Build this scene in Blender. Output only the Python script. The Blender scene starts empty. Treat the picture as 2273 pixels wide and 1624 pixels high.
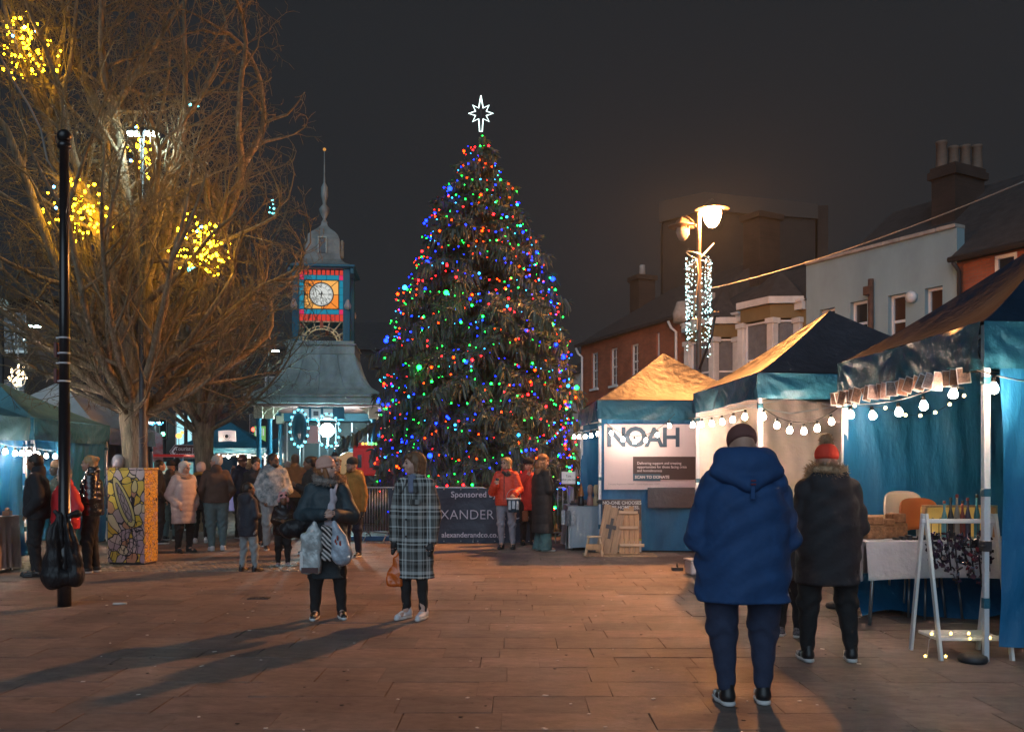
# Night Christmas market in a town square, built object by object.
import bpy, math, random
import numpy as np
from mathutils import Vector, Matrix

R = math.radians
rnd = random.Random(11)
nrs = np.random.RandomState(5)
SC = bpy.context.scene
COL = SC.collection

# ---------------------------------------------------------------- camera
F = 2000.0; CX = 1136.5; HY = 1038.0; CH = 1.5      # survey constants of the photograph (2273 px wide)
cam_data = bpy.data.cameras.new('camera')
cam = bpy.data.objects.new('camera', cam_data)
COL.objects.link(cam)
cam.location = (0, 0, CH)
cam.rotation_euler = (R(90), 0, 0)
cam_data.sensor_width = 36.0
cam_data.lens = 36.0 * F / 2273.0
cam_data.shift_y = (HY - 812.0) / 2273.0
cam_data.clip_start = 0.05
cam_data.clip_end = 2000.0
SC.camera = cam
cam_data.dof.use_dof = True
cam_data.dof.focus_distance = 9.5
cam_data.dof.aperture_fstop = 5.6

# ---------------------------------------------------------------- world: dull night sky over a lit town
world = bpy.data.worlds.new('World')
SC.world = world
world.use_nodes = True
wn = world.node_tree.nodes; wl = world.node_tree.links
bg = wn['Background']
bg.inputs[0].default_value = (0.0168, 0.0190, 0.0222, 1)
bg.inputs[1].default_value = 1.0

# ---------------------------------------------------------------- soft front fill added for the town's unseen lights behind the camera
sun_data = bpy.data.lights.new('front_fill', 'SUN')
sun_data.energy = 1.2
sun_data.angle = R(60)
sun_data.color = (0.62, 0.82, 1.0)
sun = bpy.data.objects.new('front_fill', sun_data)
COL.objects.link(sun)
sun.rotation_euler = (R(64), 0, R(-13))

SC.render.engine = 'CYCLES'
SC.view_settings.view_transform = 'Standard'
SC.view_settings.look = 'None'
SC.view_settings.exposure = 0.0
SC.view_settings.gamma = 1.0
SC.view_settings.use_curve_mapping = False
SC.cycles.use_denoising = True
SC.cycles.denoiser = 'OPENIMAGEDENOISE'
SC.cycles.max_bounces = 5
SC.cycles.diffuse_bounces = 3
SC.cycles.glossy_bounces = 3
SC.cycles.transmission_bounces = 4
SC.cycles.transparent_max_bounces = 6
SC.cycles.sample_clamp_indirect = 2.5
SC.cycles.caustics_reflective = False
SC.cycles.caustics_refractive = False
SC.cycles.use_light_tree = True

# ================================================================ helpers
def wp(px, py, d):
    return Vector(((px - CX) / F * d, d, CH + (HY - py) / F * d))
def gx(px, d):
    return (px - CX) / F * d
def zz(py, d):
    return CH + (HY - py) / F * d

def obj(name, mesh, parent=None, loc=None, rot=None):
    o = bpy.data.objects.new(name, mesh)
    COL.objects.link(o)
    if parent is not None: o.parent = parent
    if loc is not None: o.location = loc
    if rot is not None: o.rotation_euler = rot
    return o
def thing(name, label, cat, loc=(0, 0, 0), rz=0.0, group=None):
    o = bpy.data.objects.new(name, None)
    COL.objects.link(o)
    o.empty_display_size = 0.2
    o.location = loc; o.rotation_euler = (0, 0, rz)
    o['label'] = label; o['category'] = cat
    if group: o['group'] = group
    return o
def tag(o, label, cat, group=None):
    o['label'] = label; o['category'] = cat
    if group: o['group'] = group
    return o
def structure(o): o['kind'] = 'structure'; return o
def stuff(o): o['kind'] = 'stuff'; return o
def copy_tree(o, parent=None, label=None, loc=None, rz=None):
    c = o.copy(); COL.objects.link(c)
    if parent is not None: c.parent = parent
    if label: c['label'] = label
    if loc is not None: c.location = loc
    if rz is not None: c.rotation_euler = (0, 0, rz)
    for ch in list(o.children): copy_tree(ch, c)
    return c

def np_mesh(name, V, Fa, mats, smooth=False, mi=None):
    """V (n,3), Fa list/array of faces (all quads or all tris array, or list of tuples)"""
    me = bpy.data.meshes.new(name)
    V = np.asarray(V, dtype=np.float32)
    if isinstance(Fa, np.ndarray):
        nf, k = Fa.shape
        me.vertices.add(len(V)); me.vertices.foreach_set('co', V.ravel())
        me.loops.add(nf * k); me.loops.foreach_set('vertex_index', Fa.astype(np.int32).ravel())
        me.polygons.add(nf)
        me.polygons.foreach_set('loop_start', np.arange(nf, dtype=np.int32) * k)
        try: me.polygons.foreach_set('loop_total', np.full(nf, k, dtype=np.int32))
        except Exception: pass
        if mi is not None: me.polygons.foreach_set('material_index', np.asarray(mi, dtype=np.int32))
        if smooth: me.polygons.foreach_set('use_smooth', np.ones(nf, dtype=bool))
        me.update(calc_edges=True); me.validate()
    else:
        me.from_pydata([tuple(map(float, v)) for v in V], [], [tuple(f) for f in Fa])
        if mi is not None: me.polygons.foreach_set('material_index', np.asarray(mi, dtype=np.int32))
        if smooth: me.polygons.foreach_set('use_smooth', np.ones(len(me.polygons), dtype=bool))
        me.update()
    for m in (mats if isinstance(mats, (list, tuple)) else [mats]): me.materials.append(m)
    return me

class MB:
    """collects boxes, prisms, tubes and lathes for ONE mesh"""
    def __init__(s): s.v = []; s.f = []; s.m = []; s.sm = []
    def add(s, vs, fs, mi=0, smooth=False):
        b = len(s.v); s.v.extend([tuple(v) for v in vs])
        for f in fs: s.f.append(tuple(b + i for i in f)); s.m.append(mi); s.sm.append(smooth)
        return s
    def box(s, x0, x1, y0, y1, z0, z1, mi=0, M=None):
        vs = [(x, y, z) for z in (z0, z1) for y in (y0, y1) for x in (x0, x1)]
        if M is not None: vs = [M @ Vector(v) for v in vs]
        return s.add(vs, [(0, 2, 3, 1), (4, 5, 7, 6), (0, 1, 5, 4), (2, 6, 7, 3), (0, 4, 6, 2), (1, 3, 7, 5)], mi)
    def bbox(s, x0, x1, y0, y1, z0, z1, b=0.01, mi=0, M=None):
        """box with chamfered edges"""
        vs = []; 
        for sx in (0, 1):
            for sy in (0, 1):
                for sz in (0, 1):
                    X = (x0, x1)[sx]; Y = (y0, y1)[sy]; Z = (z0, z1)[sz]
                    dx = b if sx == 0 else -b; dy = b if sy == 0 else -b; dz = b if sz == 0 else -b
                    vs += [(X, Y + dy, Z + dz), (X + dx, Y, Z + dz), (X + dx, Y + dy, Z)]
        import itertools
        def I(sx, sy, sz, k): return (sx * 4 + sy * 2 + sz) * 3 + k
        fs = [(I(0,0,0,0), I(0,0,1,0), I(0,1,1,0), I(0,1,0,0)), (I(1,0,0,0), I(1,1,0,0), I(1,1,1,0), I(1,0,1,0)),
              (I(0,0,0,1), I(1,0,0,1), I(1,0,1,1), I(0,0,1,1)), (I(0,1,0,1), I(0,1,1,1), I(1,1,1,1), I(1,1,0,1)),
              (I(0,0,0,2), I(0,1,0,2), I(1,1,0,2), I(1,0,0,2)), (I(0,0,1,2), I(1,0,1,2), I(1,1,1,2), I(0,1,1,2))]
        for sx in (0, 1):
            for sy in (0, 1):
                fs.append((I(sx,sy,0,0), I(sx,sy,1,0), I(sx,sy,1,1), I(sx,sy,0,1)))
            for sz in (0, 1):
                fs.append((I(sx,0,sz,0), I(sx,1,sz,0), I(sx,1,sz,2), I(sx,0,sz,2)))
        for sy in (0, 1):
            for sz in (0, 1):
                fs.append((I(0,sy,sz,1), I(1,sy,sz,1), I(1,sy,sz,2), I(0,sy,sz,2)))
        for sx in (0, 1):
            for sy in (0, 1):
                for sz in (0, 1): fs.append((I(sx,sy,sz,0), I(sx,sy,sz,1), I(sx,sy,sz,2)))
        if M is not None: vs = [M @ Vector(v) for v in vs]
        return s.add(vs, fs, mi)
    def tube(s, pts, r, n=8, mi=0, caps=True, smooth=True):
        pts = [Vector(p) for p in pts]; k = len(pts)
        rs = r if isinstance(r, (list, tuple)) else [r] * k
        vs = []; fs = []; prev = None
        for i, p in enumerate(pts):
            t = (pts[min(i + 1, k - 1)] - pts[max(i - 1, 0)])
            if t.length < 1e-9: t = Vector((0, 0, 1))
            t.normalize()
            if prev is None: a = t.orthogonal().normalized()
            else:
                a = prev - t * prev.dot(t)
                a = a.normalized() if a.length > 1e-6 else t.orthogonal().normalized()
            prev = a; b = t.cross(a)
            for j in range(n):
                an = 2 * math.pi * (j + .5) / n
                vs.append(p + (a * math.cos(an) + b * math.sin(an)) * rs[i])
        for i in range(k - 1):
            for j in range(n):
                fs.append((i * n + j, i * n + (j + 1) % n, (i + 1) * n + (j + 1) % n, (i + 1) * n + j))
        s.add(vs, fs, mi, smooth)
        if caps:
            b0 = len(s.v) - len(vs)
            s.f.append(tuple(b0 + j for j in reversed(range(n)))); s.m.append(mi); s.sm.append(False)
            s.f.append(tuple(b0 + (k - 1) * n + j for j in range(n))); s.m.append(mi); s.sm.append(False)
        return s
    def bar(s, p0, p1, w, h, mi=0, up=(0, 0, 1)):
        """rectangular bar from p0 to p1"""
        p0 = Vector(p0); p1 = Vector(p1); t = (p1 - p0).normalized(); u = Vector(up)
        if abs(t.dot(u)) > .99: u = Vector((0, 1, 0))
        a = t.cross(u).normalized(); b = a.cross(t)
        vs = [p + a * (sx * w / 2) + b * (sz * h / 2) for p in (p0, p1) for sz in (-1, 1) for sx in (-1, 1)]
        return s.add(vs, [(0, 2, 3, 1), (4, 5, 7, 6), (0, 1, 5, 4), (2, 6, 7, 3), (0, 4, 6, 2), (1, 3, 7, 5)], mi)
    def lathe(s, prof, n=16, c=(0, 0, 0), mi=0, smooth=True, sx=1.0, sy=1.0):
        vs = []; fs = []; k = len(prof)
        for r, z in prof:
            for j in range(n):
                a = 2 * math.pi * j / n
                vs.append((c[0] + r * math.cos(a) * sx, c[1] + r * math.sin(a) * sy, c[2] + z))
        for i in range(k - 1):
            for j in range(n):
                fs.append((i * n + j, i * n + (j + 1) % n, (i + 1) * n + (j + 1) % n, (i + 1) * n + j))
        fs.append(tuple(reversed(range(n)))); fs.append(tuple((k - 1) * n + j for j in range(n)))
        return s.add(vs, fs, mi, smooth)
    def ball(s, c, r, n=10, m=6, mi=0, sc=(1, 1, 1)):
        prof = [(max(1e-4, r * math.sin(math.pi * i / m)), -r * math.cos(math.pi * i / m)) for i in range(m + 1)]
        vs = []; fs = []
        for q, z in prof:
            for j in range(n):
                a = 2 * math.pi * j / n
                vs.append((c[0] + q * math.cos(a) * sc[0], c[1] + q * math.sin(a) * sc[1], c[2] + z * sc[2]))
        for i in range(m):
            for j in range(n): fs.append((i * n + j, i * n + (j + 1) % n, (i + 1) * n + (j + 1) % n, (i + 1) * n + j))
        return s.add(vs, fs, mi, True)
    def mesh(s, name, mats):
        me = bpy.data.meshes.new(name)
        me.from_pydata(s.v, [], s.f)
        for m in (mats if isinstance(mats, (list, tuple)) else [mats]): me.materials.append(m)
        me.polygons.foreach_set('material_index', s.m)
        me.polygons.foreach_set('use_smooth', s.sm)
        me.update()
        return me
    def build(s, name, mats, parent=None, loc=None, rot=None):
        return obj(name, s.mesh(name, mats), parent, loc, rot)

# ---------------------------------------------------------------- materials
_mats = {}
def mat(name, col, rough=.7, metal=0.0, bump=0.0, bs=40.0, var=0.0, vs=3.0, emit=None, es=0.0, spec=None, sheen=0.0,
        stretch=None, col2=None, alpha=None, trans=0.0):
    if name in _mats: return _mats[name]
    m = bpy.data.materials.new(name); m.use_nodes = True
    nt = m.node_tree; N = nt.nodes; L = nt.links
    p = N['Principled BSDF']
    p.inputs['Base Color'].default_value = (*col, 1)
    p.inputs['Roughness'].default_value = rough
    p.inputs['Metallic'].default_value = metal
    if spec is not None: p.inputs['Specular IOR Level'].default_value = spec
    if sheen: p.inputs['Sheen Weight'].default_value = sheen
    if trans: p.inputs['Transmission Weight'].default_value = trans
    if alpha is not None: p.inputs['Alpha'].default_value = alpha
    if var or bump or col2:
        tc = N.new('ShaderNodeTexCoord'); mp = N.new('ShaderNodeMapping')
        if stretch: mp.inputs['Scale'].default_value = stretch
        L.new(tc.outputs['Object'], mp.inputs['Vector'])
    if var or col2:
        nz = N.new('ShaderNodeTexNoise'); nz.inputs['Scale'].default_value = vs
        nz.inputs['Detail'].default_value = 6; nz.inputs['Roughness'].default_value = .65
        L.new(mp.outputs[0], nz.inputs['Vector'])
        rp = N.new('ShaderNodeValToRGB')
        a = tuple(max(0, c * (1 - var)) for c in col); b = tuple(c * (1 + var) for c in col)
        if col2: b = col2; a = col
        rp.color_ramp.elements[0].color = (*a, 1); rp.color_ramp.elements[1].color = (*b, 1)
        rp.color_ramp.elements[0].position = .33; rp.color_ramp.elements[1].position = .67
        L.new(nz.outputs['Fac'], rp.inputs[0]); L.new(rp.outputs[0], p.inputs['Base Color'])
    if bump:
        nb = N.new('ShaderNodeTexNoise'); nb.inputs['Scale'].default_value = bs
        nb.inputs['Detail'].default_value = 5
        L.new(mp.outputs[0], nb.inputs['Vector'])
        bm = N.new('ShaderNodeBump'); bm.inputs['Strength'].default_value = min(1, bump)
        bm.inputs['Distance'].default_value = .4 / bs if bs > 4 else .05
        L.new(nb.outputs['Fac'], bm.inputs['Height']); L.new(bm.outputs[0], p.inputs['Normal'])
    if emit is not None:
        p.inputs['Emission Color'].default_value = (*emit, 1); p.inputs['Emission Strength'].default_value = es
    _mats[name] = m
    return m
def glow(name, col, s):
    if name in _mats: return _mats[name]
    m = bpy.data.materials.new(name); m.use_nodes = True
    nt = m.node_tree
    for n in list(nt.nodes): nt.nodes.remove(n)
    e = nt.nodes.new('ShaderNodeEmission'); o = nt.nodes.new('ShaderNodeOutputMaterial')
    e.inputs[0].default_value = (*col, 1); e.inputs[1].default_value = s
    nt.links.new(e.outputs[0], o.inputs[0]); m.cycles.emission_sampling = 'FRONT'
    _mats[name] = m
    return m

_tsc = bpy.data.scenes.new('text_work')
def text(name, s, size, m, parent, loc, rot=(R(90), 0, 0), align='CENTER', sx=1.0, off=0.0, ext=.001, spacing=1.0):
    cu = bpy.data.curves.new(name, 'FONT'); cu.body = s; cu.size = size
    cu.align_x = align; cu.align_y = 'CENTER'; cu.extrude = ext; cu.offset = off; cu.space_character = spacing
    cu.resolution_u = 3
    cu.materials.append(m)
    tmp = bpy.data.objects.new('tmp', cu); _tsc.collection.objects.link(tmp)
    _tsc.view_layers[0].update(); dg = _tsc.view_layers[0].depsgraph
    me = bpy.data.meshes.new_from_object(tmp.evaluated_get(dg), depsgraph=dg); me.name = name
    if not me.materials: me.materials.append(m)
    _tsc.collection.objects.unlink(tmp); bpy.data.objects.remove(tmp)
    o = obj(name, me, parent, loc, rot); o.scale = (sx, 1, 1)
    return o

# ---------------------------------------------------------------- cloth sheets
def wrinkle(u, v, seed, amp=1.0):
    rs = np.random.RandomState(seed); w = 0
    for i in range(7):
        f = 1.2 * 1.75 ** i
        a = rs.uniform(0, 2 * math.pi); p = rs.uniform(0, 6.28); q = rs.uniform(0, 6.28)
        w = w + np.sin((u * math.cos(a) + v * math.sin(a)) * f * 2 + p + .9 * np.sin(v * f + q)) / f ** .85
    return w * amp
def sheet(name, fn, nu, nv, m, parent=None, u1=1.0, v1=1.0):
    """fn(u, v) -> (x, y, z) arrays; u, v in 0..1"""
    U, V = np.meshgrid(np.linspace(0, 1, nu + 1), np.linspace(0, 1, nv + 1), indexing='ij')
    x, y, z = fn(U, V)
    P = np.stack([x + 0 * U, y + 0 * U, z + 0 * U], -1).reshape(-1, 3)
    idx = np.arange((nu + 1) * (nv + 1)).reshape(nu + 1, nv + 1)
    Q = np.stack([idx[:-1, :-1], idx[1:, :-1], idx[1:, 1:], idx[:-1, 1:]], -1).reshape(-1, 4)
    return obj(name, np_mesh(name, P, Q, m, smooth=True), parent)

# ---------------------------------------------------------------- bulk prisms (twigs, needles)
def prisms(name, P0, P1, r0, r1, m, n=3, mi=None, smooth=True):
    P0 = np.asarray(P0, float); P1 = np.asarray(P1, float); k = len(P0)
    r0 = np.broadcast_to(np.asarray(r0, float), (k,)); r1 = np.broadcast_to(np.asarray(r1, float), (k,))
    t = P1 - P0; t /= np.maximum(np.linalg.norm(t, axis=1, keepdims=True), 1e-9)
    up = np.where(np.abs(t[:, 2:3]) > .9, np.array([[1., 0, 0]]), np.array([[0, 0, 1.]]))
    a = np.cross(t, up); a /= np.linalg.norm(a, axis=1, keepdims=True); b = np.cross(t, a)
    V = np.zeros((k, 2 * n, 3))
    for j in range(n):
        an = 2 * math.pi * j / n; d = a * math.cos(an) + b * math.sin(an)
        V[:, j] = P0 + d * r0[:, None]; V[:, n + j] = P1 + d * r1[:, None]
    base = (np.arange(k) * 2 * n)[:, None]
    fs = [np.concatenate([base + j, base + (j + 1) % n, base + n + (j + 1) % n, base + n + j], 1) for j in range(n)]
    Q = np.stack(fs, 1).reshape(-1, 4)
    if mi is not None: mi = np.repeat(np.asarray(mi), n)
    return np_mesh(name, V.reshape(-1, 3), Q, m, smooth=smooth, mi=mi)

# ---------------------------------------------------------------- implicit surfaces (people, bags, soft things)
class Field:
    def __init__(s): s.p = []
    def cap(s, a, b, r0, r1=None, k=.02, sq=1.0):
        s.p.append(('c', np.array(a, float), np.array(b, float), r0, r0 if r1 is None else r1, k, sq)); return s
    def ell(s, c, r, k=.02, rot=None, cut=False):
        s.p.append(('e', np.array(c, float), np.array(r, float), None if rot is None else np.array(rot), None, k, cut)); return s
    def box(s, c, r, k=.02, rot=None, rd=.01, cut=False):
        s.p.append(('b', np.array(c, float), np.array(r, float), None if rot is None else np.array(rot), rd, k, cut)); return s
    def bounds(s):
        lo = np.full(3, 1e9); hi = -lo
        for q in s.p:
            if q[-1] is True: continue
            if q[0] == 'c': m = max(q[3], q[4]) + .03; l = np.minimum(q[1], q[2]) - m; h = np.maximum(q[1], q[2]) + m
            else: m = q[2].max() + .03 if q[3] is not None else q[2] + .03; l = q[1] - m; h = q[1] + m
            lo = np.minimum(lo, l); hi = np.maximum(hi, h)
        return lo, hi
    def build(s, name, m, parent=None, h=.012, disp=None, zmin=None, zmax=None, post=None, smooth=1, loc=None):
        lo, hi = s.bounds(); lo = lo - 2 * h; hi = hi + 2 * h
        n = np.ceil((hi - lo) / h).astype(int) + 1
        ax = [lo[i] + np.arange(n[i]) * h for i in range(3)]
        D = np.full(tuple(n), .25)
        for q in s.p:
            if q[0] == 'c': mm = max(q[3], q[4]) + .08; l = np.minimum(q[1], q[2]) - mm; hh = np.maximum(q[1], q[2]) + mm
            else: mm = q[2].max() + .08; l = q[1] - mm; hh = q[1] + mm
            i0 = np.clip(((l - lo) / h).astype(int), 0, n - 1); i1 = np.clip(((hh - lo) / h).astype(int) + 2, 1, n)
            if np.any(i1 <= i0): continue
            sl = tuple(slice(i0[i], i1[i]) for i in range(3))
            X = ax[0][sl[0]][:, None, None]; Y = ax[1][sl[1]][None, :, None]; Z = ax[2][sl[2]][None, None, :]
            if q[0] == 'c':
                sq = q[6]; a, b = q[1].copy(), q[2].copy(); a[1] /= sq; b[1] /= sq
                ba = b - a; bb = max(ba @ ba, 1e-9)
                px, py, pz = X - a[0], Y / sq - a[1], Z - a[2]
                t = np.clip((px * ba[0] + py * ba[1] + pz * ba[2]) / bb, 0, 1)
                d = (np.sqrt((px - ba[0] * t) ** 2 + (py - ba[1] * t) ** 2 + (pz - ba[2] * t) ** 2) - (q[3] + (q[4] - q[3]) * t)) * min(1, sq ** .5)
                cut = False
            else:
                x, y, z = X - q[1][0], Y - q[1][1], Z - q[1][2]
                if q[3] is not None:
                    M = q[3]  # columns are local axes
                    x, y, z = (x * M[0, 0] + y * M[1, 0] + z * M[2, 0], x * M[0, 1] + y * M[1, 1] + z * M[2, 1], x * M[0, 2] + y * M[1, 2] + z * M[2, 2])
                r = q[2]; cut = q[6]
                if q[0] == 'e':
                    k0 = np.sqrt((x / r[0]) ** 2 + (y / r[1]) ** 2 + (z / r[2]) ** 2)
                    k1 = np.sqrt((x / r[0] ** 2) ** 2 + (y / r[1] ** 2) ** 2 + (z / r[2] ** 2) ** 2)
                    d = k0 * (k0 - 1) / np.maximum(k1, 1e-6)
                else:
                    rd = q[4]
                    qx, qy, qz = np.abs(x) - r[0] + rd, np.abs(y) - r[1] + rd, np.abs(z) - r[2] + rd
                    d = np.sqrt(np.maximum(qx, 0) ** 2 + np.maximum(qy, 0) ** 2 + np.maximum(qz, 0) ** 2) + np.minimum(np.maximum(qx, np.maximum(qy, qz)), 0) - rd
            A = D[sl]; k = max(q[5], 1e-4)
            if cut:
                hh_ = np.clip(.5 - .5 * (A + d) / k, 0, 1)
                D[sl] = A + (-d - A) * hh_ + k * hh_ * (1 - hh_)
            else:
                hh_ = np.clip(.5 + .5 * (A - d) / k, 0, 1)
                D[sl] = A + (d - A) * hh_ - k * hh_ * (1 - hh_)
        X = ax[0][:, None, None]; Y = ax[1][None, :, None]; Z = ax[2][None, None, :]
        if disp is not None: D = D + disp(X, Y, Z)
        if zmin is not None: D = np.maximum(D, zmin - Z)
        if zmax is not None: D = np.maximum(D, Z - zmax)
        if post is not None: D = post(D, X, Y, Z)
        D[0] = D[-1] = .1; D[:, 0] = D[:, -1] = .1; D[:, :, 0] = D[:, :, -1] = .1
        S = D < 0
        c = np.zeros(tuple(n - 1), np.int8)
        for i in (0, 1):
            for j in (0, 1):
                for k in (0, 1): c += S[i:n[0] - 1 + i, j:n[1] - 1 + j, k:n[2] - 1 + k]
        I, J, K = np.nonzero((c > 0) & (c < 8))
        acc = np.zeros((len(I), 3)); cnt = np.zeros(len(I))
        for axis in range(3):
            o1, o2 = [a for a in range(3) if a != axis]
            for a in (0, 1):
                for b in (0, 1):
                    off = [0, 0, 0]; off[o1] = a; off[o2] = b
                    e = [0, 0, 0]; e[axis] = 1
                    d0 = D[I + off[0], J + off[1], K + off[2]]; d1 = D[I + off[0] + e[0], J + off[1] + e[1], K + off[2] + e[2]]
                    cr = (d0 < 0) != (d1 < 0)
                    t = np.where(cr, d0 / np.where(cr, d0 - d1, 1), 0)
                    pos = np.zeros((len(I), 3)); pos[:, o1] = a; pos[:, o2] = b; pos[:, axis] = t
                    acc[cr] += pos[cr]; cnt[cr] += 1
        V = lo + (np.stack([I, J, K], 1) + acc / np.maximum(cnt, 1)[:, None]) * h
        vid = np.full(tuple(n - 1), -1, np.int32); vid[I, J, K] = np.arange(len(I))
        faces = []
        for axis in range(3):
            o1, o2 = (axis + 1) % 3, (axis + 2) % 3
            sa = [slice(None)] * 3; sb = [slice(None)] * 3; sa[axis] = slice(0, -1); sb[axis] = slice(1, None)
            A = S[tuple(sa)]; B = S[tuple(sb)]
            E = np.nonzero(A != B)
            g = np.stack(E, 1)
            ok = (g[:, o1] > 0) & (g[:, o2] > 0) & (g[:, o1] < n[o1] - 1) & (g[:, o2] < n[o2] - 1)
            g = g[ok]; s0 = A[tuple(g.T)]
            def at(d1, d2):
                q = g.copy(); q[:, o1] += d1; q[:, o2] += d2
                return vid[q[:, 0], q[:, 1], q[:, 2]]
            q = np.stack([at(-1, -1), at(0, -1), at(0, 0), at(-1, 0)], 1)
            q = np.where(s0[:, None], q, q[:, ::-1])
            faces.append(q[(q >= 0).all(1)])
        Q = np.concatenate(faces) if faces else np.zeros((0, 4), int)
        for _ in range(smooth):     # light relaxation
            sm = np.zeros_like(V); cn = np.zeros(len(V))
            for a in range(4):
                b = (a + 1) % 4
                np.add.at(sm, Q[:, a], V[Q[:, b]]); np.add.at(sm, Q[:, b], V[Q[:, a]])
                np.add.at(cn, Q[:, a], 1); np.add.at(cn, Q[:, b], 1)
            V = V * .55 + sm / np.maximum(cn, 1)[:, None] * .45
        return obj(name, np_mesh(name, V, Q, m, smooth=True), parent, loc)
# ================================================================ materials used widely
M_stone = mat('paving_stone', (.20, .165, .15), .62, bump=.5, bs=22, var=.28, vs=2.2)
M_joint = mat('paving_joint', (.085, .072, .066), .9, bump=.4, bs=60)
M_asphalt = mat('far_ground', (.09, .08, .075), .8, bump=.4, bs=30, var=.25, vs=.8)
M_sett = mat('sett_stone', (.22, .19, .16), .6, bump=.6, bs=30, var=.3, vs=6)
M_white = mat('white_paint', (.72, .72, .72), .45)
M_dirtywhite = mat('weathered_white', (.55, .54, .52), .6, var=.18, vs=2, bump=.15, bs=30)
M_black = mat('black_paint', (.012, .012, .014), .35)
M_dark = mat('dark_metal', (.03, .03, .035), .5)
M_steel = mat('galvanised_steel', (.45, .46, .48), .38, metal=.85)
M_alu = mat('white_aluminium', (.62, .63, .66), .35, spec=.6)
M_roof_dimmed = mat('dimmed_matt_canvas', (.010, .026, .048), .92, spec=.04, bump=.45, bs=7, var=.25, vs=2)  # matt canopy canvas, colour darkened to keep lamplight off the nearest roof
M_leftroof = mat('left_canopy_canvas', (.11, .29, .34), .45, bump=.45, bs=7, var=.25, vs=2)  # cool lamp light put into the colour as a paler teal
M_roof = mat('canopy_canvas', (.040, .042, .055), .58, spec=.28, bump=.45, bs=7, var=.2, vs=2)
M_teal = mat('teal_canvas', (.012, .105, .165), .42, bump=.45, bs=7, var=.2, vs=2)
M_tealwall = mat('teal_wall_canvas', (.006, .135, .30), .55, bump=.5, bs=5, var=.25, vs=1.6, stretch=(1, 1, .35))
M_cream = mat('cream_wall_canvas', (.74, .64, .60), .6, bump=.4, bs=4, var=.1, vs=2)
M_grey = mat('grey_canvas', (.50, .54, .54), .5, bump=.4, bs=6, var=.12, vs=2)
M_paleteal = mat('pale_teal_canvas', (.46, .60, .62), .5, bump=.4, bs=6, var=.12, vs=2)
M_wire = mat('black_cable', (.015, .015, .015), .5)
M_glassdark = mat('dark_window_glass', (.02, .025, .03), .08, spec=.8)
M_curtain = mat('net_curtain', (.12, .13, .145), .8, var=.15, vs=5)
M_wood = mat('pale_wood', (.48, .29, .15), .6, var=.25, vs=5, stretch=(9, 1, .8), bump=.2, bs=20)
M_bark = mat('bark', (.23, .18, .12), .9, bump=.9, bs=16, var=.45, vs=7, stretch=(3, 3, .5))
M_twig = mat('twig_bark', (.165, .13, .08), .85)
M_lead = mat('lead_sheet', (.40, .50, .48), .55, bump=.3, bs=9, var=.3, vs=3, stretch=(1, 1, .3))
M_kiosk = mat('kiosk_blue', (.015, .15, .24), .4, bump=.1, bs=20)
M_creampaint = mat('cream_paint', (.62, .52, .38), .5, var=.1, vs=4)

def brick_mat(name, c1, c2, mo, scale=4.6):
    m = bpy.data.materials.new(name); m.use_nodes = True; N = m.node_tree.nodes; L = m.node_tree.links
    p = N['Principled BSDF']; p.inputs['Roughness'].default_value = .85
    tc = N.new('ShaderNodeTexCoord'); sp = N.new('ShaderNodeSeparateXYZ'); cb = N.new('ShaderNodeCombineXYZ')
    L.new(tc.outputs['Object'], sp.inputs[0]); L.new(sp.outputs[0], cb.inputs[0]); L.new(sp.outputs[2], cb.inputs[1])
    b = N.new('ShaderNodeTexBrick'); b.inputs['Color1'].default_value = (*c1, 1); b.inputs['Color2'].default_value = (*c2, 1)
    b.inputs['Mortar'].default_value = (*mo, 1); b.inputs['Scale'].default_value = scale
    b.inputs['Mortar Size'].default_value = .018; b.inputs['Brick Width'].default_value = 1.0; b.inputs['Row Height'].default_value = .34
    L.new(cb.outputs[0], b.inputs['Vector'])
    nz = N.new('ShaderNodeTexNoise'); nz.inputs['Scale'].default_value = 1.3; nz.inputs['Detail'].default_value = 5
    L.new(tc.outputs['Object'], nz.inputs['Vector'])
    mx = N.new('ShaderNodeMix'); mx.data_type = 'RGBA'; mx.blend_type = 'MULTIPLY'; mx.inputs[0].default_value = .7
    rp = N.new('ShaderNodeValToRGB'); rp.color_ramp.elements[0].color = (.45, .42, .4, 1); rp.color_ramp.elements[1].color = (1, 1, 1, 1)
    rp.color_ramp.elements[0].position = .3; rp.color_ramp.elements[1].position = .65
    L.new(nz.outputs['Fac'], rp.inputs[0]); L.new(b.outputs['Color'], mx.inputs[6]); L.new(rp.outputs[0], mx.inputs[7])
    L.new(mx.outputs[2], p.inputs['Base Color'])
    bm = N.new('ShaderNodeBump'); bm.inputs['Strength'].default_value = .5; bm.inputs['Distance'].default_value = .01
    L.new(b.outputs['Fac'], bm.inputs['Height']); bm.invert = True; L.new(bm.outputs[0], p.inputs['Normal'])
    return m
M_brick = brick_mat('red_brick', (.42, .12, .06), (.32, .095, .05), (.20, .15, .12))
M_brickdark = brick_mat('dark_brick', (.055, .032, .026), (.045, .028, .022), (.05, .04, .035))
M_render = mat('cool_tinted_render', (.25, .35, .38), .85, bump=.2, bs=25, var=.14, vs=.9, stretch=(1, 1, .5))  # white render tinted blue in place of cool light on the wall
M_ochre = mat('ochre_render', (.16, .115, .05), .85, bump=.2, bs=20, var=.15, vs=1)
M_slate = mat('slate_roof', (.045, .043, .045), .7, bump=.5, bs=9, var=.3, vs=4)
M_coping = mat('coping_stone', (.36, .31, .27), .8, var=.3, vs=3)

# ================================================================ ground
g = MB(); g.add([(-150, -40, -.03), (150, -40, -.03), (150, 260, -.03), (-150, 260, -.03)], [(0, 1, 2, 3)])
ground = structure(g.build('ground', M_asphalt))

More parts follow.
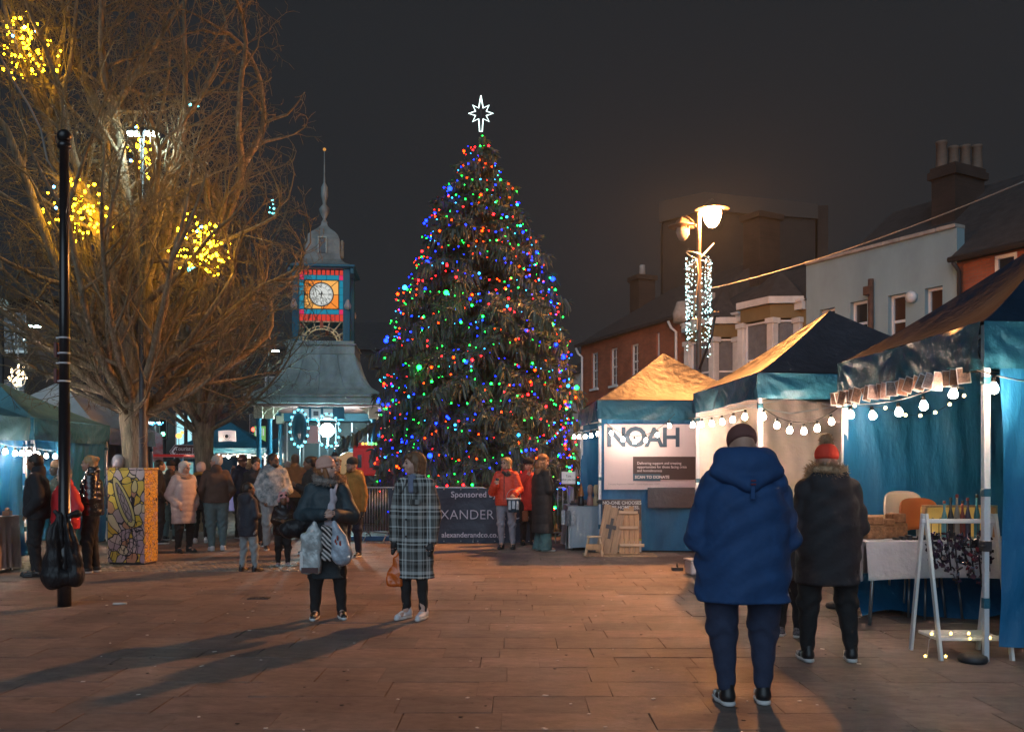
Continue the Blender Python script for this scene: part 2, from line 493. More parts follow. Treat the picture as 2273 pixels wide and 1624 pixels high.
def slab_mesh(w, d, seed):
    rs = random.Random(seed); b = .0025; j = .0018
    vs = []; x0, x1, y0, y1 = -w / 2 + j, w / 2 - j, -d / 2 + j, d / 2 - j
    c = [(x0, y0), (x1, y0), (x1, y1), (x0, y1)]
    c = [(x + rs.uniform(-.004, .004), y + rs.uniform(-.004, .004)) for x, y in c]
    for x, y in c: vs.append((x, y, -.03))
    for x, y in c: vs.append((x, y, -b * .6))
    for x, y in c: vs.append((x - math.copysign(b, x), y - math.copysign(b, y), 0))
    fs = []
    for k in range(2):
        for i in range(4): fs.append((k * 4 + i, k * 4 + (i + 1) % 4, k * 4 + 4 + (i + 1) % 4, k * 4 + 4 + i))
    fs.append((8, 9, 10, 11))
    return vs, fs
def slab_mat(i, c):
    m = mat('paving_slab_%s' % 'abcde'[i], c, .80, bump=.35, bs=18 + 5 * i, var=.20, vs=3.5 + i, stretch=(1, 2.2, 1), spec=.25)
    N = m.node_tree.nodes; L = m.node_tree.links; pr = N['Principled BSDF']
    src = pr.inputs['Base Color'].links[0].from_socket
    ge = N.new('ShaderNodeNewGeometry'); out = src
    for sc_, lo_, hi_, a_, b_ in ((.55, .35, .65, (.62, .60, .60), (1.12, 1.08, 1.05)), (9, .62, .72, (1, 1, 1), (.50, .50, .52)), (2.3, .30, .46, (.66, .64, .64), (1, 1, 1))):
        nz = N.new('ShaderNodeTexNoise'); nz.inputs['Scale'].default_value = sc_; nz.inputs['Detail'].default_value = 7; nz.inputs['Roughness'].default_value = .6; L.new(ge.outputs['Position'], nz.inputs['Vector'])
        r_ = N.new('ShaderNodeValToRGB'); r_.color_ramp.elements[0].position = lo_; r_.color_ramp.elements[1].position = hi_; r_.color_ramp.elements[0].color = (*a_, 1); r_.color_ramp.elements[1].color = (*b_, 1); L.new(nz.outputs['Fac'], r_.inputs[0])
        mx = N.new('ShaderNodeMix'); mx.data_type = 'RGBA'; mx.blend_type = 'MULTIPLY'; mx.inputs[0].default_value = 1; L.new(out, mx.inputs[6]); L.new(r_.outputs[0], mx.inputs[7]); out = mx.outputs[2]
        if sc_ == 2.3:
            rr_ = N.new('ShaderNodeMapRange'); rr_.inputs[1].default_value = .3; rr_.inputs[2].default_value = .6; rr_.inputs[3].default_value = .64; rr_.inputs[4].default_value = .85; L.new(nz.outputs['Fac'], rr_.inputs[0]); L.new(rr_.outputs[0], pr.inputs['Roughness'])
    L.new(out, pr.inputs['Base Color']); return m
M_slabs = [slab_mat(i, c) for i, c in enumerate([(.225, .18, .165), (.20, .165, .152), (.24, .195, .175), (.185, .157, .147), (.23, .18, .158)])]
pb = MB(); pb.add([(-16, 3.4, -.018), (12, 3.4, -.018), (12, 26, -.018), (-16, 26, -.018)], [(0, 1, 2, 3)])
paving = structure(pb.build('pavement', M_joint))
srnd = random.Random(3)
rows = []
y = 3.9
while y < 25.5:
    d = srnd.choice([.36, .40, .40, .46]); x = -15 + srnd.uniform(0, .7)
    while x < 9.5:
        w = srnd.choice([.45, .6, .6, .75, .9]) * (1 if y < 18 else 1.3)
        rows.append((x + w / 2, y + d / 2, w, d)); x += w
    y += d
vis = []; rest = []
for r_ in rows:
    x_, y_, w_, d_ = r_
    inview = abs(x_) < .5683 * y_ + w_ and y_ > 4.9
    (vis if inview else rest).append(r_)
vis.sort(key=lambda q: q[1])
single, far_ = vis[:300], vis[300:] + [q for q in rest if q[1] > 3.9]
cache = {}
tilt = random.Random(8)
for i, (x_, y_, w_, d_) in enumerate(single):
    key = (round(w_, 3), round(d_, 3), tilt.randrange(5))
    if key not in cache:
        vs, fs = slab_mesh(w_, d_, hash(key) % 999); me = bpy.data.meshes.new('slab'); me.from_pydata(vs, [], fs); me.materials.append(M_slabs[key[2]]); cache[key] = me
    o = obj('slab', cache[key], paving, (x_, y_, tilt.uniform(-.0025, .0025)), (R(tilt.uniform(-.18, .18)), R(tilt.uniform(-.12, .12)), 0))
fb = MB()
for (x_, y_, w_, d_) in far_:
    k = tilt.randrange(5); vs, fs = slab_mesh(w_, d_, int(x_ * 97 + y_ * 31) % 997); z_ = tilt.uniform(-.0025, .0025)
    fb.add([(a + x_, b + y_, c + z_) for a, b, c in vs], fs, k)
o = fb.build('slab_field', M_slabs, paving); stuff(o)
# band of small setts round the tree and the painted box
sb = MB(); sr = random.Random(4)
for j in range(11):
    for i in range(40):
        x_ = -8.1 + i * .125 + (j % 2) * .06; y_ = 13.15 + j * .125 + .02 * x_
        if sr.random() < .05: continue
        z_ = .006 + sr.uniform(0, .008)
        sb.bbox(x_, x_ + .112, y_, y_ + .112, -.01, z_, b=.006)
setts = structure(sb.build('sett_path', M_sett))

def ground_litter():
    """small litter on the flags"""
    lm = mat('paper_scrap', (.65, .6, .55), .7); ldk = mat('flat_gum', (.03, .028, .028), .8)
    spots = [(265, 1342, .11, .018, 'rolled white paper scrap lying right of the black pole foot'), (575, 1327, 0, 0, None)]
    a = wp(265, 1342, 1); d = 3000 / (1342 - HY); p = Vector((gx(265, d), d, 0))
    b = MB(); b.tube([(-.07, 0, .014), (.0, .006, .014), (.075, .02, .016)], [.012, .013, .010], 7)
    tag(b.build('paper_scrap', lm, None, p), 'rolled white paper scrap lying right of the black pole foot', 'litter')
    rr = random.Random(21); vs = MB()
    for i in range(230):
        d = rr.uniform(5, 15); x = rr.uniform(-.5, .42) * d
        if rr.random() < .5:
            s = rr.uniform(.004, .011); M = Matrix.Translation((x, d, .005)) @ Matrix.Rotation(rr.uniform(0, 3), 4, 'Z')
            vs.box(-s * rr.uniform(1, 3), s, -s, s, 0, .003, 0, M)
        else:
            s = rr.uniform(.008, .016); vs.lathe([(s, 0), (s * .9, .002)], 7, (x, d, .003), 1)
    o = vs.build('litter', [lm, ldk]); stuff(o)
    # small iron drain cover left of the couple
    d = 3000 / (1327 - HY); b = MB(); b.bbox(-.12, .12, -.07, .07, -.01, .006, .003)
    for i in range(5): b.box(-.09 + i * .04, -.075 + i * .04, -.05, .05, .006, .010)
    tag(b.build('drain_cover', M_dark, None, (gx(575, d), d, 0)), 'small dark iron drain cover set in the flags left of the couple', 'drain cover')
ground_litter()

# ================================================================ walls with openings
def wall_mesh(name, L_, z0, z1, openings, m, th=.3, rev=.14, parent=None, mrev=None):
    """front face on y = 0 facing -y; openings (x0, x1, za, zb) recessed by rev"""
    xs = sorted(set([0, L_] + [o[0] for o in openings] + [o[1] for o in openings]))
    zs = sorted(set([z0, z1] + [o[2] for o in openings] + [o[3] for o in openings]))
    b = MB()
    for i in range(len(xs) - 1):
        for j in range(len(zs) - 1):
            cx_, cz_ = (xs[i] + xs[i + 1]) / 2, (zs[j] + zs[j + 1]) / 2
            if any(o[0] < cx_ < o[1] and o[2] < cz_ < o[3] for o in openings): continue
            b.add([(xs[i], 0, zs[j]), (xs[i + 1], 0, zs[j]), (xs[i + 1], 0, zs[j + 1]), (xs[i], 0, zs[j + 1])], [(0, 1, 2, 3)])
    for (xa, xb, za, zb) in openings:
        b.add([(xa, 0, za), (xb, 0, za), (xb, 0, zb), (xa, 0, zb), (xa, rev, za), (xb, rev, za), (xb, rev, zb), (xa, rev, zb)],
              [(0, 4, 5, 1), (1, 5, 6, 2), (2, 6, 7, 3), (3, 7, 4, 0)], 1 if mrev else 0)
    b.add([(0, 0, z0), (0, th, z0), (0, th, z1), (0, 0, z1), (L_, 0, z0), (L_, th, z0), (L_, th, z1), (L_, 0, z1)],
          [(0, 3, 2, 1), (4, 5, 6, 7), (3, 7, 6, 2)])
    return b.build(name, [m] + ([mrev] if mrev else []), parent)
def sash_window(parent, xa, xb, za, zb, y=.10, glass=None, frame=None, cols=2, rows_=2, fw=.05, curtain=False, sill=True):
    fm = frame or M_white; gm = glass or M_glassdark
    b = MB()
    for (a, c, d_, e) in ((xa, xa + fw, za, zb), (xb - fw, xb, za, zb), (xa + fw, xb - fw, zb - fw, zb), (xa + fw, xb - fw, za, za + fw)):
        b.box(a, c, y - .03, y + .04, d_, e)
    w = b.build('window', fm, parent)
    mid = (za + zb) / 2
    c = MB(); c.box(xa + fw, xb - fw, y - .012, y + .03, mid - fw / 2, mid + fw / 2)
    for i in range(1, cols):
        x = xa + (xb - xa) * i / cols; c.box(x - .012, x + .012, y - .004, y + .02, za + fw, mid - fw / 2); c.box(x - .012, x + .012, y - .004, y + .02, mid + fw / 2, zb - fw)
    for j in range(1, rows_):
        for (lo_, hi_) in ((za + fw, mid), (mid, zb - fw)):
            z = lo_ + (hi_ - lo_) * j / rows_; c.box(xa + fw, xb - fw, y - .002, y + .018, z - .01, z + .01)
    c.build('glazing_bar', fm, w)
    p = MB(); p.box(xa + fw, xb - fw, y + .022, y + .028, za + fw, zb - fw); p.build('pane', gm, w)
    if curtain:
        q = MB(); n = 14
        for i in range(n):
            x0_, x1_ = xa + fw + (xb - xa - 2 * fw) * i / n, xa + fw + (xb - xa - 2 * fw) * (i + 1) / n
            q.add([(x0_, y + .016 + .004 * (i % 2), za + fw), (x1_, y + .016 + .004 * ((i + 1) % 2), za + fw), (x1_, y + .016 + .004 * ((i + 1) % 2), zb - fw), (x0_, y + .016 + .004 * (i % 2), zb - fw)], [(0, 1, 2, 3)])
        q.build('curtain', M_curtain, w)
    if sill:
        s = MB(); s.box(xa - .08, xb + .08, -.07, y - .03, za - .09, za - .002); s.build('sill', fm, w)
    return w

def bld(label, A, B, name='building'):
    """root at A (left end in the picture), +x runs to B (right end), -y faces the square"""
    ang = math.atan2(B[1] - A[1], B[0] - A[0])
    L_ = math.hypot(B[0] - A[0], B[1] - A[1])
    return thing(name, label, 'building', (A[0], A[1], 0), ang), L_
def prism_roof(parent, L_, z, D, rise, m, over=.25, y0=0, hipL=0, hipR=0, name='roof'):
    b = MB(); a = -over
    vs = [(-.02, y0 - over, z), (L_ + .02, y0 - over, z), (L_ + .02 - hipR, y0 + D / 2, z + rise), (-.02 + hipL, y0 + D / 2, z + rise), (L_ + .02, y0 + D, z), (-.02, y0 + D, z)]
    b.add(vs, [(0, 1, 2, 3), (3, 2, 4, 5), (0, 3, 5), (1, 4, 2), (0, 5, 4, 1)])
    return b.build(name, m, parent)

# facade line of the right-hand row (plan positions recovered from the photograph)
PA = Vector((2.99, 38.9)); PB = Vector((5.97, 31.1)); PC = Vector((8.62, 26.4)); PD = Vector((10.96, 22.2)); PE = Vector((15.0, 14.9))
def zone(px, A, B):
    """distance along A->B where the picture column px meets the facade"""
    k = (px - CX) / F; d = B - A
    t = (k * A.y - A.x) / (d.x - k * d.y)
    return t * d.length, A.y + d.y * t

# --- red brick house, far end
t, L_ = bld('far red brick house with four tall white sash windows under a dark slate roof', PA, PB, 'brick_house')
ops = []
for (pa, pb_, ya, yb) in ((1313, 1327, 782, 862), (1355, 1370, 772, 855), (1401, 1417, 763, 840), (1457, 1464, 738, 803)):
    xa, da = zone(pa, PA, PB); xb, db = zone(pb_, PA, PB); d = (da + db) / 2
    ops.append((xa, xb, zz(yb, d), zz(ya, d)))
zt = 6.75
wall_mesh('wall', L_, 0, zt, ops, M_brick, parent=t)
for o_ in ops: sash_window(t, *o_, cols=2, rows_=2, fw=.06)
prism_roof(t, L_, zt, 7, 2.4, M_slate, .3, hipL=1.5)
b = MB(); b.box(-.1, L_ - .2, -.3, -.18, zt - .06, zt + .05); b.build('gutter', M_dark, t)
b = MB(); b.box(0, L_, -.06, .0, 3.5, 3.75); b.build('band_course', M_dark, t)
for xx in (.0, L_ - .7):
    b = MB(); b.tube([(xx, -.25, zt - .1), (xx + .12, -.2, zt - .35), (xx + .25, -.08, zt - .5), (xx + .25, -.08, 3.2)], .05, 8); b.build('downpipe', M_white, t)
b = MB(); b.box(.3, 1.1, 2.2, 3.0, 6.9, 9.6); b.box(.22, 1.18, 2.12, 3.08, 9.6, 9.8)
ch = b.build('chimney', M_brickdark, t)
b = MB(); b.lathe([(.14, 9.8), (.12, 10.3)], 10, (.7, 2.6, 0)); b.build('chimney_pot', M_coping, ch)

# --- small rendered house seen past the tree, left of the brick house
PA2 = PA + (PA - PB).normalized() * 2.2
t, L2 = bld('narrow pale house behind the decorated fir with a white downpipe', PA2, PA, 'rendered_house')
wall_mesh('wall', L2, 0, 5.6, [(.6, 1.3, 3.4, 5.0)], M_dirtywhite, parent=t)
sash_window(t, .6, 1.3, 3.4, 5.0)
prism_roof(t, L2 - .05, 5.6, 6, 1.9, M_slate, .25)

# --- ochre house with two canted bays
t, L_ = bld('ochre rendered house with two white canted upstairs bays behind the lamp post', PB, PC, 'bay_house')
zt = 6.15
wall_mesh('wall', L_, 0, zt, [], M_ochre, parent=t)
prism_roof(t, L_, zt + .25, 7, 2.0, M_slate, .1)
b = MB(); b.box(0, L_ - .02, -.16, -.002, zt, zt + .22); b.box(0, L_ - .02, -.22, -.002, zt + .222, zt + .3); b.build('cornice', M_dirtywhite, t)
def bay(parent, xc, w, proj, z0, z1):
    fr = w * .28
    pts = [(xc - w / 2, 0), (xc - fr, -proj), (xc + fr, -proj), (xc + w / 2, 0)]
    r = bpy.data.objects.new('bay', None)
    b = MB()
    for z_a, z_b, ex in ((z1 - .42, z1 - .02, 0), (z0 - .6, z0, 0)):
        P = [(x, y) for x, y in pts]
        vs = [(x, y, z_a) for x, y in P] + [(x, y, z_b) for x, y in P]
        b.add(vs, [(0, 1, 5, 4), (1, 2, 6, 5), (2, 3, 7, 6), (3, 2, 1, 0), (4, 5, 6, 7)])
        if ex: pass
        if z_b == z0:
            b.build('bay_apron', M_ochre, bo)
        else: bo = b.build('bay', M_ochre, parent)
        b = MB()
    b = MB(); e = .12
    P = [(pts[0][0] - e, -.002), (pts[1][0] - e * .5, pts[1][1] - e), (pts[2][0] + e * .5, pts[2][1] - e), (pts[3][0] + e, -.002)]
    vs = [(x, y, z1) for x, y in P] + [(x, y, z1 + .2) for x, y in P]
    b.add(vs, [(0, 1, 5, 4), (1, 2, 6, 5), (2, 3, 7, 6), (3, 2, 1, 0), (4, 5, 6, 7)]); b.build('bay_cornice', M_dirtywhite, bo)
    b = MB(); vs = [(x, y, z1 + .202) for x, y in P] + [(xc, .3, z1 + 1.25)]
    b.add(vs, [(0, 1, 4), (1, 2, 4), (2, 3, 4), (3, 0, 4)]); b.build('bay_roof', M_slate, bo)
    za, zb = z0, z1 - .42
    for (x, y) in pts[1:3] + [(pts[0][0] + .06, -.1), (pts[3][0] - .06, -.1)]:
        b = MB(); b.bbox(x - .13, x + .13, y - .02, y + .22, za, zb - .001, .02); b.bbox(x - .17, x + .17, y - .06, y + .26, zb - .16, zb, .01); b.bbox(x - .17, x + .17, y - .06, y + .26, za, za + .12, .01)
        b.build('pilaster', M_dirtywhite, bo)
    for k in range(3):
        a, c = Vector(pts[k]), Vector(pts[k + 1]); dd = c - a; ln = dd.length; ang = math.atan2(dd.y, dd.x)
        s = bpy.data.objects.new('window', None)
        w_ = sash_window(bo, .14, ln - .14, za + .06, zb - .05, y=.12, glass=M_glassdark, curtain=True, cols=1, rows_=1, sill=False)
        w_.matrix_local = Matrix.Translation((a.x, a.y, 0)) @ Matrix.Rotation(ang, 4, 'Z')
    return bo
x1_, d1_ = zone(1590, PB, PC); x2_, d2_ = zone(1716, PB, PC)
bay(t, x1_, 2.15, .75, 3.5, 6.1); bay(t, x2_, 2.2, .75, 3.6, 6.35)
b = MB(); b.box(-.3, .3, .3, 1.1, 5, 7.6); b.lathe([(.32, 6.5), (.34, 6.8), (.2, 7.2)], 12, (.05, -.15, 0)); b.build('party_pier', M_coping, t)
b = MB(); b.box(.1, .9, 2.6, 3.6, 7.6, 10.3); b.box(0, 1, 2.5, 3.7, 10.3, 10.5); b.build('chimney', M_brickdark, t)

# --- white rendered house with parapet, cool light put into its colour
t, L_ = bld('pale blue rendered house with a sloping parapet and small recessed windows', PC, PD, 'rendered_house')
ops = []
for (pa, pb_, ya, yb) in ((1826, 1853, 684, 760), (1895, 1925, 667, 765), (1980, 2010, 652, 770), (2062, 2092, 636, 770)):
    xa, da = zone(pa, PC, PD); xb, db = zone(pb_, PC, PD); d = (da + db) / 2
    ops.append((xa - .12, xb, max(3.9, zz(yb, d)), zz(ya, d)))
zt = 7.42
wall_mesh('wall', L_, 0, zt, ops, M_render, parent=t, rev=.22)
for i, o_ in enumerate(ops): sash_window(t, *o_, y=.17, cols=1, rows_=1, fw=.07, sill=False, glass=mat('warm_dark_glass', (.06, .03, .02), .15) if i in (2, 3) else M_glassdark)
b = MB(); n = 9
for i in range(n):
    b.bbox(i * L_ / n + .005, (i + 1) * L_ / n - .005, -.08, .34, zt + .002, zt + .10, .012)
b.build('coping', M_coping, t)
prism_roof(t, L_, zt - .5, 7.5, 2.6, M_slate, -.35, y0=.1)
xa, da = zone(1938, PC, PD)
b = MB(); b.tube([(xa, -.09, 3.8), (xa, -.09, zz(620, da))], .075, 10); b.bbox(xa - .16, xa + .05, -.22, -.1, zz(655, da), zz(636, da), .01); b.build('downpipe', mat('rusty_pipe', (.10, .045, .03), .7, var=.4, vs=6), t)
xa, da = zone(2028, PC, PD)
b = MB(); b.lathe([(.03, -.05), (.14, -.03), (.15, .06), (.05, .1)], 16, (0, 0, 0)); o_ = b.build('alarm_box', M_white, t); o_.matrix_local = Matrix.Translation((xa, -.08, zz(660, da))) @ Matrix.Rotation(R(90), 4, 'X')
xa, da = zone(1965, PC, PD)
b = MB()
for k in range(3): b.tube([(xa - .35, 0, 4.6 - k * .22), (xa - .1, -.3, 4.62 - k * .22), (xa + .1, -.3, 4.62 - k * .22), (xa + .35, 0, 4.6 - k * .22)], .015, 5)
b.build('iron_bracket', M_dark, t)
# big chimney stack above the pale house
b = MB(); b.box(-.02, .7, 0, 1.3, 6.6, 11.3); b.box(-.1, .78, -.08, 1.38, 11.3, 11.5); b.box(-.05, .73, -.03, 1.33, 11.502, 11.62)
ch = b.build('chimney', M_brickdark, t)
xa, da = zone(2035, PC, PD); ch.location = (xa - 1.15, 2.2, -1.75)
for k, (r_, h_) in enumerate(((.15, .75), (.14, .62), (.14, .66), (.14, .68))):
    b = MB(); b.lathe([(r_ * 1.15, 0), (r_, .06), (r_ * .92, h_ - .08), (r_ * 1.08, h_ - .06), (r_ * 1.05, h_)], 12); b.build('chimney_pot', mat('clay_pot', (.17, .11, .08), .8, var=.2, vs=5), ch, (.15 + .14 * k, .2 + .32 * k, 11.62))

# --- brick house nearest on the right
t, L_ = bld('near red brick house with a white framed window, cut by the right edge', PD, PE, 'brick_house')
xa, da = zone(2207, PD, PE); xb, db = zone(2258, PD, PE)
ops = [(xa, xb, 4.2, zz(563, (da + db) / 2)), (4.2, 5.1, 4.2, 6.0)]
wall_mesh('wall', L_, 0, 6.55, ops, M_brick, parent=t)
for o_ in ops: sash_window(t, *o_, cols=1, rows_=1, fw=.09, y=.05)
prism_roof(t, L_, 6.6, 7.5, 3.1, M_slate, .3)
b = MB(); b.tube([(0, -.32, 6.58), (L_, -.32, 6.58)], .07, 8); b.build('gutter', M_dark, t)
b = MB(); b.tube([(.12, -.32, 6.5), (.12, -.08, 6.3), (.12, -.08, 2.5)], .05, 8); b.build('downpipe', M_dark, t)

# --- tall dark block beyond the row, faintly lit by the lamp
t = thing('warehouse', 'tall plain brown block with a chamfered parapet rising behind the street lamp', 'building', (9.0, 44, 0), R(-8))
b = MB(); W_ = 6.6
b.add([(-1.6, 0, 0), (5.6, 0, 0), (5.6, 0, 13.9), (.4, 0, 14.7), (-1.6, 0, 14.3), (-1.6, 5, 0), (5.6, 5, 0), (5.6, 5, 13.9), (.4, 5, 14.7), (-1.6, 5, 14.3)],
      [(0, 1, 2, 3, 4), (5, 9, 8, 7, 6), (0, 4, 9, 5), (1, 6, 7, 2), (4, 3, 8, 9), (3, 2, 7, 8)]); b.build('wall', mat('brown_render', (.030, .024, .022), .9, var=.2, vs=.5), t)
b = MB(); b.add([(-1.8, -.15, 13.5), (.4, -.15, 14.0), (5.7, -.15, 13.4), (5.7, -.15, 14.1), (.4, -.15, 14.9), (-1.8, -.15, 14.5),
                 (-1.8, -.002, 13.5), (.4, -.002, 14.0), (5.7, -.002, 13.4), (5.7, -.002, 14.1), (.4, -.002, 14.9), (-1.8, -.002, 14.5)],
                [(0, 1, 4, 5), (1, 2, 3, 4), (5, 4, 10, 11), (4, 3, 9, 10), (0, 6, 7, 1), (1, 7, 8, 2)]); b.build('parapet', mat('dark_parapet', (.06, .052, .048), .9), t)  # parapet in one dark tone, a little paler than the wall
b = MB(); b.box(5.8, 6.3, .5, 1.6, 0, 14.2); b.build('flue', M_brickdark, t)
b = MB(); b.box(-1.2, 4.5, -.5, -.02, 0, 9.5); b.build('annexe', M_brickdark, t)

# --- dark terrace closing the far left of the square
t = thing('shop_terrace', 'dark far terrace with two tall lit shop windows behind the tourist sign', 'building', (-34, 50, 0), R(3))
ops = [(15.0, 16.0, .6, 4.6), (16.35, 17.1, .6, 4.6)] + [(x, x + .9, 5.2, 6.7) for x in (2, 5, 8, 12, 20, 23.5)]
wall_mesh('wall', 30, 0, 8.2, ops, mat('dark_grey_render', (.035, .034, .036), .9, var=.3, vs=.6), parent=t, rev=.2)  # dark grey wall colour with random tone
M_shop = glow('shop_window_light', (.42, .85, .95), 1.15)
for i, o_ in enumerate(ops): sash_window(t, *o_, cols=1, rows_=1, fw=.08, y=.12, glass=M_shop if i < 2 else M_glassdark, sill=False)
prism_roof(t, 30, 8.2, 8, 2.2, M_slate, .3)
t = thing('corner_house', 'dark brown three storey house at the left edge behind the stalls', 'building', (-27.5, 33, 0), R(12))
ops = [(x, x + .9, z, z + 1.5) for x in (2.5, 5.2, 8) for z in (3.4, 6.0)]
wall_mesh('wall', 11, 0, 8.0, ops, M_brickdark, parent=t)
for o_ in ops: sash_window(t, *o_)
prism_roof(t, 11, 8.0, 7, 2, M_slate, .3)
# ================================================================ street lamps
def lamp_post():
    X, Y = 4.0, 19.3
    t = thing('street_lamp', 'tall street lamp with one glowing orange bowl and one dark bowl behind the stalls', 'street lamp', (X, Y, 0))
    m = mat('lamp_post_paint', (.10, .075, .06), .45, bump=.1, bs=30)
    b = MB(); b.lathe([(.13, 0), (.13, .9), (.075, 1.0), (.06, 4.0), (.045, 6.95), (.05, 7.0)], 14)
    b.build('pole', m, t)
    # lit lantern in front, on a short arm towards the square
    def lantern(lx, ly, lz, lit, s=1.0):
        hd = MB(); hd.lathe([(.36 * s, 0), (.37 * s, .015), (.20 * s, .05), (.16 * s, .13), (.05 * s, .2), (.02, .24)], 24, (lx, ly, lz))
        hd.lathe([(.19 * s, -.03), (.20 * s, -.001)], 20, (lx, ly, lz))
        h_ = hd.build('lantern', m, t)
        bw = MB(); bw.lathe([(.004, -.36 * s), (.07 * s, -.345 * s), (.135 * s, -.27 * s), (.175 * s, -.15 * s), (.185 * s, -.032)], 20, (lx, ly, lz))
        bw.build('bowl', glow('sodium_light', (1, .37, .095), 3900) if lit else mat('clear_bowl', (.30, .32, .34), .12, trans=.5, spec=.8), h_)
        a = MB(); a.tube([(0, 0, lz - .25), (lx * .4, ly * .4, lz + .1), (lx * .8, ly * .8, lz + .22), (lx, ly, lz + .2)], .022, 8); a.build('arm', m, t)
    # shield added to the lantern to block its light towards the houses
    b = MB(); n_ = 12; vs = []; pf = [(.02, -.372), (.075, -.357), (.143, -.28), (.184, -.155), (.195, -.01)]
    for i in range(n_ + 1):
        a = R(-24 + 112 * i / n_)
        for r_, z_ in pf: vs.append((.26 + r_ * math.cos(a), -.12 + r_ * math.sin(a), 6.98 + z_))
    b.add(vs, [(5 * i + j, 5 * i + j + 1, 5 * i + j + 6, 5 * i + j + 5) for i in range(n_) for j in range(4)]); b.build('added_light_shield', m, t)
    lantern(.26, -.12, 6.98, True); lantern(-.30, .25, 6.72, False, .85)
    # curtain of small white lights hung round the pole
    u = thing('curtain_lights', 'cylinder of hanging cool white string lights wrapped round the lamp post', 'string lights', (X, Y, 0))
    fr = MB()
    for z_, r_ in ((5.9, .27), (5.9, .05)):
        pass
    ring = [(math.cos(a) * .26, math.sin(a) * .20, 6.02 - .1 * math.cos(a)) for a in np.linspace(0, 2 * math.pi, 25)]
    fr.tube(ring, .012, 6); fr.build('hoop', M_steel, u); fr = MB(); fr.tube([(-.32, 0, 5.75), (.0, 0, 5.95), (.32, -.02, 6.3)], .015, 6); fr.build('rod', M_steel, u)
    rr = random.Random(5); wires = MB(); bl = MB()
    for i in range(22):
        a = 2 * math.pi * i / 22; x, y = math.cos(a) * .26, math.sin(a) * .20
        if abs(x) < .05: continue
        top = 6.0 - .2 * rr.random(); bot = top - (1.75 + .45 * abs(math.sin(a * .5 + .7)) - .5 * rr.random())
        wires.tube([(x, y, top), (x + rr.uniform(-.01, .01), y, bot)], .003, 4)
        z = top
        while z > bot:
            bl.ball((x + rr.uniform(-.015, .015), y, z), .0085 * rr.choice((.8, 1, 1.5)), 6, 4); z -= rr.uniform(.07, .2)
    wires.build('wire', M_wire, u); stuff(bl.build('bulbs', glow('cool_led', (.55, 1, 1), 14), u))
    c = thing('hanging_cable', 'orange lit cable and speaker box hanging beside the lamp pole', 'cable', (X, Y, 0))
    b = MB(); b.tube([(-.06, -.1, 5.95), (-.02, -.1, 5.6), (-.1, -.1, 5.0), (-.16, -.1, 4.5)], .014, 6); b.build('cable', mat('orange_cable', (.5, .3, .15), .6), c)
    b = MB(); b.bbox(-.19, -.05, -.16, -.04, 4.42, 4.68, .02); b.build('box', mat('beige_box', (.45, .4, .33), .6), c)
    b = MB(); b.tube([(0, -.05, 3.6), (.25, -.1, 4.3), (.33, -.1, 4.75)], .03, 6); b.bbox(.24, .42, -.18, -.02, 4.72, 4.82, .01)
    tag(b.build('side_bracket', M_dark, None, (X, Y, 0)), 'dark curved bracket on the right of the lamp post', 'bracket')
lamp_post()
# span wire from the post to the right
b = MB(); p0 = wp(1578, 640, 19.3); p1 = Vector((9.0, 9.0, 6.2)); p1 = wp(2300, 392, 12.5); n = 24
b.tube([p0.lerp(p1, i / n) - Vector((0, 0, .35 * 4 * (i / n) * (1 - i / n) * .4)) for i in range(n + 1)], .011, 6)
tag(b.build('span_wire', mat('grey_cable', (.35, .33, .3), .5)), 'long thin wire running from the lamp post up to the right edge', 'wire')

def led_lamp(label, x, y, z, s=1.0, two=True, strength=30):
    t = thing('led_street_lamp', label, 'street lamp', (x, y, 0))
    b = MB(); b.lathe([(.07, 0), (.06, 1.2), (.035, z + .1)], 10); b.build('pole', M_dark, t)
    for sx in ((-1, 1) if two else (1,)):
        b = MB(); b.tube([(0, 0, z), (sx * .12 * s, -.02, z + .05)], .025, 6); b.bbox(sx * .10 * s if sx > 0 else -.55 * s, .55 * s if sx > 0 else -.10 * s, -.12 * s, .12 * s, z + .01, z + .07, .015)
        h = b.build('lamp_head', M_dark, t)
        b = MB(); b.bbox(sx * .14 * s if sx > 0 else -.5 * s, .5 * s if sx > 0 else -.14 * s, -.09 * s, .09 * s, z - .045, z + .008, .01)
        b.build('lamp_panel', glow('led_panel_%d' % strength, (.7, 1, .97), strength), h)
    return t
p = wp(316, 295, 14.75); led_lamp('twin headed white LED street lamp seen through the bare tree', p.x, p.y, p.z, .46, True, 240)
p = wp(56, 723, 34); led_lamp('single LED street lamp glowing between the pole and left edge', p.x, p.y, p.z, 1.1, False, 40)
p = wp(596, 778, 44); led_lamp('small distant LED street lamp left of the clock tower', p.x, p.y, p.z, 1.0, False, 25)
p = wp(272, 900, 44); led_lamp('distant LED street lamp low behind the left branches', p.x, p.y, p.z, .9, False, 25)
p = wp(345, 937, 50); led_lamp('farthest LED street lamp low behind the big trunk', p.x, p.y, p.z, 1.0, True, 25)

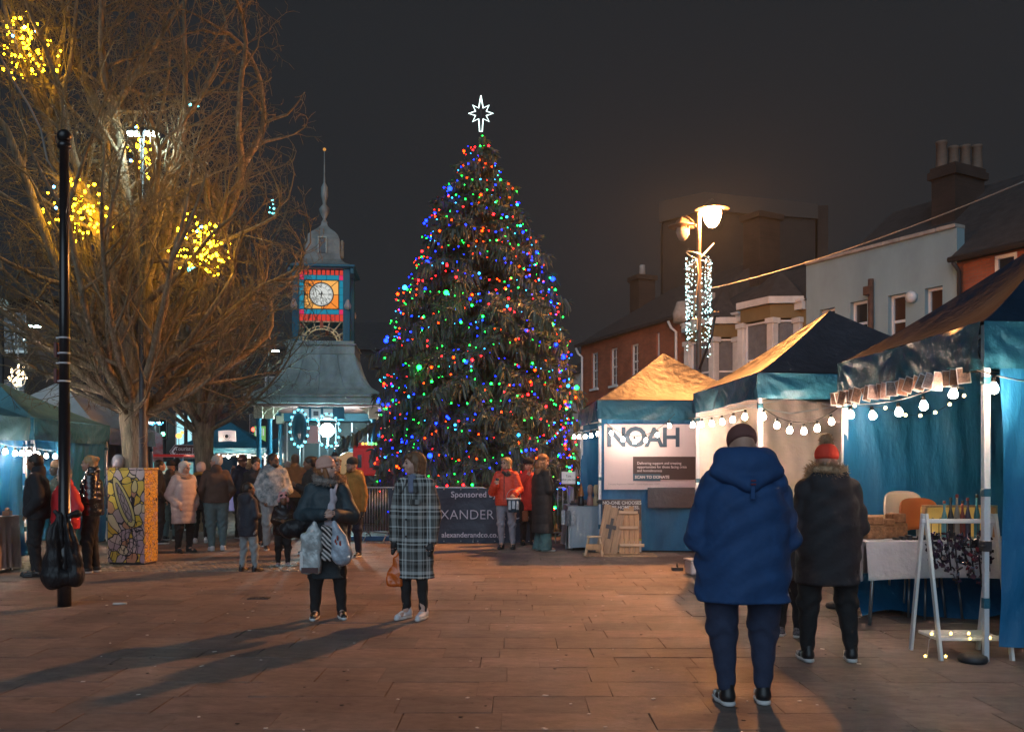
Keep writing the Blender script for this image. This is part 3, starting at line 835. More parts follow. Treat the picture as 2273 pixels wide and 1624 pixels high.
# left edge lamp and its Christmas rosette
p = wp(4, 690, 24)
t = thing('street_lamp', 'dark lamp post with a pale lantern cut by the left edge', 'street lamp', (p.x, p.y, 0))
b = MB(); b.lathe([(.1, 0), (.07, 1.0), (.05, p.z)], 10); b.build('pole', M_dark, t)
b = MB(); b.lathe([(.05, -.05), (.14, .05), (.16, .25), (.05, .33)], 14, (0, 0, p.z)); b.build('lantern', mat('pale_lantern', (.4, .5, .5), .3, emit=(.3, .5, .5), es=.35), t)
p = wp(40, 838, 21)
t = thing('light_rosette', 'Christmas rosette of warm and cool bulbs hung on a wand at left', 'light motif', tuple(p))
rr = random.Random(9)
b = MB(); b.tube([(0, 0, 1.2), (0, 0, -.9)], .02, 6); b.tube([(math.cos(a) * .17, .02, math.sin(a) * .22) for a in np.linspace(0, 2 * math.pi, 20)], .012, 5); b.build('wand', M_dirtywhite, t)
wb = MB(); cb = MB()
for i in range(46):
    a = rr.uniform(0, 6.28); q = rr.uniform(.05, .22); wb.ball((q * math.cos(a), rr.uniform(-.06, .06), q * 1.35 * math.sin(a)), .019, 6, 4)
for i in range(26): cb.ball((rr.uniform(-.16, .2), rr.uniform(-.05, .05), -.3 - rr.random() * .5 if i < 16 else .4 + rr.random() * .8), .013 if i < 16 else .01, 6, 4)
stuff(wb.build('bulbs', glow('warm_bulb_far', (1, .72, .4), 18), t)); stuff(cb.build('cool_bulbs', glow('cool_led', (.55, 1, 1), 14), t))

# ================================================================ tall black pole with a tied bin bag
def pole():
    d = 9.77; x = gx(143, d)
    t = thing('black_pole', 'tall black steel pole with a ball finial standing on the flags at left', 'pole', (x, d, 0))
    b = MB(); b.lathe([(.070, 0), (.069, .45), (.067, .46), (.067, .62), (.062, .63), (.058, 2.2), (.054, 2.2), (.048, 4.95), (.07, 4.96), (.074, 5.0), (.05, 5.03)], 24); b.build('shaft', mat('pole_paint', (.014, .012, .014), .28, spec=.6, bump=.05, bs=20), t)
    b = MB(); b.ball((0, 0, 5.09), .078, 16, 10); b.build('finial', M_black, t)
    for py in (750, 784, 806, 846):
        b = MB(); z = zz(py, d); b.lathe([(.058, -.009), (.060, -.007), (.060, .007), (.058, .009)], 20, (0, 0, z)); b.bbox(-.085, -.055, -.02, .005, z - .008, z + .008, .002); b.build('band', M_alu, t)
    for za, zb in ((760, 792), (818, 850)):
        b = MB(); b.bbox(-.105, -.067, -.03, .05, zz(zb, d), zz(za, d), .006); b.build('bracket_box', mat('red_brown_box', (.12, .03, .025), .5), t)
    k = 0
    pts = [wp(-30, 60, 9.0), wp(0, 125, 9.2), wp(32, 183, 9.4), wp(65, 235, 9.5), wp(91, 288, 9.6), wp(105, 356, 9.7), wp(124, 382, 9.73)]
    b = MB(); b.tube(pts, .011, 6); tag(b.build('overhead_cable', mat('grey_cable', (.35, .33, .3), .5)), 'grey cable drooping from the upper left corner to the black pole', 'cable')
    # bag
    f = Field()
    f.cap((-.02, -.04, 1.00), (-.07, -.04, .78), .045, .085, .05); f.cap((-.07, -.04, .80), (-.095, -.04, .40), .085, .125, .05, .8)
    f.cap((.03, -.03, 1.00), (.08, -.02, .75), .035, .06, .03); f.cap((.08, -.02, .77), (.125, .0, .42), .06, .088, .03, .8); f.ell((-.10, -.04, .34), (.125, .11, .12), .04); f.ell((.12, .0, .36), (.09, .09, .13), .03); f.cap((-.05, -.05, .33), (.1, -.03, .35), .09, .07, .05)
    f.cap((-.03, -.03, 1.0), (-.09, -.03, 1.06), .02, .012, .02); f.cap((.03, 0, 1.0), (.13, .0, 1.03), .025, .035, .02)
    ds = lambda X, Y, Z: .012 * np.sin(np.arctan2(Y, X) * 11 + Z * 9) * np.clip((Z - .2) * 1.5, .2, 1) + .008 * np.sin(17 * X + 23 * Z + 11 * Y) * np.sin(13 * Z - 19 * X)
    o = f.build('bin_bag', mat('black_plastic', (.014, .014, .017), .42, spec=.35, bump=.6, bs=14, stretch=(2, 2, .7)), None, h=.011, disp=ds, loc=(x - .0, d, -.03))
    tag(o, 'black bin bag knotted round the foot of the black pole', 'bin bag')
pole()
# ================================================================ bare trees
def grow(seed, base, trunk_h, trunk_r, limbs, spread, H, crown_c, crown_r, n_lvl=6, lo_tw=1.0):
    """returns arrays for thick limbs and fine twigs of a vase shaped bare tree"""
    rs = random.Random(seed)
    thick = []; fine = []
    def inside(p):
        q = (p - crown_c); return (q.x / crown_r[0]) ** 2 + (q.y / crown_r[1]) ** 2 + (q.z / crown_r[2]) ** 2
    def branch(p, d, ln, r, lvl):
        n = max(2, int(ln / (.22 if lvl < 3 else .12)))
        st = ln / n; pts = [p]
        for i in range(n):
            j = .10 if lvl < 2 else .26 + .05 * lvl
            d = (d + Vector((rs.uniform(-j, j), rs.uniform(-j, j), rs.uniform(-j, j) * .8 + (.04 if lvl < 3 else -.01)))).normalized()
            if inside(p) > 1.0: d = (d + (crown_c - p).normalized() * .25).normalized()
            q = p + d * st; ra = r * (1 - .55 * i / n); rb = r * (1 - .55 * (i + 1) / n)
            (thick if ra > .02 else fine).append((p, q, ra, rb))
            p = q
            if lvl < n_lvl and (i > 0 or lvl > 0):
                pr = (.55, .75, .85, .8, .6, .4)[min(lvl, 5)] * lo_tw
                if rs.random() < pr:
                    a = d.orthogonal().normalized(); a.rotate(Matrix.Rotation(rs.uniform(0, 6.28), 3, d))
                    an = rs.uniform(.5, 1.15)
                    nd = (d * math.cos(an) + a * math.sin(an)).normalized()
                    nl = ln * (1 - .6 * i / n) * rs.uniform(.38, .62)
                    if nl > .12: branch(p, nd, nl, rb * rs.uniform(.42, .62), lvl + 1)
            # small epicormic shoots
            if ra > .02 and rs.random() < .35:
                a = d.orthogonal().normalized(); a.rotate(Matrix.Rotation(rs.uniform(0, 6.28), 3, d))
                branch(p, (a + d * .3).normalized(), rs.uniform(.2, .55), .006, n_lvl - 1)
        if lvl < n_lvl - 1:
            for k in range(2):
                a = d.orthogonal().normalized(); a.rotate(Matrix.Rotation(rs.uniform(0, 6.28), 3, d))
                branch(p, (d + a * .5).normalized(), ln * .5, r * .42, lvl + 1)
    top = Vector(base) + Vector((0, 0, trunk_h))
    for (az, el, ln, r) in limbs:
        d = Vector((math.cos(az) * math.cos(el), math.sin(az) * math.cos(el), math.sin(el)))
        branch(top + Vector((d.x * trunk_r * .4, d.y * trunk_r * .4, rs.uniform(-.25, .1))), d, ln, r, 0)
    return thick, fine
def tree(label, x, y, th, tr, limbs, H, cc, cr, seed, lvl=5, lo=1.0, group=None):
    t = thing('bare_tree', label, 'tree', (x, y, 0), 0, group)
    thick, fine = grow(seed, (0, 0, 0), th, tr, limbs, 1, H, Vector(cc), cr, lvl, lo)
    # fluted trunk
    nu, nv = 28, 26
    def fn(U, V):
        a = U * 2 * math.pi; z = V * (th + .25)
        r = tr * (1.0 + .45 * np.exp(-z / .18) + .55 * np.clip((z - th * .72) / (th * .5), 0, 1) ** 2) * (1 + .07 * np.sin(5 * a + 1.5 * z) + .045 * np.sin(9 * a - 2 * z) + .03 * np.sin(17 * a + 3 * z) + .03 * np.sin(z * 5 + 3 * a))
        return r * np.cos(a) + .03 * np.sin(z * 1.3), r * np.sin(a), z
    sheet('trunk', fn, nu, nv, M_bark, t)
    P0 = [s[0] for s in thick]; P1 = [s[1] + (s[1] - s[0]) * .08 for s in thick]
    obj('limb', prisms('limb', P0, P1, [s[2] * 1.2 for s in thick], [s[3] * 1.2 for s in thick], M_bark, 7), t)['kind'] = 'stuff'
    if fine:
        o = obj('branches', prisms('branches', [s[0] for s in fine], [s[1] for s in fine], [max(s[2] * 1.25, .0050) for s in fine], [max(s[3] * 1.1, .0040) for s in fine], M_twig, 3), t); stuff(o)
    open('/tmp/treelog','a').write('%s %d %d\n' % (label[:20], len(thick), len(fine)))
    return t, thick, fine
rs = random.Random(2)
D1 = 15.4; X1 = gx(298, D1)
limbs = []
for k in range(11):
    az = 2 * math.pi * k / 11 + rs.uniform(-.2, .2); el = R(rs.uniform(58, 80)); limbs.append((az, el, rs.uniform(4.2, 5.6), rs.uniform(.085, .13)))
for k in range(9):
    az = 2 * math.pi * k / 9 + rs.uniform(-.3, .3); limbs.append((az, R(rs.uniform(28, 50)), rs.uniform(2.6, 3.4), rs.uniform(.05, .075)))
for k in range(8):
    az = 2 * math.pi * k / 8 + rs.uniform(-.3, .3); limbs.append((az, R(rs.uniform(8, 26)), rs.uniform(1.2, 2.0), rs.uniform(.03, .045)))
T1 = tree('large bare tree strung with yellow light balls behind the painted box', X1, D1, 2.55, .20, limbs, 9, (-.15, 0, 5.6), (2.62, 2.5, 4.3), 21, 5, .70)
D2 = 21.5; X2 = gx(452, D2)
rs = random.Random(12); limbs = []
for k in range(8): limbs.append((2 * math.pi * k / 8 + rs.uniform(-.2, .2), R(rs.uniform(52, 76)), rs.uniform(3.4, 4.4), rs.uniform(.08, .11)))
for k in range(8): limbs.append((2 * math.pi * k / 8 + rs.uniform(-.3, .3), R(rs.uniform(15, 42)), rs.uniform(2.2, 3.0), rs.uniform(.04, .06)))
T2 = tree('smaller bare tree with a dark trunk between the sign and blue stall', X2, D2, 2.5, .21, limbs, 8, (.0, 0, 4.9), (2.6, 2.3, 3.1), 33, 5, .72)

# balls of string lights caught in the branches
def light_ball(label, px, py, d, rx, ry, n, col='y', seed=0, br=.0165):
    rr = random.Random(seed); c = wp(px, py, d)
    t = thing('light_ball', label, 'string lights', tuple(c))
    m = {'y': glow('yellow_led', (1, .50, .006), 60), 'c': glow('cool_led_tree', (.12, .9, 1), 12)}[col]
    b = MB(); w = MB(); last = None
    for i in range(n):
        while True:
            q = Vector((rr.gauss(0, .45), rr.gauss(0, .45), rr.gauss(0, .45)))
            if q.length < 1.05: break
        p = Vector((q.x * rx, q.y * min(rx, .7), q.z * ry)); b.ball(p, br * rr.choice((.5, .7, .9, 1, 1.5)), 6, 4)
        if last is not None and (p - last).length < .35: w.tube([last, p], .0022, 3)
        last = p
    stuff(b.build('bulbs', m, t)); w.build('wire', M_wire, t)
    if col == 'y':
        b = MB()
        for k in range(3): b.ball((rr.uniform(-.5, .5) * rx, -.3, rr.uniform(-.6, .6) * ry), .02, 6, 4)
        stuff(b.build('blue_bulbs', glow('blue_led', (.1, .45, 1), 40), t))
light_ball('yellow light ball at the upper left corner of the frame', 60, 105, 14.6, .55, .62, 115, 'y', 1)
light_ball('narrow yellow light ball hanging under the LED street lamp', 318, 335, 15.2, .26, .55, 46, 'y', 2)
light_ball('yellow light ball just right of the black pole', 172, 470, 14.4, .55, .60, 120, 'y', 3)
light_ball('yellow light ball in the forked limbs right of the tree centre', 442, 545, 14.8, .52, .55, 120, 'y', 4)
light_ball('small icy white light cluster high in the tree crown', 432, 240, 18, .12, .14, 9, 'c', 5, .017)
light_ball('small icy white light cluster near the tree crown right edge', 605, 465, 19, .08, .26, 13, 'c', 6, .015)
light_ball('icy white light cluster just below the right yellow ball', 420, 592, 15.5, .10, .16, 14, 'c', 7, .011)

# ================================================================ decorated fir
def fir():
    CXm, CYm = gx(1062, 21.0), 21.0
    t = thing('christmas_tree', 'tall decorated fir with drooping branches behind the sponsor banner', 'tree', (CXm, CYm, 0))
    b = MB(); b.tube([(0, 0, 0), (0, 0, 4), (0.03, 0, 9.2)], [.16, .11, .02], 10); b.build('trunk', M_bark, t)
    zs = np.array([.55, 1.0, 1.9, 3.5, 4.2, 5.05, 5.7, 6.4, 7.15, 7.9, 8.2, 8.93, 9.4])
    rr_ = np.array([2.15, 2.35, 2.3, 2.22, 2.12, 1.98, 1.76, 1.42, 1.22, .86, .62, .30, .05])
    rs = np.random.RandomState(4)
    B0 = []; B1 = []; Br = []
    C = []; Dv = []; Ln = []; Wd = []; 
    nb = 720
    zb_ = 9.25 - (9.25 - .6) * (rs.rand(nb) ** .62)
    for i in range(nb):
        z = zb_[i]; az = rs.uniform(0, 2 * math.pi); rad = np.interp(z, zs, rr_) * rs.uniform(.70, 1.06) * (1 + .10 * math.sin(3 * az + z * 2.1) + .07 * math.sin(7 * az - z * 3.3))
        if rs.rand() < .10: rad *= 1.2
        rise = .10 if z < 5 else .2
        n = max(3, int(rad / .10)); prev = None
        for k in range(n + 1):
            u = k / n; r = rad * u
            zc = z + rad * (rise + .35) * u * (1 - u) * .9 - .22 * rad * u * u + (.05 if z < 6 else .12) * rad * u ** 4
            p = np.array([r * math.cos(az + .10 * math.sin(u * 3 + i)), r * math.sin(az + .10 * math.sin(u * 3 + i)), zc])
            if prev is not None:
                B0.append(prev); B1.append(p); Br.append(.018 * (1 - u) + .004)
            prev = p
            if u > .30:
                tdir = np.array([math.cos(az), math.sin(az), 0.0]); side = np.array([-math.sin(az), math.cos(az), 0.0])
                m_ = int(3 + 7 * u)
                for q in range(m_):
                    sp = rs.uniform(-1, 1)
                    up = rs.rand() < .15
                    ln = rs.uniform(.10, .30) * (1.0 if z < 7 else .6)
                    off = side * sp * .20 * (1 - .5 * u) * rs.rand() + tdir * rs.uniform(-.06, .06)
                    d = side * sp * .7 + tdir * rs.uniform(-.1, .55) + np.array([0, 0, rs.uniform(-1.5, -.45) if not up else rs.uniform(.05, .5)])
                    d /= np.linalg.norm(d)
                    C.append(p + off); Dv.append(d); Ln.append(ln); Wd.append(rs.uniform(.012, .026))
                if k == n:
                    for q in range(5):
                        d = tdir + side * (q - 2) * .32 + np.array([0, 0, rs.uniform(-.1, .45)]); d /= np.linalg.norm(d)
                        C.append(p); Dv.append(d); Ln.append(rs.uniform(.14, .24)); Wd.append(.016)
    obj('bough', prisms('bough', B0, B1, Br, Br, M_bark, 4), t)['kind'] = 'stuff'
    C = np.array(C); Dv = np.array(Dv); Ln = np.array(Ln); Wd = np.array(Wd); k = len(C)
    # each spray is a drooping feathered strip: a spine with paired needles cut as slim blades
    V = []; Fq = []; mi = []
    segs = 4
    up = rs.normal(size=(k, 3)); a = np.cross(Dv, up); a /= np.linalg.norm(a, axis=1, keepdims=True)
    b2 = np.cross(Dv, a)
    base = 0; VV = []; FF = []; MI = []
    matid = rs.choice(3, k, p=[.42, .46, .12])
    for sgn in (0, 1):
        ax = a if sgn == 0 else b2
        P = np.zeros((k, 10, 3)); g_ = np.array([0, 0, -1.0])
        for s_ in range(5):
            u = s_ / 4; c = C + Dv * (Ln * u)[:, None] + g_ * (Ln * .35 * u * u)[:, None]
            w = Wd * (.7, 1.25, 1.0, .9, .15)[s_]
            w = w * (1 + .35 * rs.uniform(-1, 1, k))
            P[:, s_ * 2] = c - ax * w[:, None]; P[:, s_ * 2 + 1] = c + ax * w[:, None]
        idx = (np.arange(k) * 10)[:, None]
        q = np.stack([np.concatenate([idx + 2 * s_, idx + 2 * s_ + 1, idx + 2 * s_ + 3, idx + 2 * s_ + 2], 1) for s_ in range(4)], 1).reshape(-1, 4)
        VV.append(P.reshape(-1, 3)); FF.append(q + base); base += k * 10; MI.append(np.repeat(matid, 4))
    ms = [mat('fir_needles', (.115, .12, .07), .5, spec=.45), mat('fir_needles_blue', (.085, .12, .10), .45, spec=.5), mat('fir_needles_dry', (.16, .13, .07), .6)]
    o = obj('foliage', np_mesh('foliage', np.concatenate(VV), np.concatenate(FF), ms, mi=np.concatenate(MI)), t); stuff(o)
    print('fir sprays', k)
    # star
    s = thing('star_topper', 'eight pointed outline star glowing white on the fir tip', 'star', tuple(wp(1067.5, 252, 21.0)))
    R1, R0 = .27, .125
    pts = []
    tips = [(0, .41), (.21, .235), (.29, .0), (.20, -.235), (.03, -.44), (-.03, -.44) , (-.20, -.235), (-.28, .0), (-.21, .235)]
    ang = [90, 45, 0, -45, -90, -135, 180, 135]
    tr_ = [.415, .27, .285, .27, .0, .27, .285, .27]
    seq = []
    for i in range(8):
        a = R(ang[i]); a2 = R(ang[i] - 22.5)
        if i == 4: seq += [(.03, -.42), (-.03, -.42)]
        else: seq.append((tr_[i] * math.cos(a), tr_[i] * math.sin(a)))
        seq.append((.135 * math.cos(a2), .135 * math.sin(a2)))
    seq.append(seq[0])
    b = MB(); b.tube([(x, 0, z) for x, z in seq], .013, 6); b.build('neon_tube', glow('neon_white', (.78, 1, .98), 3.2), s)
    b = MB(); b.tube([(0, .03, .1), (0, .03, -.75)], .012, 6); b.build('star_rod', M_dark, s)
    # strings of coloured lights
    L_ = thing('fairy_lights', 'many coloured fairy lights strung in swags over the tall fir', 'string lights', (CXm, CYm, 0))
    cols = {'blue': ((.002, .011, 1), 32), 'green': ((.006, 1, .05), 20), 'red': ((1, .006, .008), 30), 'orange': ((1, .022, .001), 26), 'ice': ((.02, .40, 1), 12)}
    mbs = {c: MB() for c in cols}; names = list(cols); pr = [.33, .23, .13, .18, .13]
    wire = MB()
    def put(az, z, ro=1.0, big=False):
        r = np.interp(z, zs, rr_) * ro; p = (r * math.cos(az), r * math.sin(az), z)
        c = names[rs.choice(5, p=pr)]; s_ = .0195 * rs.choice([.42, .62, .85, 1.35], p=[.32, .33, .24, .11]) * (2.0 if big else 1)
        mbs[c].ball(p, s_, 6, 4); return p
    for k in range(22):
        z0 = 8.9 - k * .385; az = rs.uniform(0, 6.28); r = np.interp(z0, zs, rr_); n = int(8 + 2 * math.pi * r / .20); pts = []
        for i in range(n):
            a = az + 2 * math.pi * i / n
            z = z0 - .28 * abs(math.sin(a * 2.5 + k)) * min(1, r) + rs.uniform(-.05, .05)
            p = put(a, z, rs.uniform(.88, 1.03)); pts.append(p)
        wire.tube(pts, .003, 3, caps=False)
    for k in range(330): put(rs.uniform(0, 6.28), 9.2 - 8.3 * rs.rand() ** .7, rs.uniform(.55, 1.02))
    for k in range(60): put(rs.uniform(math.pi, 2 * math.pi), 9.0 - 8.0 * rs.rand() ** .7, 1.03, True)
    for c in cols: stuff(mbs[c].build(c + '_bulbs', glow(c + '_fairy', *cols[c]), L_))
    wire.build('wire', M_wire, L_)
    # swag between the fir and the stall on the right
    g_ = thing('fairy_light_swag', 'sagging string of coloured lights from the fir to the charity stall', 'string lights', (0, 0, 0))
    A = wp(1180, 1000, 19.4); Bp = wp(1262, 930, 18.8); pts = []; bm = {c: MB() for c in names}
    for i in range(15):
        u = i / 14; p = A.lerp(Bp, u) - Vector((0, 0, .3 * 4 * u * (1 - u) * .4)); pts.append(p); bm[names[rs.choice(5, p=pr)]].ball(p, .012, 6, 4)
    w = MB(); w.tube(pts, .004, 4); w.build('wire', M_wire, g_)
    for c in names:
        if bm[c].v: stuff(bm[c].build(c + '_bulbs', _mats[c + '_fairy'], g_))
fir()
# ================================================================ clock tower over the open shelter
def clock_tower():
    K = thing('clock_tower', 'clock tower with stained glass dial on a flared lead roof and blue columns', 'clock tower', (-5.62, 27.0, 0), R(5))
    def zf(py, d=26.0): return zz(py, d)
    def obx(name, m, *boxes, parent=K, b_=.012):
        b = MB()
        for q in boxes: b.bbox(*q, b=b_)
        return b.build(name, m, parent)
    HW = 1.92
    ze = zf(897, 25.1); zt = zf(880, 25.1)
    obx('eaves', M_lead, (-HW, HW, -HW, HW, ze + .02, zt), (-HW - .06, HW + .06, -HW - .06, HW + .06, zt + .001, zt + .07))
    obx('soffit', mat('pink_soffit', (.45, .24, .22), .7), (-HW + .1, HW - .1, -HW + .1, HW - .1, ze - .04, ze + .018))
    # flared roof, swept in panels
    prof = [(HW, zt + .072), (1.72, zt + .14), (1.50, zt + .27), (1.32, zt + .46), (1.16, zt + .72), (1.04, zt + 1.02), (.96, zt + 1.30)]
    vs = []; fs = []
    for r, z in prof: vs += [(-r, -r, z), (r, -r, z), (r, r, z), (-r, r, z)]
    for i in range(len(prof) - 1):
        for j in range(4): fs.append((i * 4 + j, i * 4 + (j + 1) % 4, (i + 1) * 4 + (j + 1) % 4, (i + 1) * 4 + j))
    b = MB(); b.add(vs, fs); b.build('flared_roof', M_lead, K)
    for j in range(4):
        M = Matrix.Rotation(R(90 * j), 4, 'Z')
        for u in (-.98, -.5, 0, .5, .98):
            b = MB(); b.tube([M @ Vector((u * r, -r - .01, z)) for r, z in prof], .018, 5); b.build('roof_rib', M_lead, K)
    zb = prof[-1][1]
    obx('plinth', M_lead, (-.98, .98, -.98, .98, zb, zb + .26), (-1.02, 1.02, -1.02, 1.02, zb + .262, zb + .31))
    z0 = zb + .312; z1 = zf(596, 26.2)
    TW = .83
    for sx in (-1, 1):
        for sy in (-1, 1):
            x, y = sx * (TW - .10), sy * (TW - .10)
            b = MB(); b.bbox(x - .10, x + .10, y - .10, y + .10, z0, z1, .012); b.bbox(x - .13, x + .13, y - .13, y + .13, z0 + .001, z0 + .1, .01)
            po = b.build('corner_post', M_kiosk, K)
            c = MB(); c.lathe([(.02, 0), (.09, .04), (.10, .12), (.05, .26), (.02, .30)], 10, (x + sx * .04, y + sy * .14, z0 + 1.0)); c.build('bracket', M_dirtywhite, po)
    # cornice and small dome
    obx('cornice', M_kiosk, (-.90, .90, -.90, .90, z1 + .001, z1 + .03), (-.98, .98, -.98, .98, z1 + .032, z1 + .10))
    n = 13
    mat('terracotta_paint', (.45, .12, .07), .5)
    for sx in (-1, 1):
        b = MB(); b.bbox(sx * .90 - .05, sx * .90 + .05, -.96, -.86, z1 - .16, z1 - .002, .015); b.build('cornice_bracket', M_kiosk, K)
    zc = z1 + .102
    prof = [(.90, 0), (.68, .10), (.54, .24), (.50, .42), (.50, .72), (.49, .84), (.44, .98), (.34, 1.10), (.20, 1.22), (.10, 1.34), (.06, 1.5)]
    vs = []; fs = []
    for r, z in prof:
        for j in range(4):
            a = R(45 + 90 * j); vs.append((r * 1.0 * (1 if j in (0, 3) else -1), r * (1 if j < 2 else -1), zc + z))
    for i in range(len(prof) - 1):
        for j in range(4): fs.append((i * 4 + j, (i + 1) * 4 + j, (i + 1) * 4 + (j + 1) % 4, i * 4 + (j + 1) % 4))
    fs.append(tuple(range(4 * len(prof) - 4, 4 * len(prof))))
    b = MB(); b.add(vs, fs); dm = b.build('dome', mat('dark_lead', (.20, .25, .25), .6, bump=.3, bs=9, var=.3, vs=3), K)
    for j in range(4):
        M = Matrix.Rotation(R(90 * j), 4, 'Z')
        b = MB(); F_ = [(-.14, -.10), (.10, .14)]
        b.bbox(-.13, -.10, -.56, -.50, zc + .42, zc + .86, .004, 0, M); b.bbox(.10, .13, -.56, -.50, zc + .42, zc + .86, .004, 0, M); b.bbox(-.13, .13, -.565, -.50, zc + .862, zc + .90, .004, 0, M)
        f_ = b.build('dome_window', M_lead, dm)
    b = MB(); b.box(-.10, .10, -.52, -.503, zc + .42, zc + .86); b.build('dome_pane', M_glassdark, dm)
    b = MB(); b.lathe([(.10, 1.45), (.04, 1.55), (.14, 1.75), (.16, 1.85), (.05, 2.0), (.07, 2.1), (.11, 2.25), (.10, 2.5), (.03, 2.65), (.015, 3.3), (.012, 3.6)], 12, (0, 0, zc)); b.build('finial', _mats['dark_lead'], K)
    b = MB(); b.ball((0, 0, zc + 3.64), .05, 10, 6); b.build('finial_ball', mat('gilt_ball', (.7, .35, .08), .3, metal=.6, emit=(1, .45, .1), es=.5), K)
    # stained glass panels, lit from inside
    go = glow('glass_orange', (1, .30, .045), .92); gb = glow('glass_blue', (.02, .28, .42), .8); gr = glow('glass_red', (.85, .07, .045), .75); gm = glow('glass_pink', (.9, .04, .16), .8); gy = glow('glass_yellow', (1, .48, .12), .95)
    zh = zf(601, 26.2); 
    for j in range(4):
        M = Matrix.Rotation(R(90 * j), 4, 'Z')
        def pane(name, x0, x1, za, zb2, m, y=-.70):
            b = MB(); b.box(x0, x1, y, y + .015, za, zb2, 0, M); return b.build(name, m, P)
        P = MB().box(-.64, .64, -.66, -.64, zf(711, 26.2) - .02, z1 - .001, 0, M).build('dial_panel', M_kiosk, K)
        zA, zB = zf(711, 26.2), zf(597, 26.2)     # glass bottom / top
        h = (zB - zA)
        # rows: red frieze top, blue border with pink corners, orange field, red frieze bottom
        cols_ = 10; w = 1.28 / cols_
        for i in range(cols_):
            pane('pane', -.64 + i * w + .01, -.64 + (i + 1) * w - .025, zB - .145, zB - .01, gr)
            pane('pane', -.64 + i * w + .01, -.64 + (i + 1) * w - .01, zA + .005, zA + .19, gr)
        t0, t1 = zA + .205, zB - .16
        bw = .13
        for (xa, xb, c) in ((-.64, -.64 + bw, gm), (-.64 + bw + .015, -.15, gb), (-.135, .135, gb), (.15, .64 - bw - .015, gb), (.64 - bw, .64, gm)):
            pane('pane', xa, xb, t1 - bw, t1, c); pane('pane', xa, xb, t0, t0 + bw, c)
        for k in range(4):
            a = t0 + bw + .015 + (t1 - t0 - 2 * bw - .03) * k / 4
            for sx in (-1, 1): pane('pane', min(sx * .64, sx * (.64 - bw)), max(sx * .64, sx * (.64 - bw)), a + .006, a + (t1 - t0 - 2 * bw - .03) / 4 - .006, gb)
        fx = .64 - bw - .015; fz0, fz1 = t0 + bw + .015, t1 - bw - .015; cz = (fz0 + fz1) / 2
        for i, (p_, q_) in enumerate((((-fx, fz0), (fx, fz0)), ((fx, fz0), (fx, fz1)), ((fx, fz1), (-fx, fz1)), ((-fx, fz1), (-fx, fz0)))):
            mid = ((p_[0] + q_[0]) / 2, (p_[1] + q_[1]) / 2)
            for (a_, b_2, c_) in ((p_, mid, go if i % 2 else gy), (mid, q_, gy if i % 2 else go)):
                s_ = .985
                tri = [(a_[0] * s_, -.70, cz + (a_[1] - cz) * s_), (b_2[0] * s_, -.70, cz + (b_2[1] - cz) * s_), (0, -.70, cz)]
                b = MB(); b.add([M @ Vector(v) for v in tri], [(0, 1, 2)]); b.build('pane', c_, P)
        b = MB()   # leading
        for (a_, b_2) in (((-fx, fz0), (fx, fz1)), ((-fx, fz1), (fx, fz0)), ((0, fz0), (0, fz1)), ((-fx, cz), (fx, cz))):
            b.tube([M @ Vector((a_[0], -.705, a_[1])), M @ Vector((b_2[0], -.705, b_2[1]))], .009, 4)
        for (a_, b_2) in (((-fx, fz0), (fx, fz0)), ((-fx, fz1), (fx, fz1)), ((-fx, fz0), (-fx, fz1)), ((fx, fz0), (fx, fz1))):
            b.tube([M @ Vector((a_[0], -.705, a_[1])), M @ Vector((b_2[0], -.705, b_2[1]))], .014, 4)
        b.build('leading', M_black, P)
        # dial
        rd = .335
        MD = M @ Matrix.Translation((0, -.72, cz)) @ Matrix.Rotation(R(90), 4, 'X')
        def dl(name, fn, m):
            b = MB(); fn(b); b.v = [MD @ Vector(v) for v in b.v]; return b.build(name, m, P)
        dl('clock_face', lambda b: b.lathe([(rd, 0), (rd, .012)], 36), glow('dial_white', (.85, .88, .84), .78))
        def ringf(b, r0, r1, z=.014):
            n = 40; vs = []; 
            for i in range(n):
                a = 2 * math.pi * i / n
                for r in (r0, r1): vs.append((r * math.cos(a), r * math.sin(a), z))
            b.add(vs, [(2 * i, 2 * i + 1, (2 * i + 3) % (2 * n), (2 * i + 2) % (2 * n)) for i in range(n)])
        def marks(b):
            ringf(b, rd - .012, rd + .022, .013); ringf(b, rd * .60, rd * .62); ringf(b, rd * .90, rd * .92)
            for i in range(12):
                a = R(90 - 30 * i)
                nb_ = (2, 1, 2, 3, 2, 1, 2, 3, 4, 2, 1, 2)[i]
                for q in range(nb_):
                    off = (q - (nb_ - 1) / 2) * .022
                    ca, sa = math.cos(a), math.sin(a)
                    p = [(rd * .66 * ca - (off - .006) * sa, rd * .66 * sa + (off - .006) * ca), (rd * .87 * ca - (off - .006) * sa, rd * .87 * sa + (off - .006) * ca),
                         (rd * .87 * ca - (off + .006) * sa, rd * .87 * sa + (off + .006) * ca), (rd * .66 * ca - (off + .006) * sa, rd * .66 * sa + (off + .006) * ca)]
                    b.add([(x, y_, .015) for x, y_ in p], [(0, 1, 2, 3)])
        dl('dial_ring', marks, M_black)
        def hand(b, a, l, w_):
            ca, sa = math.cos(a), math.sin(a)
            b.add([(-sa * w_ - .08 * ca, ca * w_ - .08 * sa, .019), (ca * l, sa * l, .019), (sa * w_ - .08 * ca, -ca * w_ - .08 * sa, .019)], [(0, 2, 1)])
        dl('hand', lambda b: hand(b, R(-98), rd * .60, .022), M_black); dl('hand', lambda b: hand(b, R(0), rd * .86, .016), M_black)
        # fan shaped arch tracery
        ac = z0 + .0; ar = .45; av = .36
        b = MB()
        def cb(p, q, r_=.021): b.tube([M @ Vector((p[0], -.70, p[1])), M @ Vector((q[0], -.70, q[1]))], r_, 5)
        zt2 = zA - .02
        pr_ = None
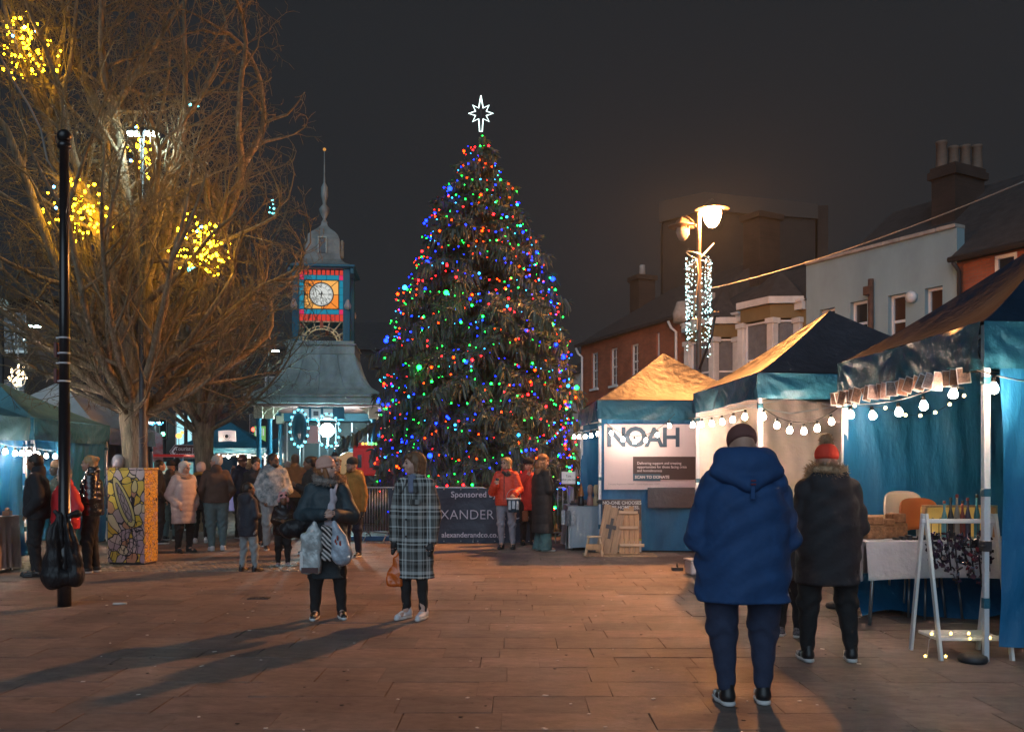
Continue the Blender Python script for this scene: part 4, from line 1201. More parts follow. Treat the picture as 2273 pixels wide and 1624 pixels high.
        for i in range(17):
            a = math.pi * i / 16; p1_ = (ar * math.cos(a), ac + .10 + av * math.sin(a)); p2_ = (ar * 1.2 * math.cos(a), ac + .10 + av * 1.22 * math.sin(a))
            if pr_: cb(pr_[0], p1_); cb(pr_[1], p2_)
            if i % 2 == 0:
                k_ = min(.62 / max(abs(math.cos(a)), 1e-3), (zt2 - ac - .10) / max(math.sin(a), 1e-3)); e = (k_ * math.cos(a), ac + .10 + k_ * math.sin(a))
                cb(p1_, e)
            pr_ = (p1_, p2_)
        cb((-.63, zt2), (.63, zt2)); cb((-.63, ac), (-.63, zt2)); cb((.63, ac), (.63, zt2))
        b.build('arch_tracery', mat('cream_tracery', (.75, .62, .42), .5), K)
        b = MB(); b.bbox(-.05, .05, -.72, -.68, ac + .10 + av + .02, zt2 + .02, .01, 0, M); b.build('key_block', mat('terracotta_paint', (.45, .12, .07), .5), K)
    b = MB(); b.bbox(-.95, .95, -1.018, -.985, z0 + .0, z0 + .07, .004); b.build('light_hiding_lip', M_lead, K)  # lip added to hide the light strip behind it
    b = MB(); b.bbox(-.45, .45, -.95, -.90, z0 + .0, z0 + .025, .004); b.build('added_arch_light', glow('added_arch_glow', (1, .85, .6), 9), K)  # glowing strip added to brighten the arch tracery from below
    # shelter: columns, cream brackets, beam
    zcol = zz(928, 25.2)
    for (x, y) in ((-1.62, -1.62), (-1.36, -1.40), (1.55, -1.6), (1.55, 1.55), (-1.55, 1.55)):
        b = MB(); b.lathe([(.10, 0), (.10, .3), (.075, .34), (.068, zcol - .06), (.085, zcol - .03), (.085, zcol)], 14, (x, y, 0)); c_ = b.build('column', M_kiosk, K)
        b = MB(); b.bbox(x - .12, x + .12, y - .12, y + .12, zcol + .001, ze - .05, .01)
        sx = 1 if x < 0 else -1
        pts = [(x + sx * .09, zcol), (x + sx * .14, zcol + .12), (x + sx * .24, zcol + .24), (x + sx * .42, ze - .06), (x + sx * .09, ze - .06)]
        vs = [(a, y - .04, z) for a, z in pts] + [(a, y + .04, z) for a, z in pts]
        b.add(vs, [(0, 1, 2, 3, 4), (9, 8, 7, 6, 5)] + [(i, (i + 1) % 5, 5 + (i + 1) % 5, 5 + i) for i in range(5)])
        b.build('bracket', M_creampaint, c_)
    obx('beam', M_kiosk, (-.55, .75, -1.70, -1.60, ze - .42, ze - .05), (-1.7, -1.5, -1.5, 1.5, ze - .14, ze - .045), (-1.5, 1.5, 1.45, 1.55, ze - .3, ze - .045))
    for i in range(3):
        x = -.36 + i * .33; b = MB(); b.bbox(x - .13, x + .13, -1.73, -1.702, ze - .38, ze - .11, .004)
        nt_ = b.build('notice', mat('notice_paper', (.8, .82, .8), .7, emit=(.5, .6, .6), es=.25), K)  # paper given a slight glow in place of floodlight falling on it
        if i == 1: b = MB(); b.bbox(x - .07, x + .07, -1.737, -1.731, ze - .31, ze - .18, .002); b.build('crest', mat('crest_ink', (.12, .13, .14), .7), nt_)
    # inner panelling behind the stage light
    obx('back_screen', mat('shelter_dark_panel', (.03, .05, .055), .6), (-1.4, 1.4, 1.3, 1.36, .4, ze - .35))
    for i in range(6):
        x = -1.3 + i * .5; b = MB(); b.bbox(x - .02, x + .02, 1.24, 1.298, .4, ze - .36, .004); b.build('mullion', M_steel, K)
clock_tower()

def stage_light():
    p = wp(728, 955, 25.6)
    t = thing('stage_floodlight', 'dazzling cool white floodlight on a stand inside the clock shelter', 'floodlight', (p.x, p.y, 0))
    b = MB(); b.tube([(0, 0, 0), (0, 0, p.z)], .022, 8); b.tube([(-.3, -.1, .01), (0, 0, .5), (.3, .1, .01)], .015, 6); b.build('stand', M_steel, t)
    b = MB(); b.lathe([(.02, -.06), (.15, -.03), (.15, .05), (.10, .1)], 16); o = b.build('lamp_housing', M_dark, t, (0, 0, p.z), (R(90), 0, 0))
    b = MB(); b.ball((0, -.12, p.z), .19, 16, 10, sc=(1, .4, 1)); b.build('lens', glow('flood_white', (.55, .95, 1), 700), t)
    # oval photo frame ringed with bulbs, and a second ring by the floodlight
    for (px, py, rx, ry, n, lab, d, full) in ((664.5, 950, 20, 40, 15, 'oval wreath ringed with icy round bulbs left of the floodlight', 24.6, True), (728, 955, 26, 36, 15, 'ring of icy round bulbs circling the floodlight', 25.0, False)):
        c = wp(px, py, d); u = thing('light_ring', lab, 'light ring', tuple(c)); s = d / F
        pts = [(rx * s * math.cos(a), 0, ry * s * math.sin(a)) for a in np.linspace(0, 2 * math.pi, 29)]
        b = MB(); b.tube(pts, .02, 6); b.tube([(0, .02, -ry * s), (0, .02, -c.z)], .02, 6); b.build('hoop', M_dark, u)
        if full:
            b = MB(); b.ball((0, .03, .0), 1, 14, 8, sc=(rx * s * .8, .03, ry * s * .85)); b.build('mirror', mat('blue_mirror', (.02, .12, .16), .15), u)
        for i in range(n):
            a = 2 * math.pi * i / n; b = MB(); b.ball((rx * s * 1.02 * math.cos(a), -.03, ry * s * 1.02 * math.sin(a)), .034, 10, 6); b.build('bulb', glow('ring_bulb', (.14, .75, 1), 4), u)
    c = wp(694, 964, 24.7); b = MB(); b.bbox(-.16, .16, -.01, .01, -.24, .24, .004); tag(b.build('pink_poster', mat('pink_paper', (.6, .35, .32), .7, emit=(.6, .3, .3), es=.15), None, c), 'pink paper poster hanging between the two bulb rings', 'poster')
stage_light()
# ================================================================ market stalls
M_bulb = glow('festoon_bulb', (1, .68, .48), 310)
M_bulbD = glow('festoon_bulb_banner', (1, .70, .52), 120)
M_bulbL = glow('festoon_bulb_left', (1, .82, .70), 420)
M_sock = mat('bulb_socket', (.03, .025, .022), .5)
_bulbme = {}
def festoon(label, pts, n, sag=.12, m=None, r=.033, group=None, jit=.0, lead=True, drop=.05):
    """cable through pts with n bulbs between each pair"""
    m = m or M_bulb
    t = thing('festoon_lights', label, 'string lights', tuple(pts[0]), 0, group)
    o0 = Vector(pts[0]); line = []; pos = []
    rr = random.Random(int(abs(o0.x * 100)) + len(pts))
    for k in range(len(pts) - 1):
        a, b = Vector(pts[k]) - o0, Vector(pts[k + 1]) - o0
        m_ = n[k] if isinstance(n, (list, tuple)) else n
        sg = sag[k] if isinstance(sag, (list, tuple)) else sag
        for i in range(17):
            u = i / 16; line.append(a.lerp(b, u) - Vector((0, 0, sg * 4 * u * (1 - u))))
        for i in range(m_):
            u = (i + .5 + rr.uniform(-jit, jit)) / m_; pos.append(a.lerp(b, u) - Vector((0, 0, sg * 4 * u * (1 - u))))
    b = MB(); b.tube(line, .005, 5, caps=False); b.build('cable', M_wire, t)
    key = (m.name, r)
    if key not in _bulbme:
        b = MB(); b.lathe([(.012, 0), (.014, -.01), (r * .8, -.01 - r * .75), (r, -.01 - r * 1.35), (r * .8, -.01 - r * 2.0), (r * .3, -.01 - r * 2.3)], 12); q = b.mesh('bulb', m)
        c = MB(); c.lathe([(.010, .035), (.017, .03), (.017, -.004), (.014, -.012)], 8); _bulbme[key] = (q, c.mesh('socket', M_sock))
    q, c = _bulbme[key]
    for p in pos:
        rot = (rr.uniform(-.15, .15), rr.uniform(-.15, .15), 0)
        bo = obj('bulb', q, t, p - Vector((0, 0, drop)), rot); obj('socket', c, bo)
    return t

def stall(label, cx, cy, w, d, eave, peak, vh, mroof, mval, rz=0, seed=0, legs=(1, 1, 1, 1), walls=(), group=None, name='market_stall', sagr=.16, lower=0.0):
    """gazebo; walls: list of (side, material, u0, u1, zb); sides: L (-x), R (+x), N (-y, near), B (+y, back)"""
    t = thing(name, label, 'market stall', (cx, cy, 0), rz, group)
    hx, hy = w / 2, d / 2
    cor = [(-hx, -hy), (hx, -hy), (hx, hy), (-hx, hy)]
    for k in range(4):
        a, b = np.array(cor[k]), np.array(cor[(k + 1) % 4])
        def fn(U, V, a=a, b=b, k=k):
            bx = a[0] + (b[0] - a[0]) * U; by = a[1] + (b[1] - a[1]) * U
            x = bx * (1 - V); y = by * (1 - V)
            z = eave + (peak - eave) * (V ** 1.12) - sagr * np.sin(math.pi * V) * np.sin(math.pi * U) * (.5 + .5 * (1 - V))
            z = z + wrinkle(U * 2, V * 2, seed * 7 + k, .010) * np.sin(math.pi * U) * (1 - V) ** .3
            return x, y, z
        sheet('roof_panel', fn, 22, 22, mroof, t)
        L_ = float(np.hypot(*(b - a))); nrm = np.array([(b - a)[1], -(b - a)[0]]) / L_
        def fv(U, V, a=a, b=b, nrm=nrm, k=k, L_=L_):
            x = a[0] + (b[0] - a[0]) * U; y = a[1] + (b[1] - a[1]) * U
            z = eave - V * (vh + lower * np.sin(math.pi * U)) - .015 * np.sin(math.pi * U)
            fold = .016 * V * np.sin(U * 26 + 5 * V + seed + k) + .02 * np.exp(-((U - .5) / .05) ** 2) * V
            fold = fold + wrinkle(U * L_ * .8, V * .8 + U * 1.5, seed * 11 + k + 50, .020) * (.25 + V)
            for uc in (0, .5, 1): # pleats pulling out of the corners and the middle tie
                dd = np.hypot((U - uc) * L_, (V - .05) * vh); th_ = np.arctan2(V * vh + .02, (U - uc) * L_)
                fold = fold + .016 * np.sin(th_ * 13 + seed) * np.exp(-(dd / .55) ** 2) * np.minimum(1, dd * 5)
            off = .012 + fold
            return x + nrm[0] * off, y + nrm[1] * off, z
        sheet('valance', fv, 70, 12, mval, t)
    # frame
    for k, (x, y) in enumerate(cor):
        if not legs[k]: continue
        x2, y2 = x * (1 - .05 / hx), y * (1 - .05 / hy)
        b = MB(); b.bbox(x2 - .026, x2 + .026, y2 - .026, y2 + .026, .9, eave - .02, .005); b.bbox(x2 - .020, x2 + .020, y2 - .020, y2 + .020, .01, .899, .004)
        lg = b.build('leg', M_alu, t)
        b = MB(); b.bbox(x2 - .034, x2 + .034, y2 - .034, y2 + .034, .86, .94, .006); b.tube([(x2 - .06, y2 - .03, .9), (x2 - .02, y2 - .03, .9)], .012, 6); b.build('clamp', M_dark, lg)
        for (zs0, zs1, ws) in ((eave - vh - .12, eave - vh - .06, .03), (1.28, 1.34, .03), (.42, .50, .024)):
            b = MB(); b.bbox(x2 - ws, x2 + ws, y2 - ws, y2 + ws, zs0, zs1, .004); b.build('strap', M_teal, lg)
        b = MB(); b.lathe([(.10, 0), (.11, .02), (.10, .05), (.05, .07)], 14, (x2 - .09, y2 + .02, .004)); b.build('foot_weight', M_dark, lg)
    for k in range(4):
        a, b_ = cor[k], cor[(k + 1) % 4]
        p, q = Vector((a[0] * .96, a[1] * .96, eave - .08)), Vector((b_[0] * .96, b_[1] * .96, eave - .08)); m_ = (p + q) / 2
        b = MB()
        for (s, e) in ((p, m_), (m_, q)):
            b.bar(s, e - Vector((0, 0, .22)), .012, .025); b.bar(s - Vector((0, 0, .22)), e, .012, .025)
        b.build('truss', M_alu, t)
    for (side, m, u0, u1, zb) in walls:
        k = {'N': 0, 'R': 1, 'B': 2, 'L': 3}[side]; a, b = np.array(cor[k]) * .985, np.array(cor[(k + 1) % 4]) * .985
        L_ = float(np.hypot(*(b - a))); nrm = np.array([(b - a)[1], -(b - a)[0]]) / L_
        def fw(U, V, a=a, b=b, nrm=nrm, k=k, L_=L_, zb=zb):
            UU = u0 + (u1 - u0) * U
            x = a[0] + (b[0] - a[0]) * UU; y = a[1] + (b[1] - a[1]) * UU
            z = eave - .1 - V * (eave - .1 - zb)
            off = -.03 + .018 * np.sin(UU * L_ * 9 + 1.3 * np.sin(V * 3 + seed)) * (.3 + V) + wrinkle(UU * L_ * .9, V * 1.1 + UU, seed * 13 + k + 90, .036) * (.35 + V * .65) + .012 * np.sin((UU * L_ + V * .5) * 21 + seed) * (1 - V)
            return x + nrm[0] * off, y + nrm[1] * off, z
        sheet('wall_panel', fw, 90, 40, m, t)
    return t

EV = 2.62
# stall A (nearest, right): front edge faces the square
SA = stall('nearest teal stall on the right with photo bunting under its canopy', 5.10, 8.33, 3.1, 2.78, EV, 3.72, .36, M_roof_dimmed, M_teal, R(2), 1,
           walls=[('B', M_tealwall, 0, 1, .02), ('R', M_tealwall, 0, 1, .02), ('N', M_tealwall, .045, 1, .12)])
# stall B (middle)
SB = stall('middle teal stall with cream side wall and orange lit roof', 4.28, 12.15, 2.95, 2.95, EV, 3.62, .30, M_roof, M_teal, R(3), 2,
           walls=[('B', M_cream, 0, 1, .03), ('R', M_tealwall, 0, 1, .03)])
# stall C (charity)
SCt = stall('teal charity stall with the big white banner, farthest of the right row', 2.93, 17.45, 2.95, 2.95, EV + .08, 3.72, .34, M_roof, M_teal, R(2), 3,
            walls=[('N', M_tealwall, 0, 1, .03), ('R', M_tealwall, 0, 1, .03), ('B', M_tealwall, 0, 1, .03)])
# left row
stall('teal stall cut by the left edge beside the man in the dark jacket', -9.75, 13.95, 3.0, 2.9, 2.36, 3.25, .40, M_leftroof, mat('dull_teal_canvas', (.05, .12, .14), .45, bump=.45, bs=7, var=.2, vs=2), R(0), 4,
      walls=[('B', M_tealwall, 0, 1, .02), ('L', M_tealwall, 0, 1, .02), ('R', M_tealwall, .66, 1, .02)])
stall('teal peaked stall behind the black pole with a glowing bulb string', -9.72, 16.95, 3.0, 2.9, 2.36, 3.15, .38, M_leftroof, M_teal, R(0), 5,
      walls=[('B', M_tealwall, 0, 1, .02), ('L', M_tealwall, 0, 1, .02), ('R', M_tealwall, .30, 1, .02)])
stall('grey canvas stall behind the big tree trunk, left row', -10.05, 20.1, 3.0, 2.9, 2.35, 3.45, .34, M_grey, M_grey, R(0), 6, walls=[('B', M_grey, 0, 1, .02), ('L', M_grey, 0, 1, .02)])
stall('pale green canvas stall with the farthest peak of the left row', -11.45, 22.8, 3.0, 2.5, 2.45, 3.55, .5, M_paleteal, M_paleteal, R(0), 7, walls=[('B', M_grey, 0, 1, .02), ('L', M_grey, 0, 1, .02)])
# far stalls round the clock tower
def far_stall(label, px, py_peak, d, w, eave, seed, rz=0):
    p = wp(px, py_peak, d)
    return stall(label, p.x, d, w, w, eave, p.z, .18, M_teal, M_teal, rz, seed, walls=[('B', M_tealwall, 0, 1, .02), ('L', M_tealwall, 0, 1, .02)])
far_stall('far blue stall with a white crest cloth between trunk and columns', 512, 937, 30, 2.9, 2.15, 8, R(4))
far_stall('far blue stall behind the oval bulb ring and blue columns', 655, 955, 31, 3.0, 2.0, 9, R(-4))
far_stall('far blue stall beside the red hut behind the fir', 862, 950, 29.5, 3.0, 2.15, 10, 0)
p = wp(504, 968, 28.35); b = MB()
def fn(U, V): return -.28 + .56 * U, .02 * np.sin(U * 6) - .16 * V * -1 * .3, .17 - .34 * V + .02 * np.sin(U * 3)
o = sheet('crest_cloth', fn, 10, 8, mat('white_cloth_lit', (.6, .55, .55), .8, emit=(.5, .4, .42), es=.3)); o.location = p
tag(o, 'white cloth with a small black crest pinned on the far blue stall', 'banner')
b = MB(); b.lathe([(.01, 0), (.055, .01), (.06, .02)], 10); q_ = b.build('crest', M_black, o, (0, -.015, 0), (R(90), 0, 0))
b = MB(); b.tube([(.10 * math.cos(a), -.02, .10 * math.sin(a)) for a in np.linspace(R(150), R(390), 16)], .006, 5); b.tube([(-.16, -.01, -.135), (.16, -.01, -.135)], .005, 4); b.build('crest_ring', mat('crest_ink', (.12, .13, .14), .7), o)

# ---------------------------------------------------------------- string lights of the stalls
def P(px, py, d): return wp(px, py, d)
festoon('large round bulbs under the nearest canopy edge along the photo bunting', [P(1868, 893, 9.5), P(2150, 826, 7.15)], [5], .10, jit=.18, r=.036, drop=.06)
festoon('last two bulbs on the cable at the right edge of the frame', [P(2168, 820, 6.9), P(2330, 850, 6.4)], [2], .02, r=.036)
festoon('string of seven bulbs sagging across the near side of the middle stall', [P(1680, 893, 10.5), P(1860, 905, 10.3)], [6], .20, r=.034)
festoon('row of bulbs along the front edge of the middle stall', [P(1528, 928, 13.3), P(1668, 902, 10.8)], [6], .03, r=.034)
festoon('bulbs sagging over the big white charity banner', [P(1345, 938, 15.7), P(1498, 918, 15.5)], [6], .30, r=.034, m=M_bulbD)
festoon('clustered bulbs over the left opening of the charity stall', [P(1268, 958, 18.6), P(1334, 948, 15.9)], [5], .03, r=.034, m=M_bulbD)
festoon('bulbs over the left edge stall in front of the blue wall', [P(-20, 975, 12.6), P(72, 990, 15.1)], [5], .05, m=M_bulbL, r=.034, jit=.2)
festoon('bulbs under the teal peaked stall left of the black pole', [P(75, 992, 15.4), P(150, 995, 16.9)], [4], .05, m=M_bulbL, r=.034, jit=.2)
festoon('bulbs under the teal peaked stall right of the black pole', [P(158, 982, 17.2), P(222, 993, 18.3)], [4], .05, m=M_bulbL, r=.034, jit=.2)
festoon('far bulbs along the blue stall with the crest cloth', [P(474, 1003, 28.2), P(585, 1003, 28.2)], [5], .04, r=.040)
festoon('far bulbs between the blue columns and the oval ring', [P(606, 1006, 29.2), P(720, 1003, 29.2)], [5], .04, r=.040)
festoon('far bulb pair beside the red hut', [P(772, 1003, 27.5), P(800, 1003, 27.5)], [2], .02, r=.040)
# small warm dots hung inside the near stall
t = thing('pea_lights', 'thin string of tiny warm bulbs drooping inside the nearest stall', 'string lights', tuple(P(1895, 905, 9.2)))
o0 = P(1895, 905, 9.2); b = MB(); w = MB(); pts = [P(1895, 890, 9.2), P(1897, 900, 9.2), P(1965, 905, 9.2), P(2010, 921, 9.1), P(2043, 922, 9.1), P(2076, 915, 9.1), P(2108, 897, 9.1), P(2140, 878, 9.0)]
for q in pts: b.ball(q - o0, .018, 8, 5)
w.tube([q - o0 for q in pts], .003, 4); w.build('wire', M_wire, t); stuff(b.build('bulbs', glow('pea_bulb', (1, .68, .32), 9), t))

# ---------------------------------------------------------------- photo bunting
t = thing('photo_bunting', 'row of small photo prints pegged along the nearest canopy edge', 'bunting', tuple(P(1848, 900, 9.6)))
o0 = P(1848, 900, 9.6); A_, B_ = P(1848, 872, 9.6), P(2150, 812, 7.1); n = 22; rr = random.Random(3)
b = MB(); b.tube([A_ - o0, B_ - o0], .003, 4); b.build('cord', M_wire, t)
pm = [mat('print_%s' % c, col, .35, var=.5, vs=30, col2=c2) for c, col, c2 in (('warm', (.22, .09, .05), (.55, .30, .18)), ('dark', (.05, .035, .03), (.35, .20, .13)), ('pale', (.25, .14, .11), (.6, .42, .34)))]
for i in range(n):
    q = A_.lerp(B_, (i + .3) / n) - o0; w_ = rr.uniform(.038, .058); h_ = rr.uniform(.12, .16)
    b = MB(); b.box(-w_, w_, -.0015, .0015, -h_, 0); b.box(-w_ + .008, w_ - .008, -.003, -.0016, -h_ + .01, -.01, 1)
    b.build('photo_print', [M_dirtywhite, pm[rr.randrange(3)]], t, q, (R(rr.uniform(-10, 20)), R(rr.uniform(-22, 24)), R(rr.uniform(-75, -5))))

# ---------------------------------------------------------------- charity banner
def banner():
    y = 15.93
    x0, x1 = gx(1341, 15.93), gx(1341, 15.93) + 1.72
    zt, zb = zz(941, y), zz(1086, y); W = x1 - x0; H = zt - zb
    t = thing('charity_banner', 'big white banner with NOAH in blue letters on the charity stall', 'banner', (x0, y, zb), R(1.0))
    def fn(U, V): return W * U, -.006 * np.sin(U * 9) * np.sin(V * 4), H * (1 - V)
    sheet('cloth', fn, 24, 14, mat('banner_white', (.58, .50, .52), .55, bump=.1, bs=6), t)
    ink = mat('banner_ink', (.025, .06, .10), .6); s = H / 145.0
    xx = lambda px: (px - 1341) / F * y
    text('lettering', 'N', .47, ink, t, (xx(1368), -.018, H - .245), off=.012)
    text('lettering', 'O', .48, ink, t, (xx(1411), -.018, H - .245), off=.016)
    text('lettering', 'A', .47, ink, t, (xx(1452), -.018, H - .250), off=.012)
    text('lettering', 'H', .47, ink, t, (xx(1490), -.018, H - .250), off=.012)
    zl = lambda py: zz(py, y) - zb
    b = MB(); b.box(xx(1405), W - .01, -.016, -.012, zl(1064), zl(1013)); b.build('text_panel', mat('banner_brown', (.045, .03, .032), .6), t)
    b = MB(); b.bbox(xx(1405), xx(1466), -.020, -.0165, zl(1067), zl(1051), .001); b.build('button_panel', mat('banner_blue', (.03, .09, .14), .6), t)
    wt = mat('banner_print_white', (.7, .66, .68), .6)
    text('lettering', 'Delivering support and creating\nopportunities for those facing crisis\nand homelessness', .066, wt, t, (xx(1414), -.020, zl(1036)), align='LEFT', sx=.93)
    text('lettering', 'SCAN TO DONATE', .070, wt, t, (xx(1409), -.024, zl(1058.5)), align='LEFT', off=.002)
    text('lettering', 'Company Registration 2068680 - Charity Registration 1113971', .042, mat('banner_grey', (.2, .2, .22), .6), t, (xx(1350), -.016, zl(1074)), align='LEFT', sx=.86)
    b = MB()
    for px in (1349, 1410, 1470): 
        for py in (945, 1082): b.lathe([(.012, 0), (.008, .004)], 8, (0, 0, 0)) if False else b.ball((xx(px), -.012, zl(py)), .010, 8, 4)
    b.build('eyelet', M_steel, t)
banner()

# ---------------------------------------------------------------- charity stall table and goods
def cloth_table(label, x0, x1, y0, y1, h, drop, m, seed, rz=0, name='cloth_table', leg=True, lbl_cloth=None):
    cx_, cy_ = (x0 + x1) / 2, (y0 + y1) / 2; hx, hy = (x1 - x0) / 2, (y1 - y0) / 2
    t = thing(name, label, 'table', (cx_, cy_, 0), rz)
    b = MB(); b.bbox(-hx, hx, -hy, hy, h - .04, h - .004, .008); b.build('tabletop', M_dirtywhite, t)
    for sx in (-1, 1):
        for sy in (-1, 1):
            b = MB(); x, y = sx * (hx - .12), sy * (hy - .08); b.tube([(x, y, h - .05), (x + sx * .03, y, .3), (x + sx * .05, y, .0)], .016, 8); b.build('leg', M_steel, t)
    c = tag(obj('tablecloth', None, None), lbl_cloth, 'tablecloth') if False else None
    per = [(-hx, -hy), (hx, -hy), (hx, hy), (-hx, hy)]
    def fn(U, V):
        s = U * 4; k = np.minimum(s.astype(int), 3); f = s - k
        pa = np.array(per + [per[0]]); x = pa[k, 0] + (pa[(k + 1) % 4, 0] - pa[k, 0]) * f; y = pa[k, 1] + (pa[(k + 1) % 4, 1] - pa[k, 1]) * f
        e = .006 + V * (.02 + .016 * np.sin(U * 80 + 2 * np.sin(U * 17 + seed))) + wrinkle(U * 6, V, seed, .008) * V
        nx = np.where(k == 1, 1, np.where(k == 3, -1, 0)) * 1.0; ny = np.where(k == 0, -1, np.where(k == 2, 1, 0)) * 1.0
        cor_ = np.exp(-(np.minimum(f, 1 - f) / .04) ** 2) * .03 * V
        return x + nx * (e + cor_), y + ny * (e + cor_), h + .002 - V * (h - drop) + .02 * np.sin(U * 23) * V
    o = sheet('tablecloth', fn, 240, 14, m); o.location = (cx_, cy_, 0); o.rotation_euler = (0, 0, rz)
    # top of the cloth, same mesh object joined
    me = o.data; import bmesh
    bm = bmesh.new(); bm.from_mesh(me); vs = [bm.verts.new(v) for v in ((-hx - .006, -hy - .006, h + .003), (hx + .006, -hy - .006, h + .003), (hx + .006, hy + .006, h + .003), (-hx - .006, hy + .006, h + .003))]; bm.faces.new(vs); bm.to_mesh(me); bm.free()
    tag(o, lbl_cloth, 'tablecloth')
    return t
M_clothgrey = mat('grey_blue_cloth', (.30, .34, .38), .75, bump=.3, bs=5)
M_clothwhite = mat('white_cloth', (.50, .50, .54), .7, bump=.35, bs=5)
cloth_table('charity stall table under a grey cloth with wooden goods', 1.02, 1.98, 16.35, 17.6, .80, .04, M_clothgrey, 4, lbl_cloth='pale grey cloth hanging to the ground on the charity table')
def figure_goods():
    d = 16.5
    def gnome(px, label, bc, hc, s=1.0, y=16.55, hat='cone'):
        x = gx(px, y); t = thing('gnome_ornament', label, 'ornament', (x, y, .805))
        b = MB(); b.lathe([(.055 * s, 0), (.06 * s, .02), (.05 * s, .12 * s), (.03 * s, .2 * s)], 12); b.build('body', bc, t)
        b = MB()
        if hat == 'cone': b.lathe([(.06 * s, .18 * s), (.05 * s, .22 * s), (.03 * s, .31 * s), (.004, .42 * s)], 12)
        else: b.lathe([(.035 * s, .18 * s), (.05 * s, .26 * s), (.045 * s, .34 * s), (.02 * s, .37 * s)], 12)
        b.build('hat', hc, t)
        b = MB(); b.ball((0, -.05 * s, .19 * s), .018 * s, 8, 6); b.build('nose', mat('skin_fair', (.50, .28, .20), .6), t)
    gnome(1290, 'fur coated gnome ornament at the left of the charity table', M_black, mat('ginger_felt', (.35, .13, .04), .9, bump=.4, bs=40), 1.0)
    gnome(1310, 'pink wooden boot shaped ornament on the charity table', mat('rose_wood', (.42, .18, .14), .6), mat('rose_wood2', (.45, .22, .17), .6), 1.05, hat='r')
    gnome(1323, 'natural wooden stocking ornament on the charity table', mat('tan_wood', (.5, .33, .18), .6), mat('tan_wood2', (.55, .38, .22), .6), 1.05, hat='r')
    gnome(1332, 'white bearded red capped gnome nearest the stall post', mat('red_felt', (.35, .03, .03), .9), M_dirtywhite, 1.3, 16.9)
    x = gx(1262, 17.4); t = thing('tray', 'dark tray of small goods at the end of the charity table', 'tray', (1.30, 17.1, .805))
    b = MB(); b.bbox(-.2, .2, -.12, .12, 0, .03, .005); b.build('base', M_dark, t)
    for i in range(5): b = MB(); b.bbox(-.18 + i * .08, -.13 + i * .08, -.08, .06, .031, .07 + .02 * (i % 2), .004); b.build('goods', M_slabs[i], t)
    # paper price sign on the post of stall C
    p = wp(1262, 1060, 16.3); t = thing('paper_sign', 'white handwritten paper sign in a sleeve hung on the charity stall post', 'sign', tuple(p))
    b = MB(); b.bbox(-.125, .125, -.004, .004, -.11, .11, .002); b.build('sleeve', M_white, t)
    text('lettering', 'Take\nwhat you can', .062, M_dark, t, (0, -.008, 0), sx=.8)
    # samples hung on the cloth
    p = wp(1262, 1148, 16.28); b = MB()
    for i in range(3): b.bbox(-.13 + i * .09, -.06 + i * .09, -.006, .006, -.13 - .02 * (i % 2), .13, .002, 0 if i % 2 else 1)
    tag(b.build('fabric_samples', [mat('grey_print', (.10, .12, .14), .8, var=.5, vs=20), mat('pale_print', (.3, .33, .36), .8, var=.4, vs=25)], None, p), 'grey printed cloth samples hung on the front of the charity table', 'samples')
figure_goods()
